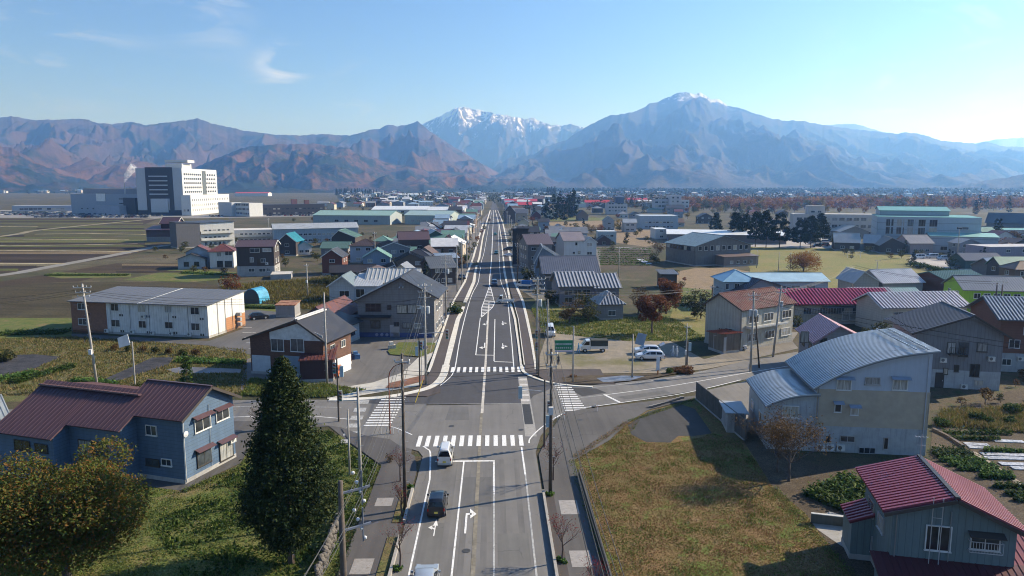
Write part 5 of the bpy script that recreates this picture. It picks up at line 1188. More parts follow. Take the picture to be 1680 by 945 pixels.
# far left-street row, each its own colours
rr=random.Random(11)
cols=[('white',(.55,.55,.53)),('grey',(.25,.26,.28)),('brown',(.16,.1,.07)),('beige',(.42,.36,.28)),('blue grey',(.22,.28,.36)),('dark',(.06,.055,.06)),('cream',(.5,.46,.36))]
rcs=[('maroon',(.13,.05,.05)),('grey',(.2,.21,.23)),('black',(.045,.045,.05)),('light blue',(.25,.35,.45)),('white',(.6,.6,.6)),('green',(.14,.25,.2)),('brown',(.11,.07,.05))]
FARC={}
def far_house(X,Y,w_,d_,e,rise,rz,ci,ri,where,kind='gable_u',cat='house',wins=True,group=None):
    cn,cc=cols[ci%7]; rn,rc=rcs[ri%7]; h=House('town_house','%s house with %s roof %s'%(cn,rn,where),W(X,Y),W(X+w_*math.cos(rz),Y+w_*math.sin(rz)),d_,cat,group)
    h.body(e,kind,rise,wallm(cc,0),roofm(rc,.5,.15),over=.5,cap=False)
    if wins:
        n=max(1,int(w_/3.5))
        for z in ([1.0,3.9] if e>5 else [1.0]):
            for i in range(n): 
                o=h.winm('front',w_*(i+.5)/n,z,1.5,1.2)
        h.grid('right' if X<0 else 'left',1,[1,3.9] if e>5 else [1],1.5,1.2)
    return h
# ================= buildings right of the street =================
# R1 curved roof house
h=House('curved_roof_house','tall pale house with two curved silver metal roofs beside the brown lot',W(29.2,73.4),W(45.0,71.0),11)
CW=wallm((.40,.45,.52),0,True,.15); CONW=concrete((.36,.38,.39),.9,.45,.7); SIL=roofm((.40,.44,.48),.32,.55)
def curved(h,x0,x1,z0,z1,y0,y1,bulge,mat,ov=.5,slope_a=.18):
    n=12; xs=[x0-ov+(x1-x0+2*ov)*i/n for i in range(n+1)]
    def zc(x): t=(x-x0)/(x1-x0); return z0+(z1-z0)*t+bulge*4*t*(1-t)*(1-.25*t)
    mb=MB(); 
    for i in range(n):
        a,b=xs[i],xs[i+1]; mb.prism([(a,y0-ov,zc(a)),(b,y0-ov,zc(b)),(b,y1+ov,zc(b)),(a,y1+ov,zc(a))],(0,0,.16))
    ro=mb.build('roof',roofm(mul(ROOFC[mat.name],.42),.5,.3),h.root)  # pans darkened in colour to imitate light and shade between the ribs
    mb=MB(); y=y0-ov+.1
    while y<y1+ov:
        for i in range(n): a,b=xs[i],xs[i+1]; mb.beam((a,y,zc(a)+.21),(b,y,zc(b)+.21),.22,.13)
        y+=.42
    f=mb.build('roof_seam',mat,ro,fix=False); f['kind']='stuff'
    # wall under the curve
    mb=MB(); pts=[x0+(x1-x0)*i/n for i in range(n+1)]
    pl=[(x0,y0,-.3),(x1,y0,-.3)]+[(x,y0,zc(x)) for x in reversed(pts)]
    mb.prism(pl,(0,y1-y0,0)); return mb
a0=Vector((34.0,72.7,0)); zl=up(a0,634); zr=up(Vector((45,71,0)),577); xm_=4.8
mb=curved(h,xm_,h.w,zl,zr-.1,0,11.0,.9,SIL); mb.build('wall',CW,h.root,fix=True)
mb=curved(h,0,xm_,up(Vector((29.2,73.4,0)),664)-.1,zl-1.0,0.02,10.0,.35,SIL,.35); mb.build('wall',CONW,h.root)
h.cur(); zt1=h.hit('front',1440,641)[1]; zt0=h.hit('front',1440,702)[1]
mb=MB(); mb.box(xm_+.05,-.025,zt0,h.w-.02,-.0,zt1); mb.box(h.w,-.05,zt0,h.w+.05,11,zt1); mb.build('tan_cladding',paint((.40,.345,.265),.7,.12,1),h.root)
mb=MB(); mb.box(xm_+.05,-.035,-.3,h.w+.04,-.0,zt0); mb.build('wall_base',CONW,h.root)
PSL=paint((.25,.29,.36),.5)
for b,aw in (((1372,622,1397,640),1),((1419,618,1444,631),0),((1464,622,1489,640),1),((1369,662,1380,676),1),((1395,668,1408,681),1),((1283,665,1311,685),0),((1353,714,1363,726),0),((1378,715,1402,725),0),((1449,717,1457,737),0)): h.win('front',*b,awn=PSL if aw else None,fr=FR_W if aw or b[0]<1300 else FR_S,glass=CUR[0] if b[1]==622 else None)
h.win('front',1408,733,1436,744,fr=FR_S,sash=3)
for x in (1346,1361,1378): h.acp('front',x,733)
h.pipe('front',h.w-.35,.2,10.6,paint((.4,.42,.45))); h.pipe('front',xm_+.2,.2,7.0,paint((.3,.3,.32)))
h.grid('left',2,[2.0],1.4,1.1); h.antenna(xm_+1.5,.4,8.3,1.8)
mb=MB()
for r_ in range(2):
    for i in range(20): y=-.2+i*.56; mb.box(h.w-.6-r_*1.2,y,zr+.2-r_*.05,h.w-.45-r_*1.2,y+.28,zr+.36-r_*.05)
f=mb.build('snow_guard',SIL,h.root); f['kind']='stuff'
g=House('porch','small grey lean-to porch beside the curved roof house',W(26.6,78.6),W(28.6,78.3),4.2,'porch'); g.body(2.3,'shed_r',-.0,WCON,roofm((.3,.33,.36)),over=.3)
# concrete block wall of the lot
a=P(1142,656);b=P(1219,722); d=(b-a); n_=d.length; t=empty('block_wall',a,math.atan2(d.y,d.x),'stained concrete wall between the dark pad and the curved roof house','wall')
mb=MB(); mb.box(-.2,-.1,-.2,n_+.2,.1,.25); mb.build('footing',WCON,t)
bw=MB(); bw.box(0,-.075,0,1.96,.075,1.1); bm_=bw.mesh('panel',concrete((.10,.095,.088),.8,.4,.8)); k=int(n_/2)
for i in range(k+1): linkm('panel',bm_,t,(i*2.0,0,.26)); linkm('panel',bm_,t,(i*2.0,0,1.375))
# R2 maroon roof house
h=House('timber_house','grey green house with striped maroon gabled roof at the lower right corner',W(27.3,46.0),W(34.7,44.17),6.9)
MAG=roofm((.26,.065,.09),.36,.2); WGG=wallm((.13,.18,.19),.45,True,.25); DMG=roofm((.09,.025,.03),.5,.2)
h.body(6.0,'gable_v',1.15,WGG,MAG,over=.7,overg=.5,ridge=.49,eave_b=5.35,panels=.42,rib=(.22,.15),trim=TRD)
mb=MB(); mb.beam((h.w*.49,-.5,7.4),(h.w*.49,7.4,7.4),.3,.22); mb.build('ridge_beam',DKR,h.root)
h.win('front',1517,861,1561,903,fr=FR_W,glass=GLS[1],sash=2); h.win('front',1591,879,1640,902,fr=FR_W,glass=GLS[0],awn=TRD,rail=paint((.5,.5,.5)))
h.winm('left',2.0,3.4,1.5,1.2,fr=FR_S); h.winm('left',4.6,3.4,1.5,1.2,fr=FR_S); h.winm('left',2,.8,1.6,1.2,fr=FR_S); h.pipe('front',.25,0,5.8); h.pipe('front',h.w*.47,2.6,6.3,paint((.2,.22,.22)))
h.antenna(h.w*.47,6.6,7.2,2.2)
mb=MB()
for x in (2.3,2.9): mb.tube([(x,-.45,2.4),(x,-.45,7.3)],.03,5)
for z in (5.9,6.7): mb.beam((2.3,-.45,z),(2.9,-.45,z),.03)
mb.build('mast',STEEL(),h.root)
h.body(3.0,'shed_l',.6,WGG,MAG,x0=-1.5,y0=4.2,w=1.5,d=2.6,over=.25,panels=.42,rib=(.2,.12))
h.body(1.5,'shed_f',1.05,WGG,DMG,x0=-.9,y0=-4.6,w=12.6,d=4.6,over=.3,seam=.45,rib=(.05,.05))
h.body(1.9,'shed_f',1.05,WGG,roofm((.16,.03,.05),.5,.2),x0=h.w+.05,y0=.1,w=4.2,d=4.6,over=.3,seam=.45,rib=(.05,.05))
# R3 grey dark-roof house
h=House('slate_roof_house','dark grey three storey house with slate hip gable roof behind the curved roof house',W(59.0,97.2),W(69.6,94.6),10.5)
WDG2=wallm((.19,.19,.20),.45,True,.25); h.body(7.9,'gable_v',2.5,WDG2,roofm((.10,.105,.12),.55,.15),over=.9,ridge=.62,eave_b=7.9,seam=.6,rib=(.04,.05),band=2.6,bandmat=CONW,trim=TRD)
for b in ((1553,562,1568,580),(1573,562,1589,585),(1603,562,1620,577),(1565,599,1573,610),(1591,597,1607,618),(1547,604,1555,614)): h.win('front',*b,fr=FR_D)
h.win('front',1598,624,1613,633,fr=FR_S); h.door('front',3.4,.0,1.0,2.1,TRD); 
for p in ((1547,590),(1626,588),(1581,634)): h.acp('front',*p)
h.balcony('front',5.2,5.0,2.2,.8,TRD,.9,False)
h.snow_guards([(-.5,0.2,8.1),(-.5,9.8,8.1)],14,DKR)
# R4
h=House('timber_house','rust brown house with silver striped roof at the right frame edge',W(76.6,105.0),W(92,101.5),11); h.body(8.2,'gable_u',2.4,wallm((.17,.07,.04),.4),roofm((.33,.36,.40),.38,.4),over=.7,seam=.5,rib=(.2,.12),band=2.9,bandmat=CONW)
for b in ((1655,557,1673,571),(1643,588,1659,599),(1648,615,1660,622)): h.win('front',*b)
h.acp('front',1638,578); h.acp('front',1673,588)
h.grid('front',3,[5.8],1.6,1.2)
# R5
h=House('small_house','grey house with pink and white striped gable roof next to the side road',W(47.6,103.0),W(57.0,101.5),9.5); h.body(5.3,'gable_v',2.2,wallm((.24,.25,.28),.45,False,.2),roofm((.6,.36,.38),.5,.1),over=.6,ridge=.32,eave_b=4.2,seam=.62,rib=(.36,.1))
h.win('front',1313,543,1327,562,fr=FR_D); h.win('front',1345,554,1357,562,fr=FR_D); h.grid('left',2,[3.2],1.2,1.2,fr=FR_D)
# R6
h=House('warehouse_office','cream two storey building with rusty red roof beside the carport',W(37.9,126.1),W(42.1,119.3),14,'building'); e=7.2
RUST=roofm((.12,.036,.03),.6,.1,.3,(.12,.08,.06)); WCR=wallm((.40,.39,.34),.6,True,.35)
h.body(e,'gable_v',2.1,WCR,RUST,over=.5,trim=TRD,ridge=.4,seam=.5,rib=(.08,.05)); h.win('front',1179,538,1186,546,fr=FR_S); h.win('front',1190,539,1202,549,fr=FR_S)
for s_,z in ((3,4.6),(7,4.6),(12,4.6),(3,1.4),(7.5,1.4),(12,1.4)): h.winm('right',s_,z,2.6,1.4,sash=3)
h.pipe('front',7.8,.2,7); h.balcony('right',6,4.0,10,1.2,paint((.55,.55,.52)),.3)
g=House('carport','wooden carport with bright rusty roof beside the cream building',(1162,573),(1185,581),3.4,'carport'); g.body(3.1,'shed_l',.3,wallm((.20,.16,.12),.7,True,.5),roofm((.35,.09,.05),.6,0,.3,(.12,.06,.04)),over=.35,seam=.4); g.grid('left',1,[.8],1.6,1.6,fr=FR_D)
g=House('cupboard_shed','white planked shed end panel beside the parked white car',(1187,581),(1191,580.5),2.6,'shed'); g.body(2.7,'flat',0,wallm((.45,.44,.42),.6,True),WROOF,parapet=.05)
# R7
h=House('long_hall','long cream hall with bright magenta ribbed roof right of the cream building',(1283,532),(1465,531),11,'hall'); a=pt((1283,532)); e=up(a,498); h.body(e,'gable_u',2.1,wallm((.38,.35,.28),.6,True,.35),roofm((.34,.05,.10),.36,.3),over=.8,seam=.72,rib=(.3,.15),trim=TRD)
h.cur()
for i in range(11): h.winm('front',3.4+i*(h.w-4.5)/11,e-2.2,1.7,1.3,sash=3,fr=FR_S)
h.winm('front',h.w*.6,.8,3,1.8,glass=CUR[1]); h.canopy('front',h.w*.65,3.6,h.w*.6,1.0,SLR,None,.1)
simple('striped_shed','low house with pale grey striped roof behind the magenta hall',(1405,512),(1470,512),9,489,'gable_u',1.6,WC,roofm((.4,.38,.4),.4,.3),(0,),seam=.7,rib=(.3,.12))
# R8
h=House('blue_roof_house','house with pale blue hip roofs and long white extension beyond the bush',(1187,506),(1240,506),9); h.body(up(pt((1187,506)),461),'hip',1.9,wallm((.34,.40,.46),.5),roofm((.22,.38,.50),.4,.3),over=.6); h.win('front',1190,465,1196,475); h.win('front',1205,465,1213,477); h.win('front',1190,487,1197,495)
h.body(5.5,'gable_u',1.3,wallm((.5,.52,.53),.5),roofm((.36,.50,.56),.4,.3),x0=h.w,y0=6,w=19,d=10,over=.5)
h.grid('front',4,[3.6],2.2,1,glass=CUR[1])
simple('grey_roof_house','house with charcoal hip gable roof in front of the pale blue roofs',(1215,510),(1299,505),9,479,'gable_v',2.6,wallm((.24,.27,.30),.45),roofm((.085,.085,.10),.5,.2),(3,),ridge=.35,floors=[1,4.6],right=False)
# R9
h=simple('striped_roof_house','cream two storey house with silver striped roof and corner balcony',(1447,548),(1583,545),9,504,'gable_u',2.0,WC,roofm((.42,.42,.47),.38,.35),(0,),seam=.7,rib=(.32,.14),over=.7,trim=TRW,right=False)
h.cur()
for x,w_ in ((3.0,2.0),(8.0,2.2),(12.6,.8),(15.2,2.4)): h.winm('front',x,h.hit('front',1490,514)[1]-1.0,w_,1.3,fr=FR_S)
h.balcony('front',2.4,3.0,4.5,1.4,paint((.5,.5,.48)),.9,False); h.grid('front',4,[.9],1.8,1.2)
# R10
h=simple('grey_house','grey house with double silver gable roof at the edge of the sports field',(1400,492),(1440,492),9,462,'gable_v',2.4,wallm((.3,.29,.27),.45),roofm((.42,.44,.47),.38,.4),(2,),ridge=.35,right=False)
h=simple('grey_house','grey house wing with broad silver roof beside the double gable',(1447,492),(1512,490),10,464,'gable_u',2.6,wallm((.26,.26,.27),.45),roofm((.4,.42,.46),.38,.4),(2,),right=False)
simple('green_roof_house','low house with pale mint roof behind the cream striped roof house',(1455,505),(1512,505),8,487,'gable_u',1.5,WGR,roofm((.36,.46,.42),.4,.3),(0,),right=False)
# R11 lime green
h=simple('lime_house','lime green two storey building with grey roof by the right frame edge',(1578,530),(1685,533),10,475,'gable_u',2.2,wallm((.28,.5,.035),.5,True,.15),roofm((.17,.19,.22),.5,.25),(5,),seam=.5,floors=[1,5.2],rib=(.05,.05))
h.canopy('front',h.w*.5,h.hit('front',1630,503)[1],h.w*.95,1.6,DKR)
simple('brown_house','red brown timber house with dark teal striped roof behind the lime building',(1556,494),(1620,490),12,463,'gable_u',1.8,wallm((.10,.035,.025),.3,True),roofm((.07,.17,.17),.45,.2),(2,),seam=.7,rib=(.25,.1),right=False)
simple('grey_roof_hall','long house with blue grey roof at the right frame edge above the lime building',(1632,462),(1740,462),11,440,'gable_u',2.4,wallm((.16,.14,.15),.4),roofm((.3,.35,.42),.4,.4),(5,),right=False)
simple('town_house','purple grey flat block at the right frame edge',(1622,432),(1760,430),12,407,'flat',0,wallm((.25,.22,.27),0),concrete((.4,.4,.42)),(4,),right=False)
simple('blue_roof_hall','dark green fronted hall with slate gable roof near the school cars',(1583,443),(1645,443),9,427,'gable_u',2,wallm((.05,.09,.07),.4),roofm((.12,.13,.16),.5),(4,),right=False)
# school gym R13
h=House('school_gymnasium','large pale blue school gymnasium with tall window bays and green roof edge',(1436,409),(1606,414),30,'gymnasium'); e=up(pt((1436,409)),356); GY=wallm((.36,.42,.47),3.0,False,.15)
h.body(e,'flat',0,GY,roofm((.12,.3,.27),.5,.2),parapet=.2,trim=roofm((.2,.45,.38)),w=h.w)
for i in range(5):
    for z in (h.hit('front',1480,384)[1],h.hit('front',1480,371)[1]): h.winm('front',5+i*4.2,z,3.0,3.0,sash=3,fr=FR_S)
h.grid('front',3,[2],3,1.4); h.winm('front',h.w*.83,h.hit('front',1590,377)[1],4.5,1.1); h.winm('front',h.w*.65,h.hit('front',1556,392)[1],2,1.6)
for i in range(6): mb=MB(); x=h.w*(.02+.115*i); mb.box(x-.25,-.5,0,x+.25,-.02,e-.5); mb.build('pilaster',GY,h.root)
h.body(e+2.5,'gable_u',1.5,GY,roofm((.14,.32,.30),.5,.2),x0=2,y0=14,w=h.w*.7,d=22,over=.5)
h.body(7,'shed_f',1,GY,roofm((.25,.45,.4),.5,.2),x0=h.w*.5,y0=-9,w=h.w*.62,d=9,over=.4); h.grid('front',4,[1.2],2.6,1.6)
h=House('school_building','long cream school block with rows of windows behind the conifer row',(1300,388),(1437,390),14,'school'); e=up(pt((1300,388)),352); SCH=wallm((.42,.40,.38),0,False,.2); h.body(e,'flat',0,SCH,concrete((.45,.44,.42)),parapet=.3); h.grid('front',11,[e-3.2,e-7,e-10.8],2.8,1.7,.03,fr=FR_S); h.body(e+4.5,'flat',0,SCH,WCON,x0=h.w*.18,y0=3,w=9,d=8,parapet=.3); h.grid('front',2,[e+1],2,1.2)
h=House('school_building','cream wing with green parapet right of the gymnasium',(1645,395),(1760,396),14,'school'); e=up(pt((1645,395)),378); h.body(e,'flat',0,SCH,roofm((.15,.35,.3)),parapet=.3,trim=roofm((.15,.4,.33))); h.grid('front',8,[e-3,e-6.5],3,1.5,.03)
h=House('school_hall','dark slate roofed hall behind the gymnasium',(1618,372),(1680,374),18,'hall'); h.body(up(pt((1618,372)),364),'gable_u',6,wallm((.12,.12,.14),0),roofm((.06,.07,.09)),over=1)
simple('striped_shed','dark timber house with pale roof at the left end of the sports field row',(1369,411),(1410,412),11,397,'gable_u',3.6,WDB,roofm((.42,.42,.40),.4,.3),(2,),right=False)
simple('town_house','dark timber house with pale roof second from the left behind the goal',(1416,412),(1441,413),12,398,'gable_u',3.2,WDB,roofm((.38,.37,.36),.4,.3),(2,),right=False)
simple('town_house','dark timber house with tan roof in front of the gymnasium bays',(1443,416),(1490,417),12,402,'gable_v',3.0,WDB,roofm((.36,.34,.33),.4,.3),(2,),ridge=.4,right=False)
simple('town_house','pink walled house with tan roof right of the dark timber houses',(1492,417),(1530,417),12,399,'gable_u',3.0,wallm((.35,.28,.26),0),roofm((.36,.33,.31),.4,.3),(3,),right=False)
simple('town_house','house with curved pale roof behind the dark timber row',(1378,392),(1425,392),14,380,'gable_v',3.0,wallm((.2,.2,.2),0),roofm((.5,.52,.52),.4,.3),(2,),right=False)
# old gymnasium R14
h=House('old_hall','old weathered timber hall with blue grey gable roof and glazed clerestory',(1144,437),(1234,433),19,'hall')
a=pt((1144,437)); e=up(a,404); h.body(e,'gable_v',3.4,wallm((.15,.145,.14),.5,True,.5),roofm((.17,.24,.27),.5,.25,.15,(.1,.12,.13)),over=.6,x0=-1)
h.cur(-1,0,h.w,19); h.grid('front',9,[e-1.6],1.4,1.6,.03,fr=TRW,sash=1); h.grid('left',8,[e-1.8],2.6,1.5,.03,fr=TRD); h.body(3.4,'shed_f',.4,wallm((.2,.16,.14),.4),roofm((.16,.12,.11)),x0=h.w*.32,y0=-5,w=h.w*.62,d=5,over=.3); h.grid('front',4,[1],1.3,1.1)
h=House('low_shed','long low shed with white roof behind the old timber hall',(1095,398),(1290,401),40,'shed'); h.body(4.2,'gable_u',1.2,wallm((.18,.14,.13),0),WROOF,over=.6,cap=False)
simple('white_block','small white block beside the blue roofed row near the old hall',(1075,393),(1095,393),14,377,'flat',0,WW,WROOF,(1,),right=False)
simple('blue_roof_hall','long pale blue low shop row right of the street',(1050,376),(1112,376),20,355,'flat',0,wallm((.32,.38,.44),0),roofm((.5,.55,.58)),(8,),right=False)
# street row right side R16
simple('town_house','black clad house at the street with small white windows',(841,436),(866,436),15,383,'shed_b',1.6,wallm((.03,.03,.035),.4),DKR,(0,),right=True)
simple('town_house','grey house with mauve grey roof beside the black clad house',(866,446),(905,445),13,401,'gable_u',2.8,wallm((.17,.16,.16),.4),roofm((.16,.13,.14),.5,.2),(3,),floors=[1,4,7],over=.5)
simple('town_house','blue grey gabled house with pale verge in the right street row',(878,455),(925,455),13,428,'gable_v',4.2,wallm((.19,.24,.30),.4),roofm((.28,.3,.32),.4,.3),(1,),trim=TRW,ridge=.25)
h=House('white_house','white three storey house with grey roof above the vegetable plots',(925,437),(978,436),12); a=pt((925,437)); e=up(a,395); h.body(e,'gable_u',2.6,wallm((.52,.54,.55),.5,True,.15),roofm((.22,.19,.2),.5,.2),over=.4,w=h.w*.62); h.body(e-.6,'gable_v',1.6,wallm((.55,.57,.58),.5,True,.15),roofm((.28,.28,.28),.5),x0=h.w*.62,w=h.w*.38,d=13,over=.4,trim=TRW)
for b in ((963,398,971,404),(963,413,971,418)): h.win('front',*b)
h.cur(0,0,h.w*.62,12)
for b in ((940,413,943,416),(948,412,952,416),(944,398,947,402)): h.win('front',*b,fr=FR_D)
simple('town_house','long plain house with wide slate grey roof facing the street corner',(893,472),(980,471),13,447,'gable_u',3.8,wallm((.12,.12,.12),.4),roofm((.15,.16,.19),.5,.3),(0,),over=.8)
b0=pt((893,472)); hh=House('shop_front','dark ground floor shop front below the wide slate roof',(896,478),(978,477),2.2,'shop front'); hh.body(3.6,'flat',0,wallm((.10,.10,.10),.4),DKR,parapet=.05); 
for x in (2.2,3.9,11,12.6,17.6,19.2): hh.winm('front',x,1.1,1.4,1.3,glass=CUR[0])
h=House('striped_roof_house','grey house with long white striped roof beside the red autumn trees',(918,503),(1018,501),10); a=pt((918,503)); e=up(a,469); h.body(e,'gable_u',2.5,wallm((.20,.19,.22),.4,False,.3),roofm((.44,.45,.47),.4,.35),over=.7,seam=.85,rib=(.34,.15),w=h.w*.58)
h.grid('front',3,[e-2.2,1],1.8,1.2,fr=FR_S); h.body(e-.4,'gable_u',2.5,wallm((.20,.19,.22),.4,False,.3),roofm((.44,.45,.47),.4,.35),x0=h.w*.58,y0=-.5,w=h.w*.38,d=9.5,over=.7,seam=.85,rib=(.34,.15)); h.grid('front',2,[e-2.6,1],1.6,1.0)
simple('garden_shed','garden pavilion with striped hip roof in front of the striped roof house',(985,526),(1022,525),7,498,'hip',1.9,WGR,roofm((.36,.37,.39),.4,.35),(1,),seam=.7,rib=(.28,.12),right=False)
simple('shed','small dark shed with flat roof beyond the red autumn trees',(1085,474),(1110,474),6,450,'shed_f',.4,WDB,SLR,(1,),right=False)
simple('town_house','blue grey house beyond the vegetable plots with white flat roof',(981,402),(1011,402),9,381,'flat',0,wallm((.36,.42,.45),0),WROOF,(3,),right=False)
simple('town_house','dark small house with red garage front by the blue grey house',(980,404),(1002,404),6,394,'gable_v',2,wallm((.1,.07,.08),0),SLR,(1,),right=False)
simple('town_house','pale two storey house left of the golden tree',(991,378),(1008,378),9,362,'gable_v',2.5,wallm((.32,.36,.4),0),LGR,(1,),right=False)
simple('town_house','pale grey house right of the golden tree',(1023,381),(1044,381),8,365,'gable_u',2,wallm((.4,.4,.4),0),LGR,(2,),right=False)
simple('town_house','dark brown gabled house at the street near the far crossing',(827,367),(845,367),16,349,'gable_v',5,wallm((.10,.08,.08),0),DKR,(0,),right=True)
simple('town_house','cream house with grey roof beside the dark gabled house',(846,365),(865,365),12,350,'gable_u',3,wallm((.42,.37,.28),0),SLR,(2,),right=False)
simple('town_house','maroon timber house beside the conifer grove',(873,361),(887,361),9,353,'gable_v',3,wallm((.12,.04,.05),0),SLR,(1,),right=False)
simple('town_house','house with grey roof right of the conifer grove',(947,362),(965,362),12,353,'gable_v',4,wallm((.2,.15,.13),0),SLR,(1,),right=False)
# white hotel + apartment tower
h=House('hotel','white four storey hotel with autumn trees on a blue mansard roof',(996,352),(1029,352),16,'hotel'); e=up(pt((996,352)),335); h.body(e,'flat',0,wallm((.55,.5,.5),0),DKR,parapet=.3); h.grid('front',6,[3,6.5,10][:3],2,1.4,.05); h.body(e+7,'hip',2,wallm((.1,.13,.2),0),roofm((.1,.14,.22)),x0=h.w*.45,y0=2,w=h.w*.4,d=12,over=.6)
h=House('apartment_tower','white apartment tower with stair shaft left of the autumn belt',(1098,349),(1117,349),16,'apartment block'); e=up(pt((1098,349)),321); h.body(e,'flat',0,wallm((.55,.52,.54),0),WCON,parapet=.4); h.grid('front',2,[3,7,11,15],2,1.6,.1,fr=FR_D); h.body(e-3.5,'flat',0,wallm((.42,.42,.46),0),WCON,x0=-15,y0=4,w=15,d=14,parapet=.3); h.grid('front',4,[2,6,10,14],3,1.8,.03); h.body(e-5,'flat',0,wallm((.5,.49,.5),0),WCON,x0=h.w,y0=2,w=9,d=12,parapet=.3); h.grid('front',2,[2,6,10],2.4,1.6,.05)
for k,(x0,x1,y,e_) in enumerate(((828,881,337,330),(830,874,343,336),(960,1000,339,332),(1028,1062,334,328))):
    simple('red_roof_block',('long far apartment block with red roof behind the street row','pink walled low block with red roof line near the far crossing','red roofed low block right of the conifer grove','far red roofed block behind the white hotel')[k],(x0,y),(x1,y),14,e_,'gable_u',3,wallm((.45,.3,.3),0),roofm((.45,.05,.06),.5,.1),(8,),right=False,cat='building',seam=None)
# ================= hospital and far town =================
HW=wallm((.58,.58,.56),0,False,.12); HG=wallm((.46,.48,.50),0,False,.12); HD=wallm((.045,.045,.05),0)
c0=P(302,353.5); h=House('hospital','tall white and dark ten storey hospital tower far across the fields',W(c0.x-43,c0.y),W(c0.x,c0.y),86,'hospital')
e=up(c0,277); h.body(e,'flat',0,HG,WCON,parapet=.6); fl=[4+ i*4.2 for i in range(9)]
for q in ((9,-.4,0,12.5,-.0,e+1.5),(30.5,-.4,0,34.5,-.0,e+1.5),(12.5,-.2,16,30.5,-.0,e+1.5)): mb=MB(); mb.box(*q); mb.build('dark_cladding',HD,h.root)
mb=MB(); mb.box(13,-1.4,3,29,-.4,16); mb.build('grey_block',HG,h.root)
for z in fl[4:]: h.balcony('front',21,z-1,17,1.6,HG,1.0)
for z in fl[3:]:
    for i in range(5): h.winm('front',14.5+i*3.2,z,2.2,1.6,fr=FR_D,glass=GLS[0])
mb=MB(); mb.box(43.05,-.3,0,43.5,86,e+.4); mb.build('white_facade',HW,h.root); h.cur(0,0,43.5,86)
for z in fl[3:]:
    for i in range(17):
        if i in(9,10): continue
        h.winm('right',5+i*4.7,z+.5,2.9,2.0,fr=FR_S,glass=GLS[0],sash=1)
mb=MB(); mb.box(43.5,47,14,43.9,56,e-1); mb.build('glass_shaft',glassm((.12,.13,.12),.2),h.root)
h.body(e+5,'flat',0,HW,WCON,x0=22,y0=14,w=16,d=22,parapet=.3,zb=e); h.body(e+8.6,'flat',0,HW,WCON,x0=20,y0=18,w=22,d=16,parapet=.3,zb=e+6.4,over=0)
h.body(19,'flat',0,HW,WCON,x0=43.6,y0=-6,w=9,d=100,parapet=.3); h.grid('front',2,[4],1.6,2,fr=FR_S)
for z in (4,8.5,13.5):
    for i in range(20): h.winm('right',4+i*4.8,z,1.1,2.2,fr=FR_S,sash=1,glass=GLS[0])
mb=MB(); mb.box(-.2,-.5,-.2,43,-.02,5); mb.build('dark_base',HD,h.root)
h=House('hospital_wing','low blue grey hospital wing left of the tall tower',P(118,351),P(230,353),45,'hospital wing'); e=up(pt((118,351)),319); HB=wallm((.30,.34,.40),0,False,.15)
h.body(e,'flat',0,HB,WCON,parapet=.5); h.body(up(pt((118,351)),310),'flat',0,wallm((.27,.28,.31),0),WCON,x0=1,y0=14,w=h.w-1,d=30,parapet=.4); h.body(e-3,'flat',0,HD,WCON,x0=h.w-16,y0=-4,w=15,d=6,parapet=.1); h.body(9,'flat',0,wallm((.34,.37,.44),0),WCON,x0=h.w*.52,y0=-12,w=h.w*.34,d=14,parapet=.2)
h.cur(0,0,h.w,45); 
mb=MB(); mb.box(h.w*.39,-.5,13,h.w*.52,-.1,20.5); mb.build('white_panel',paint((.75,.75,.73)),h.root)
h.grid('front',9,[5],2.2,1.2,fr=FR_S); 
for i in range(3): h.winm('front',h.w*.75,6+i*4.4,6.5,1.2,glass=GLS[0],sash=3)
h=House('hospital_wing','white office wing with grey end block right of the hospital tower',P(359,354),P(381,355),10,'hospital wing'); h.body(up(pt((359,354)),332),'flat',0,HG,WCON,parapet=.2); h.body(up(pt((359,354)),332)-.4,'flat',0,HW,WCON,x0=h.w,y0=4,w=22,d=14,parapet=.2); h.grid('front',8,[2,6,10],2,1.8,.03,fr=FR_S)
h=House('canopy_hall','long low hall with pale flat roof behind the parked cars',P(20,347),P(118,346),14,'hall'); h.body(6,'flat',0,HB,WROOF,parapet=.2); h.grid('front',10,[1.5],4,2)
h=House('dark_block','long dark brown block with brick roof boxes behind the parked cars',P(423,354),P(533,352),22,'building'); h.body(10,'flat',0,wallm((.055,.05,.055),0),DKR,parapet=.4); h.grid('front',15,[1.5,5.6],2.4,1.4,.02,fr=FR_D); h.body(15,'flat',0,wallm((.25,.11,.10),0),WCON,x0=h.w*.52,y0=5,w=5,d=6,parapet=.1); h.body(14,'flat',0,wallm((.25,.11,.10),0),WCON,x0=h.w*.72,y0=5,w=4,d=6,parapet=.1)
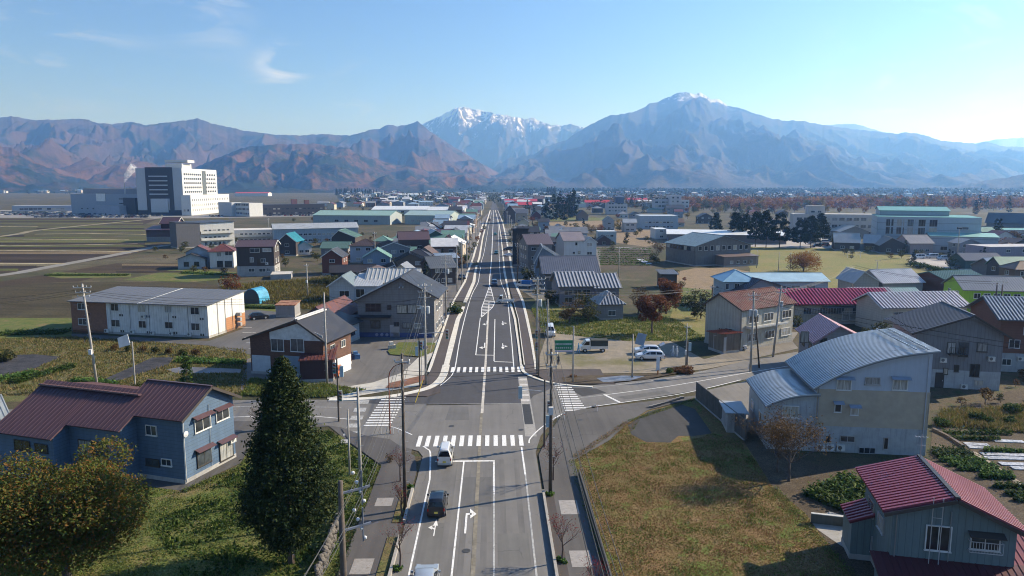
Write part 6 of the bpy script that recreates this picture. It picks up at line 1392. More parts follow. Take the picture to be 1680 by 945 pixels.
for nm,a,b,d,ey,ro,rm,wl,lab in (('warehouse',(514,368),(640,369),30,353,'gable_u',GRR,wallm((.32,.36,.36),0),'large warehouse with pale green roof beyond the long pale blue block'),
  ('warehouse',(664,368),(738,369),24,353,'gable_u',roofm((.35,.46,.42),.4,.3),wallm((.34,.4,.38),0),'smaller warehouse with mint green roof right of the large warehouse'),
  ('warehouse',(610,352),(700,352),40,344,'gable_u',WROOF,WW,'wide white roofed warehouse behind the green roofed warehouses'),
  ('warehouse',(702,352),(762,352),30,345,'gable_u',WROOF,WW,'second white roofed warehouse nearer the street'),
  ('red_roof_block',(385,322),(440,322),30,317,'gable_u',roofm((.45,.06,.05)),WW,'far red roofed block beyond the hospital wing'),
  ('far_hall',(1418,333),(1450,333),60,330,'flat',WROOF,WW,'far white roofed hall beyond the autumn belt, left one'),
  ('far_hall',(1480,333),(1522,333),60,330,'flat',WROOF,WW,'far white roofed hall beyond the autumn belt, middle one'),
  ('far_hall',(1570,334),(1612,334),60,330,'flat',WROOF,WW,'far white roofed hall beyond the autumn belt, right one'),
  ('far_hall',(1632,337),(1680,337),60,332,'flat',WROOF,WW,'white roofed hall at the frame edge beyond the autumn belt'),
  ('greenhouse',(648,323),(690,323),40,319.5,'gable_u',WROOF,WW,'long white greenhouse roof below the mountain foot')):
    h=House(nm,lab,a,b,d,nm.replace('_',' ')); a=pt(a); h.body(up(a,ey),ro,3 if ro!='flat' else 0,wl,rm,over=.5,seam=None,parapet=.1)
    if nm=='warehouse': h.grid('front',6,[2.0],3,1.6,fr=FR_S)
# houses along the street, far left and right, then the far town
r1=random.Random(3)
def row(x0,x1,Y0,Y1,step,where,side):
    Y=Y0; i=0
    while Y<Y1:
        w_=r1.uniform(8,13); X=r1.uniform(x0,x1); 
        ci=r1.randrange(7); ri=r1.randrange(7)
        far_house(X-(w_ if side<0 else 0),Y,w_,r1.uniform(8,12),r1.uniform(4.5,7.5),r1.uniform(1.5,3.2),r1.uniform(-.1,.1),ci,ri,where,r1.choice(['gable_u','gable_u','gable_v']),wins=Y<620,group='houses '+where)
        Y+=step*r1.uniform(.8,1.3)*(1+Y/2500); i+=1
row(-15,-12,262,1500,15,'in the row along the left pavement',-1)
row(-34,-26,300,1400,22,'in the second row left of the street',-1)
row(13,16,600,1500,17,'in the row along the right pavement',1)
row(30,60,640,1500,34,'behind the right street row',1)
def zone(n,x0,x1,y0,y1,where,wins=False):
    for i in range(n):
        a=P(r1.uniform(x0,x1),r1.uniform(y0,y1)); w_=r1.uniform(9,16)*(1+a.y/4000); k=1+a.y/5000
        far_house(a.x,a.y,w_,r1.uniform(8,14),r1.uniform(4,7.5)*k,r1.uniform(1.5,3),r1.uniform(-.3,.3),r1.choice([0,0,1,1,2,3,4,5]),r1.choice([1,1,2,3,4,0,6]),where,wins=wins,group='houses '+where)
zone(9,600,740,333,342,'in the cluster beyond the white warehouses',True)
def far_town(label,px,py,n):
    mb=MB(); mi=[]; ms=[wallm(c[1],0) for c in cols[:5]]+[roofm(c[1],.5,.1) for c in rcs]
    for i in range(n):
        a=P(r1.uniform(*px),r1.uniform(*py)); k=1+a.y/3500; w_=r1.uniform(5,9)*k; d_=r1.uniform(5,8)*k; e=r1.uniform(3.5,6)*k; f0=len(mb.f); x,y=a.x,a.y
        mb.box(x-w_/2,y,-1,x+w_/2,y+d_,e); mi+=[r1.choice([0,0,1,2,3,4])]*(len(mb.f)-f0); f0=len(mb.f); r_=r1.uniform(1,2)*k
        if r1.random()<.6: mb.prism([(x-w_/2-.5,y-.5,e),(x-w_/2-.5,y+d_+.5,e),(x-w_/2-.5,y+d_/2,e+r_)],(w_+1,0,0))
        else: mb.prism([(x-w_/2-.5,y-.5,e),(x+w_/2+.5,y-.5,e),(x,y-.5,e+r_)],(0,d_+1,0))
        mi+=[r1.choice([5,6,6,7,8,9,9,11])]*(len(mb.f)-f0)
    o=mb.build('far_town',ms[0],fix=False)
    for m_ in ms[1:]: o.data.materials.append(m_)
    for p_,q in zip(o.data.polygons,mi): p_.material_index=q
    tag(o,label,'town',None,'stuff')
far_town('mass of small far houses on the plain left of the street end',(555,800),(317,333),130)
far_town('thin line of far houses at the foot of the left mountains',(-60,235),(312,317),90)
far_town('mass of small far houses on the plain right of the street end',(830,1010),(317,331),90)
far_town('scattered far houses on the far right plain',(1000,1750),(315,327),170)
zone(8,1040,1100,335,352,'left of the white apartment tower',True); zone(10,850,885,332,338,'right of the street near the red roofs')
def infill(n,poly,where,wins=True,smin=6,smax=11,emax=6.6):
    pp=[tuple(pt(q)[:2]) for q in poly]; xs=[q[0] for q in pp]; ys=[q[1] for q in pp]; k_=0; t_=0
    while k_<n and t_<n*60:
        t_+=1; x=r1.uniform(min(xs),max(xs)); y=r1.uniform(min(ys),max(ys)); w_=r1.uniform(smin,smax); d_=r1.uniform(smin,smax-1)
        if not in_poly(np.array([x,x+w_]),np.array([y,y+d_]),pp).all(): continue
        if not all(clear(x+w_*i/3,y+d_*j/3,1.0) for i in range(4) for j in range(4)): continue
        k_+=1; far_house(x,y,w_,d_,r1.uniform(3.0,emax),r1.uniform(1.4,2.6),r1.uniform(-.12,.12),r1.choice([1,2,4,5,5,1,6,0]),r1.choice([0,1,1,2,2,6,3,5]),where,r1.choice(['gable_u','gable_v','hip']),wins=wins,group='houses '+where)
infill(24,[(560,470),(600,425),(690,385),(768,372),(765,405),(735,440),(700,470),(640,480)],'squeezed among the homes left of the street')
infill(16,[(846,410),(838,380),(900,378),(985,412),(1000,440),(900,445)],'squeezed among the homes right of the street')
infill(12,[(1030,372),(1000,352),(1300,352),(1300,372),(1120,378)],'in the blocks behind the old hall')
infill(22,[(870,350),(860,335),(1100,328),(1200,345),(1000,352)],'in the blocks right of the far street',False,9,16)
infill(22,[(430,345),(560,335),(790,332),(785,345),(760,352),(620,345)],'in the blocks beyond the warehouses',False,9,16)
infill(14,[(1560,470),(1700,440),(2000,440),(2000,500),(1700,500)],'beyond the lime building')
infill(14,[(1480,400),(1680,400),(1900,400),(1900,430),(1560,425)],'in the rows right of the gymnasium')
# parked cars by the hospital
CC=[(.75,.75,.75),(.7,.7,.72),(.6,.6,.62),(.02,.02,.025),(.03,.03,.035),(.25,.26,.27),(.3,.31,.33),(.05,.07,.14),(.22,.02,.02),(.4,.4,.42)]
sheet('car_park',[(-300,356),(-300,344),(290,345),(335,352),(540,351),(540,355),(330,358),(250,358.5)],asphalt((.2,.19,.18),.2,False),.05)
nc=0
for yy_,xa,xb,st in ((357.3,60,250,1),(355,45,268,1),(353,-40,190,1),(351,-40,120,1),(349.2,-30,110,1),(355.6,335,368,1),(354.6,425,530,1)):
    a=P(xa,yy_);b=P(xb,yy_); X=a.x
    while X<b.x and nc<285:
        if r1.random()<.9:
            c=r1.choice(CC); o=linkm('parked_car',simple_car(c,r1.choice([0,0,1,2])),None,(X,a.y+r1.uniform(-.4,.4)+(X-a.x)/(b.x-a.x)*(b.y-a.y),.06),r1.choice([0,math.pi])+r1.uniform(-.03,.03))
            tag(o,'small parked car among the dense rows in front of the hospital','car','cars parked in rows by the hospital'); nc+=1
        X+=2.75
for i,(x,y,c,k) in enumerate(((1291,395,8,0),(1318,397,6,0),(1332,401,0,0),(1341,400,1,0),(1352,399,2,1),(1362,398,3,1),(1340,405,4,0),(1352,404,8,1),(1300,392,4,0),(1285,391,0,1),(1625,443,0,1),(1640,441,7,0),(1535,420,3,0))):
    o=linkm('parked_car',simple_car(CC[c],k),None,P(x,y)+Vector((0,0,.06)),r1.uniform(1.1,1.6)); tag(o,'car %s'%('in the lot behind the conifer row' if x<1400 else 'parked by the slate gabled hall'),'car','cars in the school lots')
sheet('car_park',[(1225,405),(1235,388),(1300,386),(1380,392),(1385,408)],asphalt((.3,.28,.26),.2,False),.045)
sheet('car_park',[(1490,432),(1495,418),(1600,424),(1640,440),(1600,446)],asphalt((.32,.3,.28),.2,False),.045)
# ================= vehicles =================
v=make_car('van','small white van waiting at the stop line with dark rear window','van','kei_van',(.72,.72,.70)); place(v,731,758,0)
v=make_car('car','boxy black car behind the white van in the left lane','car','suv',(.012,.014,.02)); place(v,718,838,0)
v.scale=(.88,.82,1.0)
v=make_car('car','silver car at the bottom edge of the left lane','car','wagon',(.34,.38,.43)); place(v,697,972,0)
v=make_car('car','dark blue car driving towards the hatched island','car','suv',(.02,.035,.07)); place(v,811,469,math.pi)
v=make_car('car','teal car on the street above the broad building shadow','car','hatch',(.02,.12,.13)); place(v,814,417,math.pi)
v=make_car('car','green car farthest up the street lane','car','hatch',(.03,.16,.12)); place(v,812.5,386,math.pi)
v=make_car('van','white delivery van parked on the gravel lot edge','van','van',(.7,.7,.69)); place(v,903,550,math.pi-.05)
v=make_car('van','small white van beside the left pavement facing the crossing','van','kei_van',(.68,.68,.66)); place(v,722,534,math.pi+.15)
v=make_car('car','white wagon parked in front on the gravel lot','car','wagon',(.7,.71,.72)); place(v,1066,590,R(86))
v=make_car('car','white hatchback parked behind the wagon with its boot open','car','hatch',(.66,.67,.69)); place(v,1061,581,R(88)); v.scale=(1.05,1.12,1)
mb=MB(); mb.quad((-.7,-1.95,1.3),(.7,-1.95,1.3),(.7,-2.7,1.75),(-.7,-2.7,1.75)); mb.prism([(-.7,-1.9,1.42),(.7,-1.9,1.42),(.7,-2.6,1.8),(-.7,-2.6,1.8)],(0,0,.06)); mb.v=mb.v[4:]; mb.f=[tuple(i-4 for i in f) for f in mb.f[1:]]; mb.build('tailgate',carpaint((.66,.67,.69)),v)
v=make_car('car','black hatchback in the apartment parking area','car','hatch',(.015,.016,.02)); place(v,425,524,R(-60))
v=make_car('car','white car beside the wooden carport','car','hatch',(.7,.7,.7)); place(v,1206,573,R(-110))
v=make_car('car','bright orange small car parked behind the garage','car','hatch',(.45,.1,.02)); place(v,551,617,R(180)); v.scale=(.88,.88,1)
v=make_car('van','white van beside the sports field hedge','van','van',(.72,.72,.72)); place(v,1507,425,R(92))
v=make_car('van','silver van second beside the sports field hedge','van','van',(.5,.52,.55)); place(v,1529,424,R(92))
v=make_car('van','pale blue van third beside the sports field hedge','van','van',(.42,.48,.55)); place(v,1548,427,R(92))
v=make_car('car','black car parked by the left street bend','car','sedan',(.02,.02,.025)); place(v,758,458,math.pi+.2)
v=make_car('car','white car parked at the right pavement by the black clad house','car','sedan',(.65,.65,.66)); place(v,834,421,math.pi/2)
v=make_car('car','dark car parked just beyond the white one by the black clad house','car','suv',(.02,.02,.025)); place(v,834,411,math.pi/2)
def kei_truck(label,cover,box):
    r_=empty('light_truck',(0,0,0),0,label,'truck'); pm=carpaint((.68,.69,.68)); b=.7
    mb=MB(); mb.prism([(-b,.45,.35),(-b,1.65,.35),(-b,1.7,.8),(-b,1.45,1.05),(-b,1.0,1.75),(-b,.5,1.8)],(2*b,0,0)); mb.build('cab',pm,r_)
    gl=glassm((.012,.014,.017),.04)
    mb=MB(); mb.prism([(-b+.1,1.47,1.1),(b-.1,1.47,1.1),(b-.16,1.06,1.7),(-b+.16,1.06,1.7)],(0,.03,.02)); mb.build('windscreen',gl,r_)
    for s_ in (-1,1):
        mb=MB(); mb.prism([(s_*(b+.012),.6,1.1),(s_*(b+.012),1.32,1.1),(s_*(b+.012),1.0,1.62),(s_*(b+.012),.6,1.62)],(-s_*.03,0,0)); mb.build('side_window',gl,r_)
        mb=MB(); mb.box(s_*b*.6,1.66,.6,s_*b*.92,1.72,.76); mb.build('headlight',paint((.7,.7,.7),.2),r_)
        for y in (-1.05,1.15):
            mb=MB(); mb.tube([(s_*.5,y,.28),(s_*.71,y,.28)],.28,14); w_=mb.build('wheel',RUB(),r_); mb=MB(); mb.tube([(s_*.705,y,.28),(s_*.72,y,.28)],.15,10); mb.build('rim',STEEL(),w_)
    mb=MB(); mb.box(-b,-1.7,.5,b,.42,.62); mb.box(-b,-1.7,.62,-b+.04,.42,.9); mb.box(b-.04,-1.7,.62,b,.42,.9); mb.box(-b+.04,-1.7,.62,b-.04,-1.66,.9); mb.build('load_bed',pm,r_)
    if cover: mb=MB(); mb.prism([(-b+.02,-1.68,.91),(b-.02,-1.68,.91),(b-.02,-1.68,1.75),(b-.2,-1.68,1.85),(-b+.2,-1.68,1.85),(-b+.02,-1.68,1.75)],(0,2.08,0)); mb.build('canvas_cover',paint(cover,.8,.2),r_)
    return r_
t=kei_truck('small white truck with dark canvas cover on the gravel lot',(.05,.055,.045),1); place(t,974,577,R(90)); t.scale=(1.15,1.38,1.15)
t=kei_truck('small white open truck turning across the lane by the hatched island',None,0); place(t,829,498,R(86)); t.scale=(1.1,1.25,1.1)
t=kei_truck('small truck with bright blue tarpaulin load on the right verge',(.03,.15,.4),0); place(t,860,472,R(70)); t.scale=(1.2,1.3,1.1)
# ================= poles, lights, signs =================
pole((665,838),14,'tall dark utility pole at the left kerb beside the black car',POLED,((13.3,1.2),),0,r0=.17,group=None)
pole((160,636),14.7,'tall concrete utility pole with crossarms beyond the long blue house',POLEC,((14.2,2.4),(13.5,2.0),(12.9,1.6)),0,box=5.2,group=None,lean=(-.9,0))
pole((592,806),9.9,'plain concrete pole in the grass corner right of the cedar',POLEC,(),0,r0=.17,group=None)
pole((574,780),6.7,'short thin steel pole left of the plain concrete pole',POLEC,(),0,r0=.11,group=None,cross_steps=False)
pole((537,632),13.3,'slim pale concrete pole in front of the dark garage',POLEC,(),0,r0=.16,group=None)
pole((699,632),14.6,'utility pole with insulator racks at the left street corner',POLEC,((14.2,1.8),(13.4,1.8),(12.6,1.5)),2,group=None,arm_rz=.2)
pole((903,810),13.6,'tall dark utility pole at the right kerb before the crossing',POLED,((13.1,1.0),(12.0,.9)),0,group=None,box=8.0)
pole((881,615),14.7,'tall utility pole with many insulators at the right street corner',POLEC,((14.4,2.2),(13.7,2.0),(13.0,2.0),(12.2,1.6)),1,group=None,arm_rz=.1)
pole((898,597),10.4,'thin concrete pole just behind the right corner pole',POLEC,(),0,r0=.14,group=None)
pole((940,628),8.3,'grey pole beside the green road sign',POLEC,(),0,r0=.15,group=None)
pole((1037,620),6.6,'short pole carrying the blue grey sign panel',POLEC,(),0,r0=.13,group=None,cross_steps=False)
pole((1125,600),6.8,'pole with a small signal box by the gravel lot edge',POLEC,((6.2,.8),),0,r0=.12,group=None,box=2.2)
pole((1231,610),12.2,'utility pole with transformer by the side road',POLEC,((11.8,1.8),(11.1,1.4)),2,group=None)
pole((1246,604),12.1,'dark leaning brace pole beside the transformer pole',POLED,(),0,r0=.14,lean=(-1.5,0),group=None,cross_steps=False)
pole((1268,586),11.9,'leaning utility pole with purple notice beside the cream office',POLEC,((11.5,1.6),(10.8,1.4)),1,lean=(.8,0),group=None)
pole((732,523),13.7,'utility pole with racks halfway up the left street row',POLEC,((13.2,1.8),(12.5,1.8),(11.8,1.5)),1,group=None)
pole((750,478),12.5,'slim pole beside the parked black car on the left',POLEC,((12,1.5),),0,group=None)
pole((849,461),11.5,'brown utility pole on the right verge above the truck',POLED,((11,1.5),(10.4,1.2)),0,group=None)
pole((505,487),8.5,'lone utility pole in the weedy field behind the low house',POLEC,((8,1.2),),0,group=None,box=4.0)
pole((616,440),12.5,'utility pole between the pale blue and grey gabled houses',POLEC,((12,1.4),),0,group=None)
pole((442,392),11,'utility pole before the long pale blue block',POLEC,((10.5,1.4),),0,group=None)
pole((1015,455),9.5,'thin pole among the vegetable plots',POLEC,((9,1.0),),0,r0=.13,group=None)
pole((1166,548),9.5,'pole at the left corner of the cream office building',POLED,((9,.8),),0,group=None)
pole((1396,500),up(pt((1396,500)),467),'left one of the twin poles above the magenta roof',POLED,((8,1.8),),1,group=None)
pole((1404,500),up(pt((1404,500)),470),'right one of the twin poles above the magenta roof',POLED,(),0,lean=(-.5,0),group=None,cross_steps=False)
pole((1437,468),up(pt((1437,468)),430),'pole standing before the double gabled grey house',POLEC,((7,1.4),),0,group=None)
pole((1627,560),up(pt((1627,560)),464),'left one of the twin poles before the lime building',POLED,((11,2.2),(10.4,2.0)),0,group=None)
pole((1636,560),up(pt((1636,560)),466),'right one of the twin poles before the lime building',POLED,((10.8,1.6),),0,group=None)
pole((1570,424),up(pt((1570,424)),376),'utility pole beside the gymnasium forecourt',POLEC,((12,1.6),),0,group=None)
for x,y0,y1,lab in ((1241,440,410,'left'),(1277,444,413,'middle'),(1296,445,414,'right')): pole((x,y0),up(pt((x,y0)),y1),'%s one of three poles along the sports field edge'%lab,POLEC,(),0,r0=.12,group=None,cross_steps=False)
for i,Y in enumerate((205,245,290,335,385,440,500,570,650)):
    pole(W(-9.2-(i>1)*.5,Y),12.5,'utility pole in the line along the left pavement',POLEC,((12,1.8),(11.3,1.5)),1 if i%2 else 0,group='poles along the left street side')
for i,Y in enumerate((255,300,350,405,470,560,660)):
    pole(W(8.6,Y),12,'utility pole in the line along the right pavement',POLEC,((11.5,1.6),(10.8,1.3)),0,group='poles along the right street side')
# near pole whose top shows at the bottom edge
p=pole(W(-9.3,41.5),10.4,'thick pole with white insulator racks at the bottom edge left of the street',POLED,(),0,r0=.24,group=None,cross_steps=False)
for z in (9.6,7.2):
    mb=MB(); mb.beam((0,0,z),(1.6,.9,z+.1),.12,.12); a_=mb.build('crossarm',paint((.16,.18,.22),.5,.2),p)
    for i in range(4):
        q=Vector((1.2,.7,z))+Vector((-.1,-.02,0))*i*2+Vector((.05,0,-.9+.62*i)); mb=MB(); mb.lathe([(.04,0),(.1,.05),(.12,.16),(.05,.22)],q,8); mb.build('insulator',paint((.6,.6,.6),.3),a_)
    mb=MB(); mb.beam((1.15,.65,z-1.0),(1.15,.65,z+1.2),.08,.08); mb.build('rack',paint((.16,.18,.22),.5,.2),p)
HPOLE=[(W(-9.4,38,9.8),)]
TP=lambda x,y,h:(lambda q:(q.x,q.y,h))(pt((x,y)))
cables([(-9.0,20,11.5),(-8.3,41.5,9.9),TP(665,838,13.2),TP(699,632,14.0),TP(732,523,13.0),(-9.2,205,12.2),(-9.2,245,12),(-9.7,290,12),(-9.7,335,12),(-9.7,385,12),(-9.7,440,12)],'bundle of wires along the left side of the street',4,.7,.38)
cables([(4.6,16,12.2),TP(903,810,13.1),TP(881,615,13.8),TP(849,461,11.2),(8.6,255,11.5),(8.6,300,11.5),(8.6,350,11.5),(8.6,405,11.5)],'bundle of wires along the right side of the street',4,.6,.4)
cables([(5.6,16,10.4),TP(903,810,11.6),TP(898,597,10.0),TP(940,628,8.1),TP(1037,620,6.5)],'thin wires from the right kerb pole to the sign poles',2,.5,.3)
cables([TP(699,632,12.8),TP(881,615,12.6)],'wires crossing above the intersection between the corner poles',4,.5,.5)
cables([TP(665,838,12.6),TP(903,810,12.2)],'wires crossing above the near crosswalk',2,.4,.4)
cables([TP(160,636,14),(-80,88,13.5),(-130,80,13)],'wires leaving the tall field pole to the left',3,.8,.5)
cables([TP(160,636,13.6),TP(537,632,12.9),TP(699,632,12.6)],'wires from the field pole to the left street corner',3,1.0,.4)
cables([TP(881,615,12.9),TP(1166,548,9.2),TP(1268,586,11.0),TP(1396,500,9.5),TP(1627,560,11.0)],'wires over the gravel lot to the magenta hall',3,1.0,.4)
cables([TP(1268,586,10.8),TP(1231,610,11.5),(62,60,12),(80,50,12)],'wires above the side road and the curved roof house',3,.5,.4)
cables([TP(699,632,13.6),TP(616,440,12.2),TP(442,392,10.8)],'wires from the left corner over the house roofs',2,1.2,.4)
def signal(A,h,label,heads=((0,0),),arm=None,mat=None,rz=0,lamps=((.02,.25,.2),(.3,.2,.02),(.3,.02,.02)),vertical=True,base_h=None):
    a=pt(A); a.z=0; r_=empty('traffic_light',a,rz,label,'traffic light'); mb=MB(); mb.tube([(0,0,-.2),(0,0,h)],[.12,.09],10); mb.build('post',mat or STEEL(),r_)
    for (dx,dz,face) in heads:
        if abs(dx)>.5: mb=MB(); mb.tube([(0,0,dz+.1),(dx,0,dz+.35)],.05,6); mb.build('arm',STEEL(),r_)
        hd=paint((.35,.45,.5) if face=='back' else (.3,.33,.35),.5); mb=MB(); mb.box(dx-.2,-.1,dz-.65,dx+.2,.1,dz+.65); b_=mb.build('housing',hd,r_)
        for i in range(3):
            mb=MB(); sy=-1 if face=='front' else 1; z=dz-.42+i*.42; mb.tube([(dx,sy*.1,z),(dx,sy*.13,z)],.15,10); mb.build('lens',paint(lamps[i],.2),b_)
            mb=MB(); mb.prism([(dx-.17,sy*.1,z+.1),(dx-.1,sy*.1,z+.19),(dx+.1,sy*.1,z+.19),(dx+.17,sy*.1,z+.1)],(0,sy*.28,-.04)); mb.build('hood',paint((.05,.05,.05)),b_)
    return r_
signal((893,735),7.6,'dark post with signal heads on arms at the right of the near crosswalk',((-2.6,6.2,'back'),(.5,4.6,'front'),(.35,3.0,'back')),None,POLED)
signal((556,692),7.8,'signal post with lamp heads at the side road left of the crossing',((.55,6.2,'back'),(-.3,6.6,'front'),(.3,3.2,'front')),None,POLED)
signal((689,636),7.0,'slim signal post with cluster of heads at the left street corner',((.3,6.0,'front'),(3.9,7.6,'front'),(-.35,5.2,'back')),None,POLED)
signal((884,618),9.0,'signal post with stacked dark heads at the right street corner',((-.35,6.4,'front'),(-.35,4.6,'front')),None,POLED)
signal((1127,603),4.2,'small signal post in the brown weeds by the gravel lot',((.35,3.3,'back'),),None,POLED)
t=empty('street_lamp',P(640,712),0,'rust red curved street lamp beside the left crosswalk','street lamp'); RST=paint((.22,.06,.035),.7,.25,3)
mb=MB(); mb.tube([(0,0,-.2),(0,0,6.6)],[.09,.06],8); mb.build('post',RST,t); mb=MB(); mb.tube([(0,0,6.6),(.15,0,7.3),(.6,0,7.9),(1.3,0,8.2),(2.2,0,8.3)],[.06,.055,.05,.045,.04],8); a_=mb.build('arm',RST,t); mb=MB(); mb.lathe([(.02,-.12),(.18,-.08),(.2,0),(.08,.08)],(2.3,0,8.25),10); mb.build('lamp_head',paint((.3,.3,.3)),t)
mb=MB()
# barriers at its foot
for dx in (-.7,.7):
    t=empty('guard_rail',P(640,712)+Vector((dx,-.1,0)),0,'small steel guard hoop %s the foot of the red street lamp'%('left of' if dx<0 else 'right of'),'guard rail'); mb=MB(); mb.tube([(-.3,0,0),(-.3,0,.8),(.3,0,.8),(.3,0,0)],.035,6,False); mb.build('hoop',paint((.6,.6,.6),.4),t)
# green road sign: white strokes in two rows
t=empty('road_sign',P(924,609),0,'green road sign with two rows of white lettering on posts by the gravel lot','sign'); z0=up(pt((928,609)),574); z1=up(pt((928,609)),558)
for x in (-1.0,1.55): mb=MB(); mb.tube([(x,0,0),(x,0,z1)],.05,6); mb.build('post',POLEC,t)
mb=MB(); mb.box(-1.35,-.14,z0,1.45,-.08,z1); mb.build('panel',paint((.0,.2,.09),.4,.05),t)
mb=MB(); mb.box(-1.3,-.146,z0-.28,1.4,-.1,z0-.05); mb.build('lower_panel',paint((.45,.45,.55),.4),t)
rg=random.Random(5)
for rowi,(zz,hh,n) in enumerate(((z0+(z1-z0)*.52,.30,9),(z0+(z1-z0)*.16,.24,8))):
    for i in range(n):
        x=-1.2+i*2.5/n; mb=MB(); s_=hh
        for k in range(3): mb.box(x,-.150,zz+s_*k*.42,x+s_*.8,-.141,zz+s_*k*.42+.035)
        for k in range(rg.choice([2,2,3])): q=x+s_*.8*(k/2); mb.box(q,-.149,zz,q+.03,-.141,zz+s_*.85)
        o=mb.build('lettering',paint((.7,.72,.7)),t); o['kind']='stuff'
# blank backs of signs
t=empty('sign_board',P(1040,619),0,'blue grey sign panel seen from behind near the parked white cars','sign'); zz=up(pt((1040,619)),556); mb=MB(); mb.prism([(0,0,zz-.7),(1.4,.5,zz-1.2),(1.9,.6,zz+.5),(.5,.1,zz+.9)],(0,.05,0)); mb.build('panel',paint((.2,.27,.36),.5),t)
t=empty('sign_board',P(222,632),0,'blank white board on a steel post beyond the long blue house','sign'); z_=6.3
mb=MB(); mb.tube([(0,0,0),(0,0,z_)],.1,8); mb.build('post',POLEC,t); mb=MB(); mb.prism([(-1.9,.1,z_-.9),(-.2,-.2,z_-.4),(-.5,-.1,z_+1.1),(-2.1,.2,z_+.5)],(0,.08,0)); mb.build('panel',paint((.62,.63,.65),.5,.1),t); mb=MB(); mb.beam((0,0,z_-.1),(-.9,0,z_),.08); mb.build('bracket',STEEL(),t)
t=empty('sign_board',P(1079,616),0,'narrow white notice on a short orange post by the kerb','sign'); mb=MB(); mb.box(-.25,-.03,.8,.25,.03,2.9); mb.build('panel',paint((.6,.62,.64),.5),t); mb=MB(); mb.box(-.1,-.05,0,.1,.05,.8); mb.build('post',paint((.5,.15,.03)),t)
t=empty('road_sign',P(699,631),0,'round no entry style sign plate on the left corner pole','sign'); zz=up(pt((699,631)),569); mb=MB(); mb.tube([(.0,-.3,zz),(.0,-.26,zz)],.32,16); mb.build('plate',paint((.08,.1,.35),.4),t); mb=MB(); mb.tube([(.0,-.31,zz),(.0,-.302,zz)],.2,16); mb.build('plate_face',paint((.6,.6,.62),.4),t)
t=empty('road_sign',P(692,628),0,'pale rectangular notice board hung at the left corner pole','sign'); zz=up(pt((692,628)),566); mb=MB(); mb.box(-.5,-.03,zz-.6,.5,.03,zz+.6); mb.build('panel',paint((.45,.55,.52),.4),t); mb=MB(); mb.tube([(.0,0.06,0),(.0,.06,zz)],.05,6); mb.build('post',STEEL(),t)
for x,y,lab in ((980,676,'at the footway curb right of the crosswalk'),(926,689,'at the corner footway edge')):
    t=empty('bollard',P(x,y),0,'thin white post '+lab,'post'); mb=MB(); mb.tube([(0,0,0),(0,0,.9)],.05,6); mb.build('post',paint((.7,.7,.7)),t); mb=MB(); mb.tube([(0,0,.65),(0,0,.75)],.055,6); mb.build('band',paint((.5,.1,.03)),t)
# yellow stay guard, litter of the forecourt, tent, platform
t=empty('pole_stay',P(681,661),0,'yellow guarded stay wire at the left street corner','stay'); mb=MB(); mb.tube([(0,0,0),(.9,1.5,2.6)],.06,6); mb.build('guard_tube',paint((.6,.42,.03),.5),t); mb=MB(); mb.tube([(.9,1.5,2.6),(3.0,6.5,11)],.015,4,False); mb.build('wire',STEEL(),t)
t=empty('tarpaulin_tent',P(420,496),R(-12),'round topped garden tent with bright blue tarpaulin behind the apartment block','tent'); mb=MB(); n=10
arc=[(2.2*math.cos(math.pi*i/n),3.6*math.sin(math.pi*i/n)**.8) for i in range(n+1)]
mb.prism([(x,-2,z) for x,z in arc],(0,4.6,0)); mb.build('cover',paint((.05,.28,.45),.5,.3),t); mb=MB(); mb.prism([(x*.93,-2.02,z*.95) for x,z in arc],(0,-.05,0)); mb.build('front_sheet',paint((.05,.06,.07),.7),t)
t=empty('goal',P(1401,423),R(10),'white football goal at the edge of the sports field','goal'); mb=MB(); mb.tube([(-2.8,0,0),(-2.8,0,2.4),(2.8,0,2.4),(2.8,0,0)],.08,6,False); mb.build('frame',paint((.75,.75,.75)),t); mb=MB(); mb.tube([(-2.8,0,2.4),(-2.8,1.6,0),(2.8,1.6,0),(2.8,0,2.4)],.05,5,False); mb.build('back_stay',paint((.6,.6,.6)),t)
for x,y,c,lab in ((583,589,(.1,.2,.35),'blue machine under wraps on the forecourt'),(642,573,(.45,.42,.36),'pile of wrapped garden goods at the lawn bed corner'),(574,590,(.05,.06,.1),'dark wheeled bin beside the blue machine')):
    t=empty('wrapped_goods',P(x,y),.3,lab,'goods'); mb=MB(); mb.prism([(-.6,-.5,0),(.7,-.5,0),(.6,.5,0),(-.5,.6,0)],(0.05,0,.8)); mb.build('bundle',paint(c,.7,.3,3),t); mb=MB(); mb.prism([(-.3,-.3,.8),(.4,-.3,.8),(.3,.3,.8),(-.3,.3,.8)],(0,.05,.5)); mb.build('upper_bundle',paint(mul(c,1.4),.7,.3,3),t)
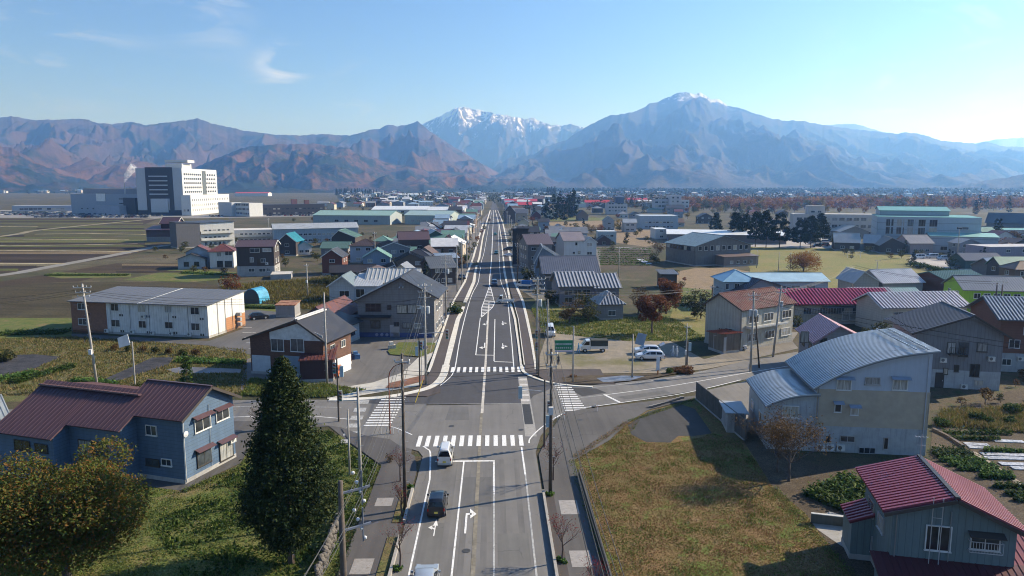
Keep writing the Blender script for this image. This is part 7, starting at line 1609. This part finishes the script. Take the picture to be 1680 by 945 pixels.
# people
def person(A,rz,label,shirt,trou,pose=0,helmet=None):
    a=pt(A); a.z=.05; r_=empty('person',a,rz,label,'person'); J={}
    pts=[((0,0,.95),.15),((0,0,1.15),.135),((0,0.0,1.38),.15),((0,0,1.5),.06),((0,.01,1.6),.095),((0,.015,1.7),.085)]
    E=[(0,1),(1,2),(2,3),(3,4),(4,5)]
    def add(base,lst):
        p=base
        for c,r_ in lst: pts.append((c,r_)); E.append((p,len(pts)-1)); p=len(pts)-1
    for s_ in (-1,1):
        st=.12 if pose else .02
        add(0,[((s_*.1,s_*st*.2,.86),.1),((s_*.11,s_*st,.48),.065),((s_*.12,s_*st*.8,.1),.045),((s_*.13,s_*st*.8+.13,.04),.04)])
        f=.28 if (pose and s_>0) else .05
        add(2,[((s_*.2,0,1.4),.062),((s_*.27,-.02+f*.2,1.12),.045),((s_*.26,.05+f,.9),.034),((s_*.255,.09+f*1.1,.82),.03)])
    me=bpy.data.meshes.new('body'); me.from_pydata([p for p,_ in pts],E,[]); me.update(); o=linkm('body',me,r_,None,0,paint(shirt,.8,.2,4))
    sk=o.modifiers.new('skin','SKIN'); 
    for i,(p,r0) in enumerate(pts): me.skin_vertices[0].data[i].radius=(r0,r0*.8)
    me.skin_vertices[0].data[0].use_root=True; o.modifiers.new('sub','SUBSURF').levels=1; o.modifiers['sub'].render_levels=1
    me.materials.append(paint(trou,.8,.2,4)); 
    mb=MB(); mb.lathe([(.02,-.02),(.09,.0),(.105,.06),(.09,.13),(.02,.17)],(0,.01,1.63),12); mb.build('cap',paint(helmet or (.6,.6,.6),.4),r_)
    for s_ in (-1,1):
        st=.12 if pose else .02; mb=MB(); mb.tube([(s_*.1,s_*st*.2,.92),(s_*.11,s_*st,.48),(s_*.12,s_*st*.8,.1)],[.115,.085,.075],8); mb.build('trouser_leg',paint(trou,.8,.2,4),r_)
    return r_
person((1104,585),R(100),'left one of two workers in pale blue clothes standing on the gravel lot',(.38,.45,.52),(.35,.42,.5),1)
person((1110,586),R(-60),'right one of two workers in pale blue clothes standing on the gravel lot',(.42,.48,.54),(.38,.44,.5),0)
person((949,580),R(-80),'worker in light blue overalls standing in front of the canvas covered truck',(.2,.42,.6),(.2,.4,.58),1,(.3,.5,.7))
person((916,600),R(20),'person in dark clothes by the post left of the green sign',(.04,.035,.03),(.03,.03,.03),0,(.05,.04,.03))
# ================= trees =================
CED=leafm((.02,.04,.014),(.05,.08,.022),(.085,.095,.028),.15,.6); DARKC=leafm((.012,.026,.014),(.03,.05,.022),None,.1,.2); CED2=leafm((.03,.055,.02),(.06,.09,.03),None,.15)
AUT=leafm((.10,.145,.03),(.17,.15,.035),(.28,.12,.035),.4,.7); RED=leafm((.20,.065,.025),(.11,.05,.025),(.28,.11,.03),.3,.3); ORG=leafm((.30,.12,.03),(.22,.10,.03),(.36,.19,.05),.3,.3); BRN=leafm((.14,.085,.035),(.09,.06,.03),(.2,.12,.04),.25); YEL=leafm((.28,.2,.04),(.2,.16,.04),None,.3,.3); OLV=leafm((.05,.07,.02),(.09,.10,.03),(.14,.11,.03),.25); GRN=leafm((.035,.075,.015),(.075,.13,.03),(.12,.16,.03),.3); LGRN=leafm((.07,.15,.03),(.13,.22,.05),None,.3); BLDM=leafm((.16,.015,.02),(.24,.03,.035),None,.3)
conifer((478,925),up(pt((478,925)),592),7.6,'tall dark cedar in the grass in front of the long blue house',CED,90000,.12,3,z0=.13,pw=.85,trunk=.26,ragged=.2,full=True)
rA=broadleaf((112,952),up(pt((112,952)),733),11.6,'broad tree with olive and orange autumn leaves at the lower left',AUT,80000,.12,.26,5,barkm((.07,.055,.045)),th=.25,low=.3,nb=34)
def red_tree(A,h,label,seed,n=260,cw=1.0):
    rng=random.Random(seed); rs=np.random.RandomState(seed); a=pt(A); a.z=.1; r_=empty('ornamental_tree',a,rng.uniform(0,6),label,'tree','red berried street trees'); mb=MB(); tips=branches(mb,(0,0,-.1),h*.5,rng,3,7,.55,.07,.7,None,h*.32); mb.build('trunk',barkm((.10,.07,.06)),r_,fix=False)
    t=np.array([tuple(x) for x in tips]); c=t[rs.randint(0,len(t),n)]+rs.randn(n,3)*.16; V,Fq=leaf_quads(c,.05,.2,rs); npmesh('berries',V,Fq,BLDM,r_)['kind']='stuff'; return r_
red_tree(W(-7.0,49.6),4.6,'bare street tree with red berries beside the left kerb',1); red_tree(W(5.0,50.5),4.4,'bare street tree with dense red berries beside the right kerb',2,500)
red_tree(W(5.6,65.5),5.0,'bare street tree with red berries right of the dark kerb pole',3,300); red_tree(W(6.8,44.6),4.2,'red berried tree at the bottom edge beside the dark wall',4,520); red_tree(W(-9.0,65.6),4.0,'small red berried tree left of the white van',6,300); red_tree(W(5.2,41.5),4.4,'red berried tree at the bottom edge nearest the right kerb',7,400); red_tree(W(-7.9,58.2),4.2,'red berried tree left of the black car',9,260)
for i,(X,Y) in enumerate(((-7.2,49.5),(5.0,50.4),(5.0,62.0),(-7.9,64))): bush(W(X,Y),.9,.5,'%s tuft of green weeds at the foot of a street tree'%('first','second','third','fourth')[i],LGRN,260,.1,i,name='weed_tuft',cat='weeds',stems=False)
def bare(A,h,label,seed,mat=None,n=0,spread=.7,cat='tree',r0=.12,leaf=.08,name='bare_tree'):
    rng=random.Random(seed); rs=np.random.RandomState(seed); a=pt(A); a.z=0; r_=empty(name,a,rng.uniform(0,6),label,cat); mb=MB(); tips=branches(mb,(0,0,-.1),h*.35,rng,4,7,spread,r0,.7,None,h*.36); mb.build('trunk',barkm((.10,.08,.07)),r_,fix=False)
    if n: t=np.array([tuple(x) for x in tips]); c=t[rs.randint(0,len(t),n)]+rs.randn(n,3)*.35; V,Fq=leaf_quads(c,leaf,.2,rs); npmesh('crown',V,Fq,mat,r_)
    return r_
bare((428,706),4.6,'bare crooked tree right of the long blue house',4,None,0,.9)
bare((1294,790),9.0,'nearly leafless brown tree in front of the curved roof house',8,BRN,5200,.8,leaf=.09); bare((1275,775),6.2,'smaller bare tree left of the leafless brown tree',18,BRN,900,.8)
broadleaf((1070,548),9.2,6.5,'red brown autumn tree in front at the gravel lot',RED,9000,.18,.2,12); broadleaf((1093,515),8.8,7.5,'taller red brown autumn tree behind the front one',RED,9000,.19,.2,13); broadleaf((1047,515),6.5,5,'sparse brown tree left of the red brown trees',BRN,1600,.14,.15,14)
for i,(x,y,h_,cw,m_,lab) in enumerate(((935,530,5.5,6,BRN,'brown shrubby tree before the striped roof house'),(965,530,5,5,OLV,'olive tree before the striped roof house'),(905,500,4,5,OLV,'olive bush tree beside the shop front'),(1150,523,6.5,8,leafm((.03,.035,.02),(.06,.065,.03),None,.2),'dark round tree left of the cream office'),(700,500,5,5,OLV,'garden tree beside the corner pole'),(680,448,6.5,7,BRN,'bare brown garden tree behind the grey gabled roofs'),(378,478,4.5,6,RED,'rusty bush behind the apartment block'),(865,462,3.5,5,OLV,'dark bush on the right verge'),(1080,418,6,6,BRN,'brown tree beside the vegetable plots'),(1073,432,4,5,OLV,'olive bush by the vegetable plots'),(1014,381,8.5,6,YEL,'golden tree between the two pale houses'),(970,385,7,6,BRN,'brown tree beside the grove path'),(985,383,6,6,RED,'reddish tree beside the grove path'),(712,390,5,5,GRN,'green tree behind the maroon tall house'),(755,440,4.5,4,BRN,'brown street shrub at the left pavement'),(748,438,6,4.5,ORG,'orange street tree at the left pavement'),(764,430,3,4,GRN,'green hedge clump at the left pavement'),(970,470,4,6,GRN,'green garden tree above the white striped roof'),(995,478,4,6,OLV,'olive garden bush above the white striped roof'),(745,515,2.2,4,GRN,'green hedge by the small left van'),(540,470,3,8,OLV,'weedy thicket behind the lone field pole'),(575,425,3,6,BRN,'reddish hedge before the pale blue house'))):
    broadleaf((x,y),h_,cw,lab,m_,1300,.2,.12,30+i,levels=2,th=.3,low=.2)
broadleaf((1318,446),up(pt((1318,446)),414),12.5,'spreading orange autumn tree at the sports field edge',ORG,6500,.2,.22,21,name='autumn_tree',th=.25,low=.25,nb=24)
for i,(x,y,yt,cw) in enumerate(((1173.6,389,349,9),(1206.6,396,347,11),(1222,396,351,9),(1239,405,347,10),(1256.6,407,346,11),(1278.7,407,349,13),(1312.5,407,361,12),(1330,407,354,13),(1345,404,351,11))):
    a=pt((x,y)); conifer(a,up(a,yt),cw,'tall dark conifer, number %s from the left in the row by the sports field'%('one','two','three','four','five','six','seven','eight','nine')[i],DARKC,5200,.45,50+i,z0=.28,pw=.45,ragged=.2)
for i in range(17):
    x=r1.uniform(888,950); y=r1.uniform(352,361); a=pt((x,y)); conifer(a,r1.uniform(15,26)*(1 if 900<x<945 else .7),r1.uniform(8,11),'tall dark conifer in the grove right of the street',DARKC,1800,.6,80+i,'conifers of the grove',z0=.06,pw=.8)
# shared small trees for the distance
def proto(kind,mat,seed,h=8,cw=6,n=420,leaf=.5):
    r_=(conifer if kind=='c' else broadleaf)(W(0,-900-seed*20),h,cw,'x',mat,n,leaf,seed=seed) if kind=='c' else broadleaf(W(0,-900),h,cw,'x',mat,n,leaf,.2,seed,levels=1)
    return r_
PT={k:proto(kk,m_,s_,h_,cw,n_,lf) for k,kk,m_,s_,h_,cw,n_,lf in (('org','b',ORG,1,8,7,420,.5),('red','b',RED,2,8,7,420,.5),('yel','b',YEL,3,9,7,420,.5),('olv','b',OLV,4,8,8,420,.5),('brn','b',BRN,5,8,7,380,.5),('con','c',DARKC,6,14,7,420,.6))}
def KN(c,kd,small=False):
    c.name='garden_shrub' if small else {'con':'conifer','olv':'leafy_tree','brn':'brown_tree'}.get(kd,'autumn_tree')
def scatter(n,px,py,kinds,label,group,sc0=.8,sc1=1.3):
    for i in range(n):
        a=P(r1.uniform(*px),r1.uniform(*py)); kd=r1.choice(kinds); KN(copy_tree(PT[kd],(a.x,a.y,0),r1.uniform(0,6.3),label,group,scale=r1.uniform(sc0,sc1)*(1+a.y/6000)),kd)
scatter(95,(1120,1700),(334,345),['org','red','brn','org','red','olv','yel'],'rust coloured tree in the autumn belt beyond the school','autumn trees beyond the school',1.1,1.7)
scatter(40,(1135,1420),(343,352),['org','yel','brn','olv','red'],'autumn tree in the park behind the conifer row','autumn trees in the park')
scatter(16,(1420,1700),(340,352),['org','con','brn','olv'],'tree behind the gymnasium roofs','trees behind the gymnasium'); scatter(9,(1610,1680),(398,414),['red','con','brn'],'tree in the yard right of the gymnasium','trees right of the gymnasium',.7,.9)
scatter(30,(545,618),(318,323.5),['con'],'dark conifer in the small wood on the far plain','conifers of the small wood',.9,1.2)
scatter(14,(884,915),(322,328),['con','olv'],'dark tree in the far wood behind the grove','trees of the far wood',1.1,1.5)
scatter(24,(1030,1130),(330,352),['olv','yel','brn','con'],'tree around the white apartment tower','trees around the apartment tower',.6,.9); scatter(14,(1095,1260),(344,350),['org','olv'],'tree left of the park','trees left of the park',.6,.8)
for i,(x,y,s_,k) in enumerate(((803,365,.4,'brn'),(795,378,.4,'olv'),(790,384,.4,'red'),(783,398,.45,'org'),(779,408,.4,'olv'),(827,356,.5,'con'),(870,352,.6,'brn'),(838,400,.35,'olv'),(772,419,.45,'olv'),(636,412,.5,'con'),(702,428,.45,'olv'),(600,440,.4,'olv'),(520,395,.5,'con'),(865,372,.4,'olv'),(1000,372,.6,'yel'))):
    a=P(x,y); copy_tree(PT[k],(a.x,a.y,0),i,'small garden tree in the street rows','garden trees in the street rows',scale=s_)
# garden trees, hedges and sheds that fill the blocks between the houses
def fill(n,poly,kinds,label,group,sc0,sc1):
    pp=[tuple(pt(q)[:2]) for q in poly]; xs=[q[0] for q in pp]; ys=[q[1] for q in pp]; k_=0; t_=0
    while k_<n and t_<n*30:
        t_+=1; x=r1.uniform(min(xs),max(xs)); y=r1.uniform(min(ys),max(ys))
        if not in_poly(np.array([x]),np.array([y]),pp)[0] or not clear(x,y): continue
        k_+=1; kd=r1.choice(kinds); KN(copy_tree(PT[kd],(x,y,0),r1.uniform(0,6.3),label,group,scale=(lambda q:(q,q,q*r1.uniform(.7,1.1)))(r1.uniform(sc0,sc1))),kd,sc1<.55)
fill(85,[(540,480),(600,440),(690,395),(770,372),(772,400),(735,470),(715,500),(560,500)],['olv','brn','olv','con','red'],'garden shrub or small tree between the houses left of the street','garden plants left of the street',.25,.6)
fill(60,[(300,455),(240,410),(440,380),(620,385),(560,450),(400,470)],['olv','brn','olv'],'garden shrub among the houses near the fields','garden plants near the fields',.25,.5)
fill(75,[(845,440),(840,400),(832,375),(900,372),(1000,370),(1080,385),(1080,400),(980,430),(1000,520),(890,500)],['olv','brn','olv','con'],'garden shrub or small tree between the houses right of the street','garden plants right of the street',.25,.6)
fill(40,[(1040,520),(1100,430),(1160,500),(1300,470),(1400,500),(1600,500),(1680,480),(1680,560),(1300,560),(1170,560)],['olv','brn','olv','red','olv'],'garden shrub among the houses round the magenta hall','garden plants round the magenta hall',.22,.45)
fill(44,[(1380,425),(1380,412),(1500,412),(1680,400),(1700,470),(1560,450),(1480,430)],['olv','con','olv','brn'],'shrub in the line beyond the sports field','shrubs beyond the sports field',.25,.5)
fill(50,[(860,372),(840,345),(1000,330),(1200,345),(1300,352),(1200,372),(1000,360)],['olv','brn','con','red','yel'],'tree in the blocks right of the street end','trees in the blocks right of the street end',.5,1.0)
fill(40,[(430,362),(430,350),(600,340),(780,335),(770,350),(740,372),(600,372)],['olv','brn','con'],'tree among the warehouses','trees among the warehouses',.35,.7)
fill(26,[(1560,660),(1640,655),(1700,600),(1800,620),(1800,690),(1600,680)],['olv','brn'],'shrub below the rust brown house','shrubs below the rust brown house',.12,.3)
for p_ in PT.values():
    for ch in list(p_.children): bpy.data.objects.remove(ch)
    bpy.data.objects.remove(p_)
# far forest at the mountain feet
def mass(name,label,px,py,n,size,hgt,mat,seed=1):
    rs=np.random.RandomState(seed); x=rs.uniform(px[0],px[1],n); y=rs.uniform(py[0],py[1],n); C_=np.array([tuple(P(a,b)) for a,b in zip(x,y)]); k=14
    c=np.repeat(C_,k,0); s_=np.repeat(hgt*(.6+.8*rs.rand(n)),k); c[:,2]=s_*rs.rand(n*k); c[:,:2]+=rs.randn(n*k,2)*(s_*(1-.7*c[:,2]/s_)*.35)[:,None]
    V,Fq=leaf_quads(c,size,.2,rs); o=npmesh(name,V,Fq,mat); tag(o,label,'wood',None,'stuff')
mass('woodland','dark woodland strip along the foot of the left mountains',(-200,900),(311,315.5),2600,4.5,15,DARKC,1); mass('woodland','dark woodland strip along the foot of the right mountain',(850,1800),(313,319),2600,4.5,15,DARKC,2)
mass('woodland','brown woods scattered over the far right plain',(950,1800),(317,334),700,2.2,9,BRN,3); mass('autumn_woodland','dense band of rust and orange trees beyond the school',(1110,1800),(333,341),1500,1.7,9,ORG,11); mass('autumn_woodland','darker red brown trees woven through the band beyond the school',(1110,1800),(333,343),500,1.7,9,RED,12); mass('autumn_woodland','thin rusty woods left of the white apartment tower',(960,1110),(332,340),220,1.5,7,BRN,13)
mass('woodland','low brown scrub around the street end',(560,950),(317,332),500,2.0,7,OLV,4)
mass('woodland','dark trees dotted among the far houses at the street end',(560,960),(317,335),420,1.8,9,OLV,6); mass('woodland','dark conifers dotted over the far right plain',(980,1800),(316,331),420,2.4,13,DARKC,7); mass('woodland','dark trees dotted at the left mountain foot',(-100,240),(312,318),200,2.4,11,DARKC,8)
# ================= ground cover =================
GL=leafm((.15,.17,.05),(.26,.19,.08),(.32,.22,.1),.35,.3); GG=leafm((.11,.17,.035),(.2,.25,.06),(.28,.24,.08),.35,.3); GD=leafm((.03,.06,.015),(.06,.10,.02),None,.3)
LOT=[(938.6,757),(998,724),(1028.6,695),(1050,690),(1035,714),(1060,727),(1100,728),(1150,718),(1168,712),(1216,722),(1268,800),(1320,842),(1400,950),(1480,1060),(1010,1060),(1003,945),(960,820)]
LOTB=leafm((.27,.15,.075),(.4,.27,.15),(.19,.23,.05),.35,.22)
grass('dry_grass','dry brown and green grass covering the open lot',LOT,70000,.075,LOTB,.05,1,.04,.5); grass('dry_grass','greener grass clumps spread over the open lot',LOT,26000,.1,GG,.05,2,.05,-.2)
YL=[(-80,1060),(-80,800),(0,765),(300,808),(390,770),(420,705),(540,706),(575,733),(620,765),(598,828),(555,900),(535,1060)]
grass('grass','green and yellow grass in front of the long blue house',YL,60000,.1,GG,.04,3,.045,.3); grass('weeds','leafy green weeds along the slope below the cedar',[(330,1000),(250,860),(395,770),(540,706),(620,765),(590,828),(540,930)],12000,.2,GRN,.04,4,.1,.0)
def rowveg(name,label,p0,p1,w_,h_,n,mat,leaf=.14,seed=1,cat='vegetables'):
    rs=np.random.RandomState(seed); a=pt(p0);b=pt(p1); d=b-a; t=rs.rand(n,1); L_=d.length; nrm=np.array([-d.y,d.x,0])/L_; k=max(3,int(L_/.45)); tt=(np.floor(t*k)+.5)/k
    c=np.array(tuple(a))+np.array(tuple(d))*tt+rs.randn(n,3)*np.array([.1,.1,.0])+nrm*(rs.rand(n,1)-.5)*w_; c[:,2]=.06+np.abs(rs.randn(n))*h_*.5; V,Fq=leaf_quads(c,leaf,.6,rs); o=npmesh(name,V,Fq,mat); tag(o,label,cat,None,'stuff')
i=0
for y0_,xa,xb,m_,w_ in ((711,1546,1660,GRN,.7),(720,1560,1640,GRN,.8),(741,1614,1680,LGRN,.7),(742,1532,1590,GD,1.6),(748,1532,1600,GD,1.6),(757,1540,1618,LGRN,.5),(764,1556,1632,LGRN,.5),(771,1572,1640,LGRN,.5),(778,1610,1660,LGRN,.5),(784,1606,1664,LGRN,.5),(800,1630,1700,GRN,.6),(812,1650,1720,GRN,.6),(822,1664,1740,GRN,.6)):
    i+=1; rowveg('vegetable_row','row %s of leafy greens in the garden right of the curved roof house, counted from the far side'%('one','two','three','four','five','six','seven','eight','nine','ten','eleven','twelve','thirteen')[i-1],(xa,y0_),(xb,y0_+2),w_,.45,900,m_,.15,i)
for k,(y0_,xa,xb) in enumerate(((729,1582,1622),(734,1588,1618),(724,1630,1680),(746,1610,1690),(752,1616,1690),(762,1640,1700),(769,1660,1710))):
    strip('mulch_sheet',[(xa,y0_),(xb,y0_+2)],.8,paint((.42,.43,.46),.4,.5,5),.12+.004*k,thick=.08)
strip('garden_path',[(1596,742),(1640,772),(1690,806),(1760,850)],.6,paint((.3,.25,.2),.9,.3),.07); strip('log_edge',[(1531,706),(1555,718),(1580,734)],.35,barkm(),.3,thick=.3)
grass('weeds','tangled brown weeds in the plot below the slate roofed house',[(1535,700),(1545,675),(1680,668),(1760,690),(1690,712)],9000,.5,GL,.04,9,.07,.5)
for i,(x,y,w_,h_) in enumerate(((1545,700,2.2,1.1),(1604,692,1.8,1.3),(1622,698,1.4,1.2),(1665,680,2.5,1.6),(1655,695,1.6,1))): bush((x,y),w_,h_,'garden shrub %s'%('nearest the curved roof house wall','dark and round in the weed plot','small beside the dark round one','tall at the frame edge weeds','low in the weeds near the frame edge')[i],GRN if i!=1 else GD,700,.13,i)
rowveg('vegetable_patch','large leafed green vegetables behind the maroon roof house',(1350,828),(1425,800),4.5,.7,4200,GRN,.22,31); rowveg('vegetable_patch','green cabbages in the shade below the curved roof house',(1365,812),(1410,790),3.0,.6,1500,LGRN,.2,32)
for i in range(9): rowveg('vegetable_row','vegetable row in the plots behind the white three storey house',(980+i*.5,409+i*3.2),(1068-i*.2,408.5+i*3.4),1.6,.6,420,GRN if i%2 else LGRN,.3,60+i)
for i in range(5): rowveg('vegetable_row','cabbage row beside the dark round tree',(1108,488+i*3.6),(1142,488+i*3.6),1.0,.5,260,GRN,.22,80+i)
strip('mulch_sheet',[(1048,425),(1066,434)],2.2,paint((.55,.56,.6),.5,.3,2),.14)
for i,(xa,ya,xb,yb,w_,m_) in enumerate(((-40,634,60,612,2.2,LGRN),(20,630,120,602,1.6,GRN),(290,592,400,597,2.6,LGRN),(75,452,212,452,3.0,GRN),(300,448,385,452,3.0,LGRN),(395,505,455,506,2.0,GRN),(120,626,190,632,1.5,LGRN),(0,548,110,546,4,GRN))):
    rowveg('vegetable_bed','%s leafy bed left of the street'%('nearest bright','second bright','parking side','far field','farm house','apartment side','pole side','field edge')[i],(xa,ya),(xb,yb),w_,.5,2600,m_,.2,90+i)
grass('weeds','brown and green weeds in the gardens between apartment block and side road',[(-100,650),(-100,560),(118,552),(340,568),(405,575),(405,640),(390,650)],30000,.28,GL,.04,21,.07,.35,holes=[[(-60,622),(-60,592),(10,583),(60,582),(100,586),(60,604),(0,618)],[(165,625),(215,603),(250,587),(285,587),(275,600),(232,613),(190,627)],[(272,607),(300,602),(395,606),(395,612),(290,613)]])
grass('weeds','weeds on the strip before the brown brick house',[(395,650),(410,622),(540,632),(600,640),(540,653)],9000,.35,GG,.05,22,.06,.5)
grass('grass','golden grass field behind the low maroon house',[(360,470),(540,456),(600,470),(600,500),(540,515),(460,500),(395,495)],14000,.7,leafm((.2,.15,.05),(.12,.13,.03),None,.3,.1),.04,23,.12,.5)
grass('grass','lawn and weeds between the gravel lot and the houses',[(890,545),(870,505),(1000,522),(1100,520),(1165,560),(1100,560),(1030,560),(960,553)],16000,.3,GG,.04,24,.08,.3)
bush((310,640),2.8,1.4,'dense shrub at the foot of the climbing vine',OLV,1500,.14,40); conifer((308,640),5.2,1.6,'tall climbing vine column in the garden beyond the blue house',GRN,1500,.16,41,name='vine_column',z0=.1,pw=.3,cat='plant',trunk=.05); bush((10,590),5,1.8,'large bush at the left frame edge garden',OLV,1500,.2,42); bush((232,640),3.2,.9,'low olive bush by the white board post',OLV,900,.14,43)
for i in range(7): bush((190+i*22,575+i*1.5),1.5,1.3,'%s wiry shrub in the row before the apartment block'%('first','second','third','fourth','fifth','sixth','seventh')[i],OLV if i%2 else BRN,420,.12,44+i)
bush((1118,611),4.2,.9,'rusty heap of dead weeds at the corner of the gravel lot',leafm((.2,.09,.04),(.13,.07,.03)),1600,.16,60); bush((1098,613),1.5,1.0,'green weed clump beside the rusty heap',GRN,400,.14,61); bush((940,620),1.2,.6,'orange flowers at the sign pole foot',ORG,200,.1,62)
for i in range(14): bush((1500+i*9.5,437+i*2.2),5,1.9,'dark hedge clump in the line along the sports field','' and None or GD,300,.35,70+i,'hedge along the sports field',stems=False,name='hedge')
bush((512,741),1.2,1.6,'yellowing shrub between the two plain poles',YEL,600,.12,90); bush((640,760),1.0,1.2,'thin shrub left of the kerb pole',BRN,200,.08,91)
rs=np.random.RandomState(77); n=1700; x=np.concatenate([rs.uniform(-12,-6.4,n),rs.uniform(4.6,8,n//3)]); y=np.concatenate([rs.uniform(44,72,n),rs.uniform(44,72,n//3)]); c=np.stack([x,y,np.full(len(x),.135)],1); V,Fq=leaf_quads(c,.035,3,rs); o=npmesh('fallen_leaves',V,Fq,leafm((.3,.1,.06),(.35,.25,.12),None,0)); tag(o,'fallen leaves scattered over the kerbs and footways','leaves',None,'stuff')
for k,(a,b,w_,m_) in enumerate((((939,757),(1000,950),.7,GG),((942,752),(1030,694),.7,LOTB),((1030,693),(1142,655),.6,GG),((620,765),(590,840),.6,GG),((590,840),(545,960),.7,GD),((1268,800),(1400,950),.9,GG),((300,808),(395,768),.6,GG))): rowveg('weeds','%s ragged weed edge'%('right wall','lot corner','pad side','grass corner','stone wall','lot right','blue house')[k],a,b,w_,.22,1800,m_,.07,120+k,'weeds')
# small stepping stones of the pad edge
t=empty('stone_edging',P(1070,668),0,'row of dark edging stones along the pad by the side road','edging')
for i in range(9): a=P(1068+i*6.3,670-i*1.9); mb=MB(); mb.prism([(-.3,-.2,0),(.3,-.15,0),(.25,.2,0),(-.25,.2,0)],(0,0,.35)); mb.build('stone',concrete((.18,.17,.16)),t,a-P(1070,668))
# wall ends and the lane wall by the maroon roof house
t=empty('garden_wall',P(1330,858),0,'white topped dark wall beside the green vegetables','wall'); a=P(1330,858);b=P(1400,866); mb=MB(); mb.beam((0,0,.4),(b-a)+Vector((0,0,.4)),.2,.9); mb.build('wall',concrete((.12,.12,.11)),t); mb=MB(); mb.beam((0,0,.88),(b-a)+Vector((0,0,.88)),.26,.06); mb.build('coping',concrete((.5,.5,.48)),t)
# stone wall below the cedar
t=empty('stone_wall',P(560,850),0,'rough stone wall beside the left footway','wall'); a=P(560,850);b=P(520,960); rg=random.Random(9)
for i in range(24):
    for j in range(3):
        q=(b-a)*((i+rg.random()*.3)/24); s_=rg.uniform(.22,.34); mb=MB(); mb.lathe([(.02,-s_*.8),(s_*.8,-s_*.4),(s_,0),(s_*.7,s_*.5),(.02,s_*.7)],(0,0,0),6); o=mb.build('stone',concrete((.13,.115,.10),2,.5),t,q+Vector((rg.uniform(-.1,.1),rg.uniform(-.1,.1),.2+j*.38))); o.rotation_euler=(rg.random(),rg.random(),rg.random())
# chimney smoke of the hospital boiler
a=P(208,352); zs=up(a,300); t=empty('smoke_plume',(a.x,a.y,zs),0,'thin white smoke plume rising left of the hospital tower','smoke'); b=NB('smoke'); b.n.remove(b.b); vol=b.n.new('ShaderNodeVolumePrincipled'); vol.inputs['Color'].default_value=(1,1,1,1); b.l.new(b.ramp(b.noise(.35,5,.7),.42,.62,0,.35),vol.inputs['Density']); b.l.new(vol.outputs[0],b.n['Material Output'].inputs['Volume'])
mb=MB(); mb.tube([(0,0,0),(1.0,0,3),(3,0,7),(6,0,11),(11,0,16)],[.6,1.6,3.0,3.6,4.5],10); mb.build('plume',b.m,t)
mb=MB(); mb.tube([(0,0,-zs),(0,0,0)],.6,8); o=mb.build('chimney',HW,None,(a.x,a.y,zs)); tag(o,'thin white boiler chimney left of the hospital tower','chimney')
# ================= haze =================
b=NB('haze'); b.n.remove(b.b); vol=b.n.new('ShaderNodeVolumePrincipled'); vol.inputs['Color'].default_value=(.21,.47,1,1); vol.inputs['Absorption Color'].default_value=(1,1,1,1); vol.inputs['Density'].default_value=HAZE_D; vol.inputs['Anisotropy'].default_value=.45
b.l.new(vol.outputs[0],b.n['Material Output'].inputs['Volume'])
mb=MB(); mb.box(-15500,-3500,-60,15500,17000,1500); o=mb.build('haze',b.m); o['kind']='stuff'
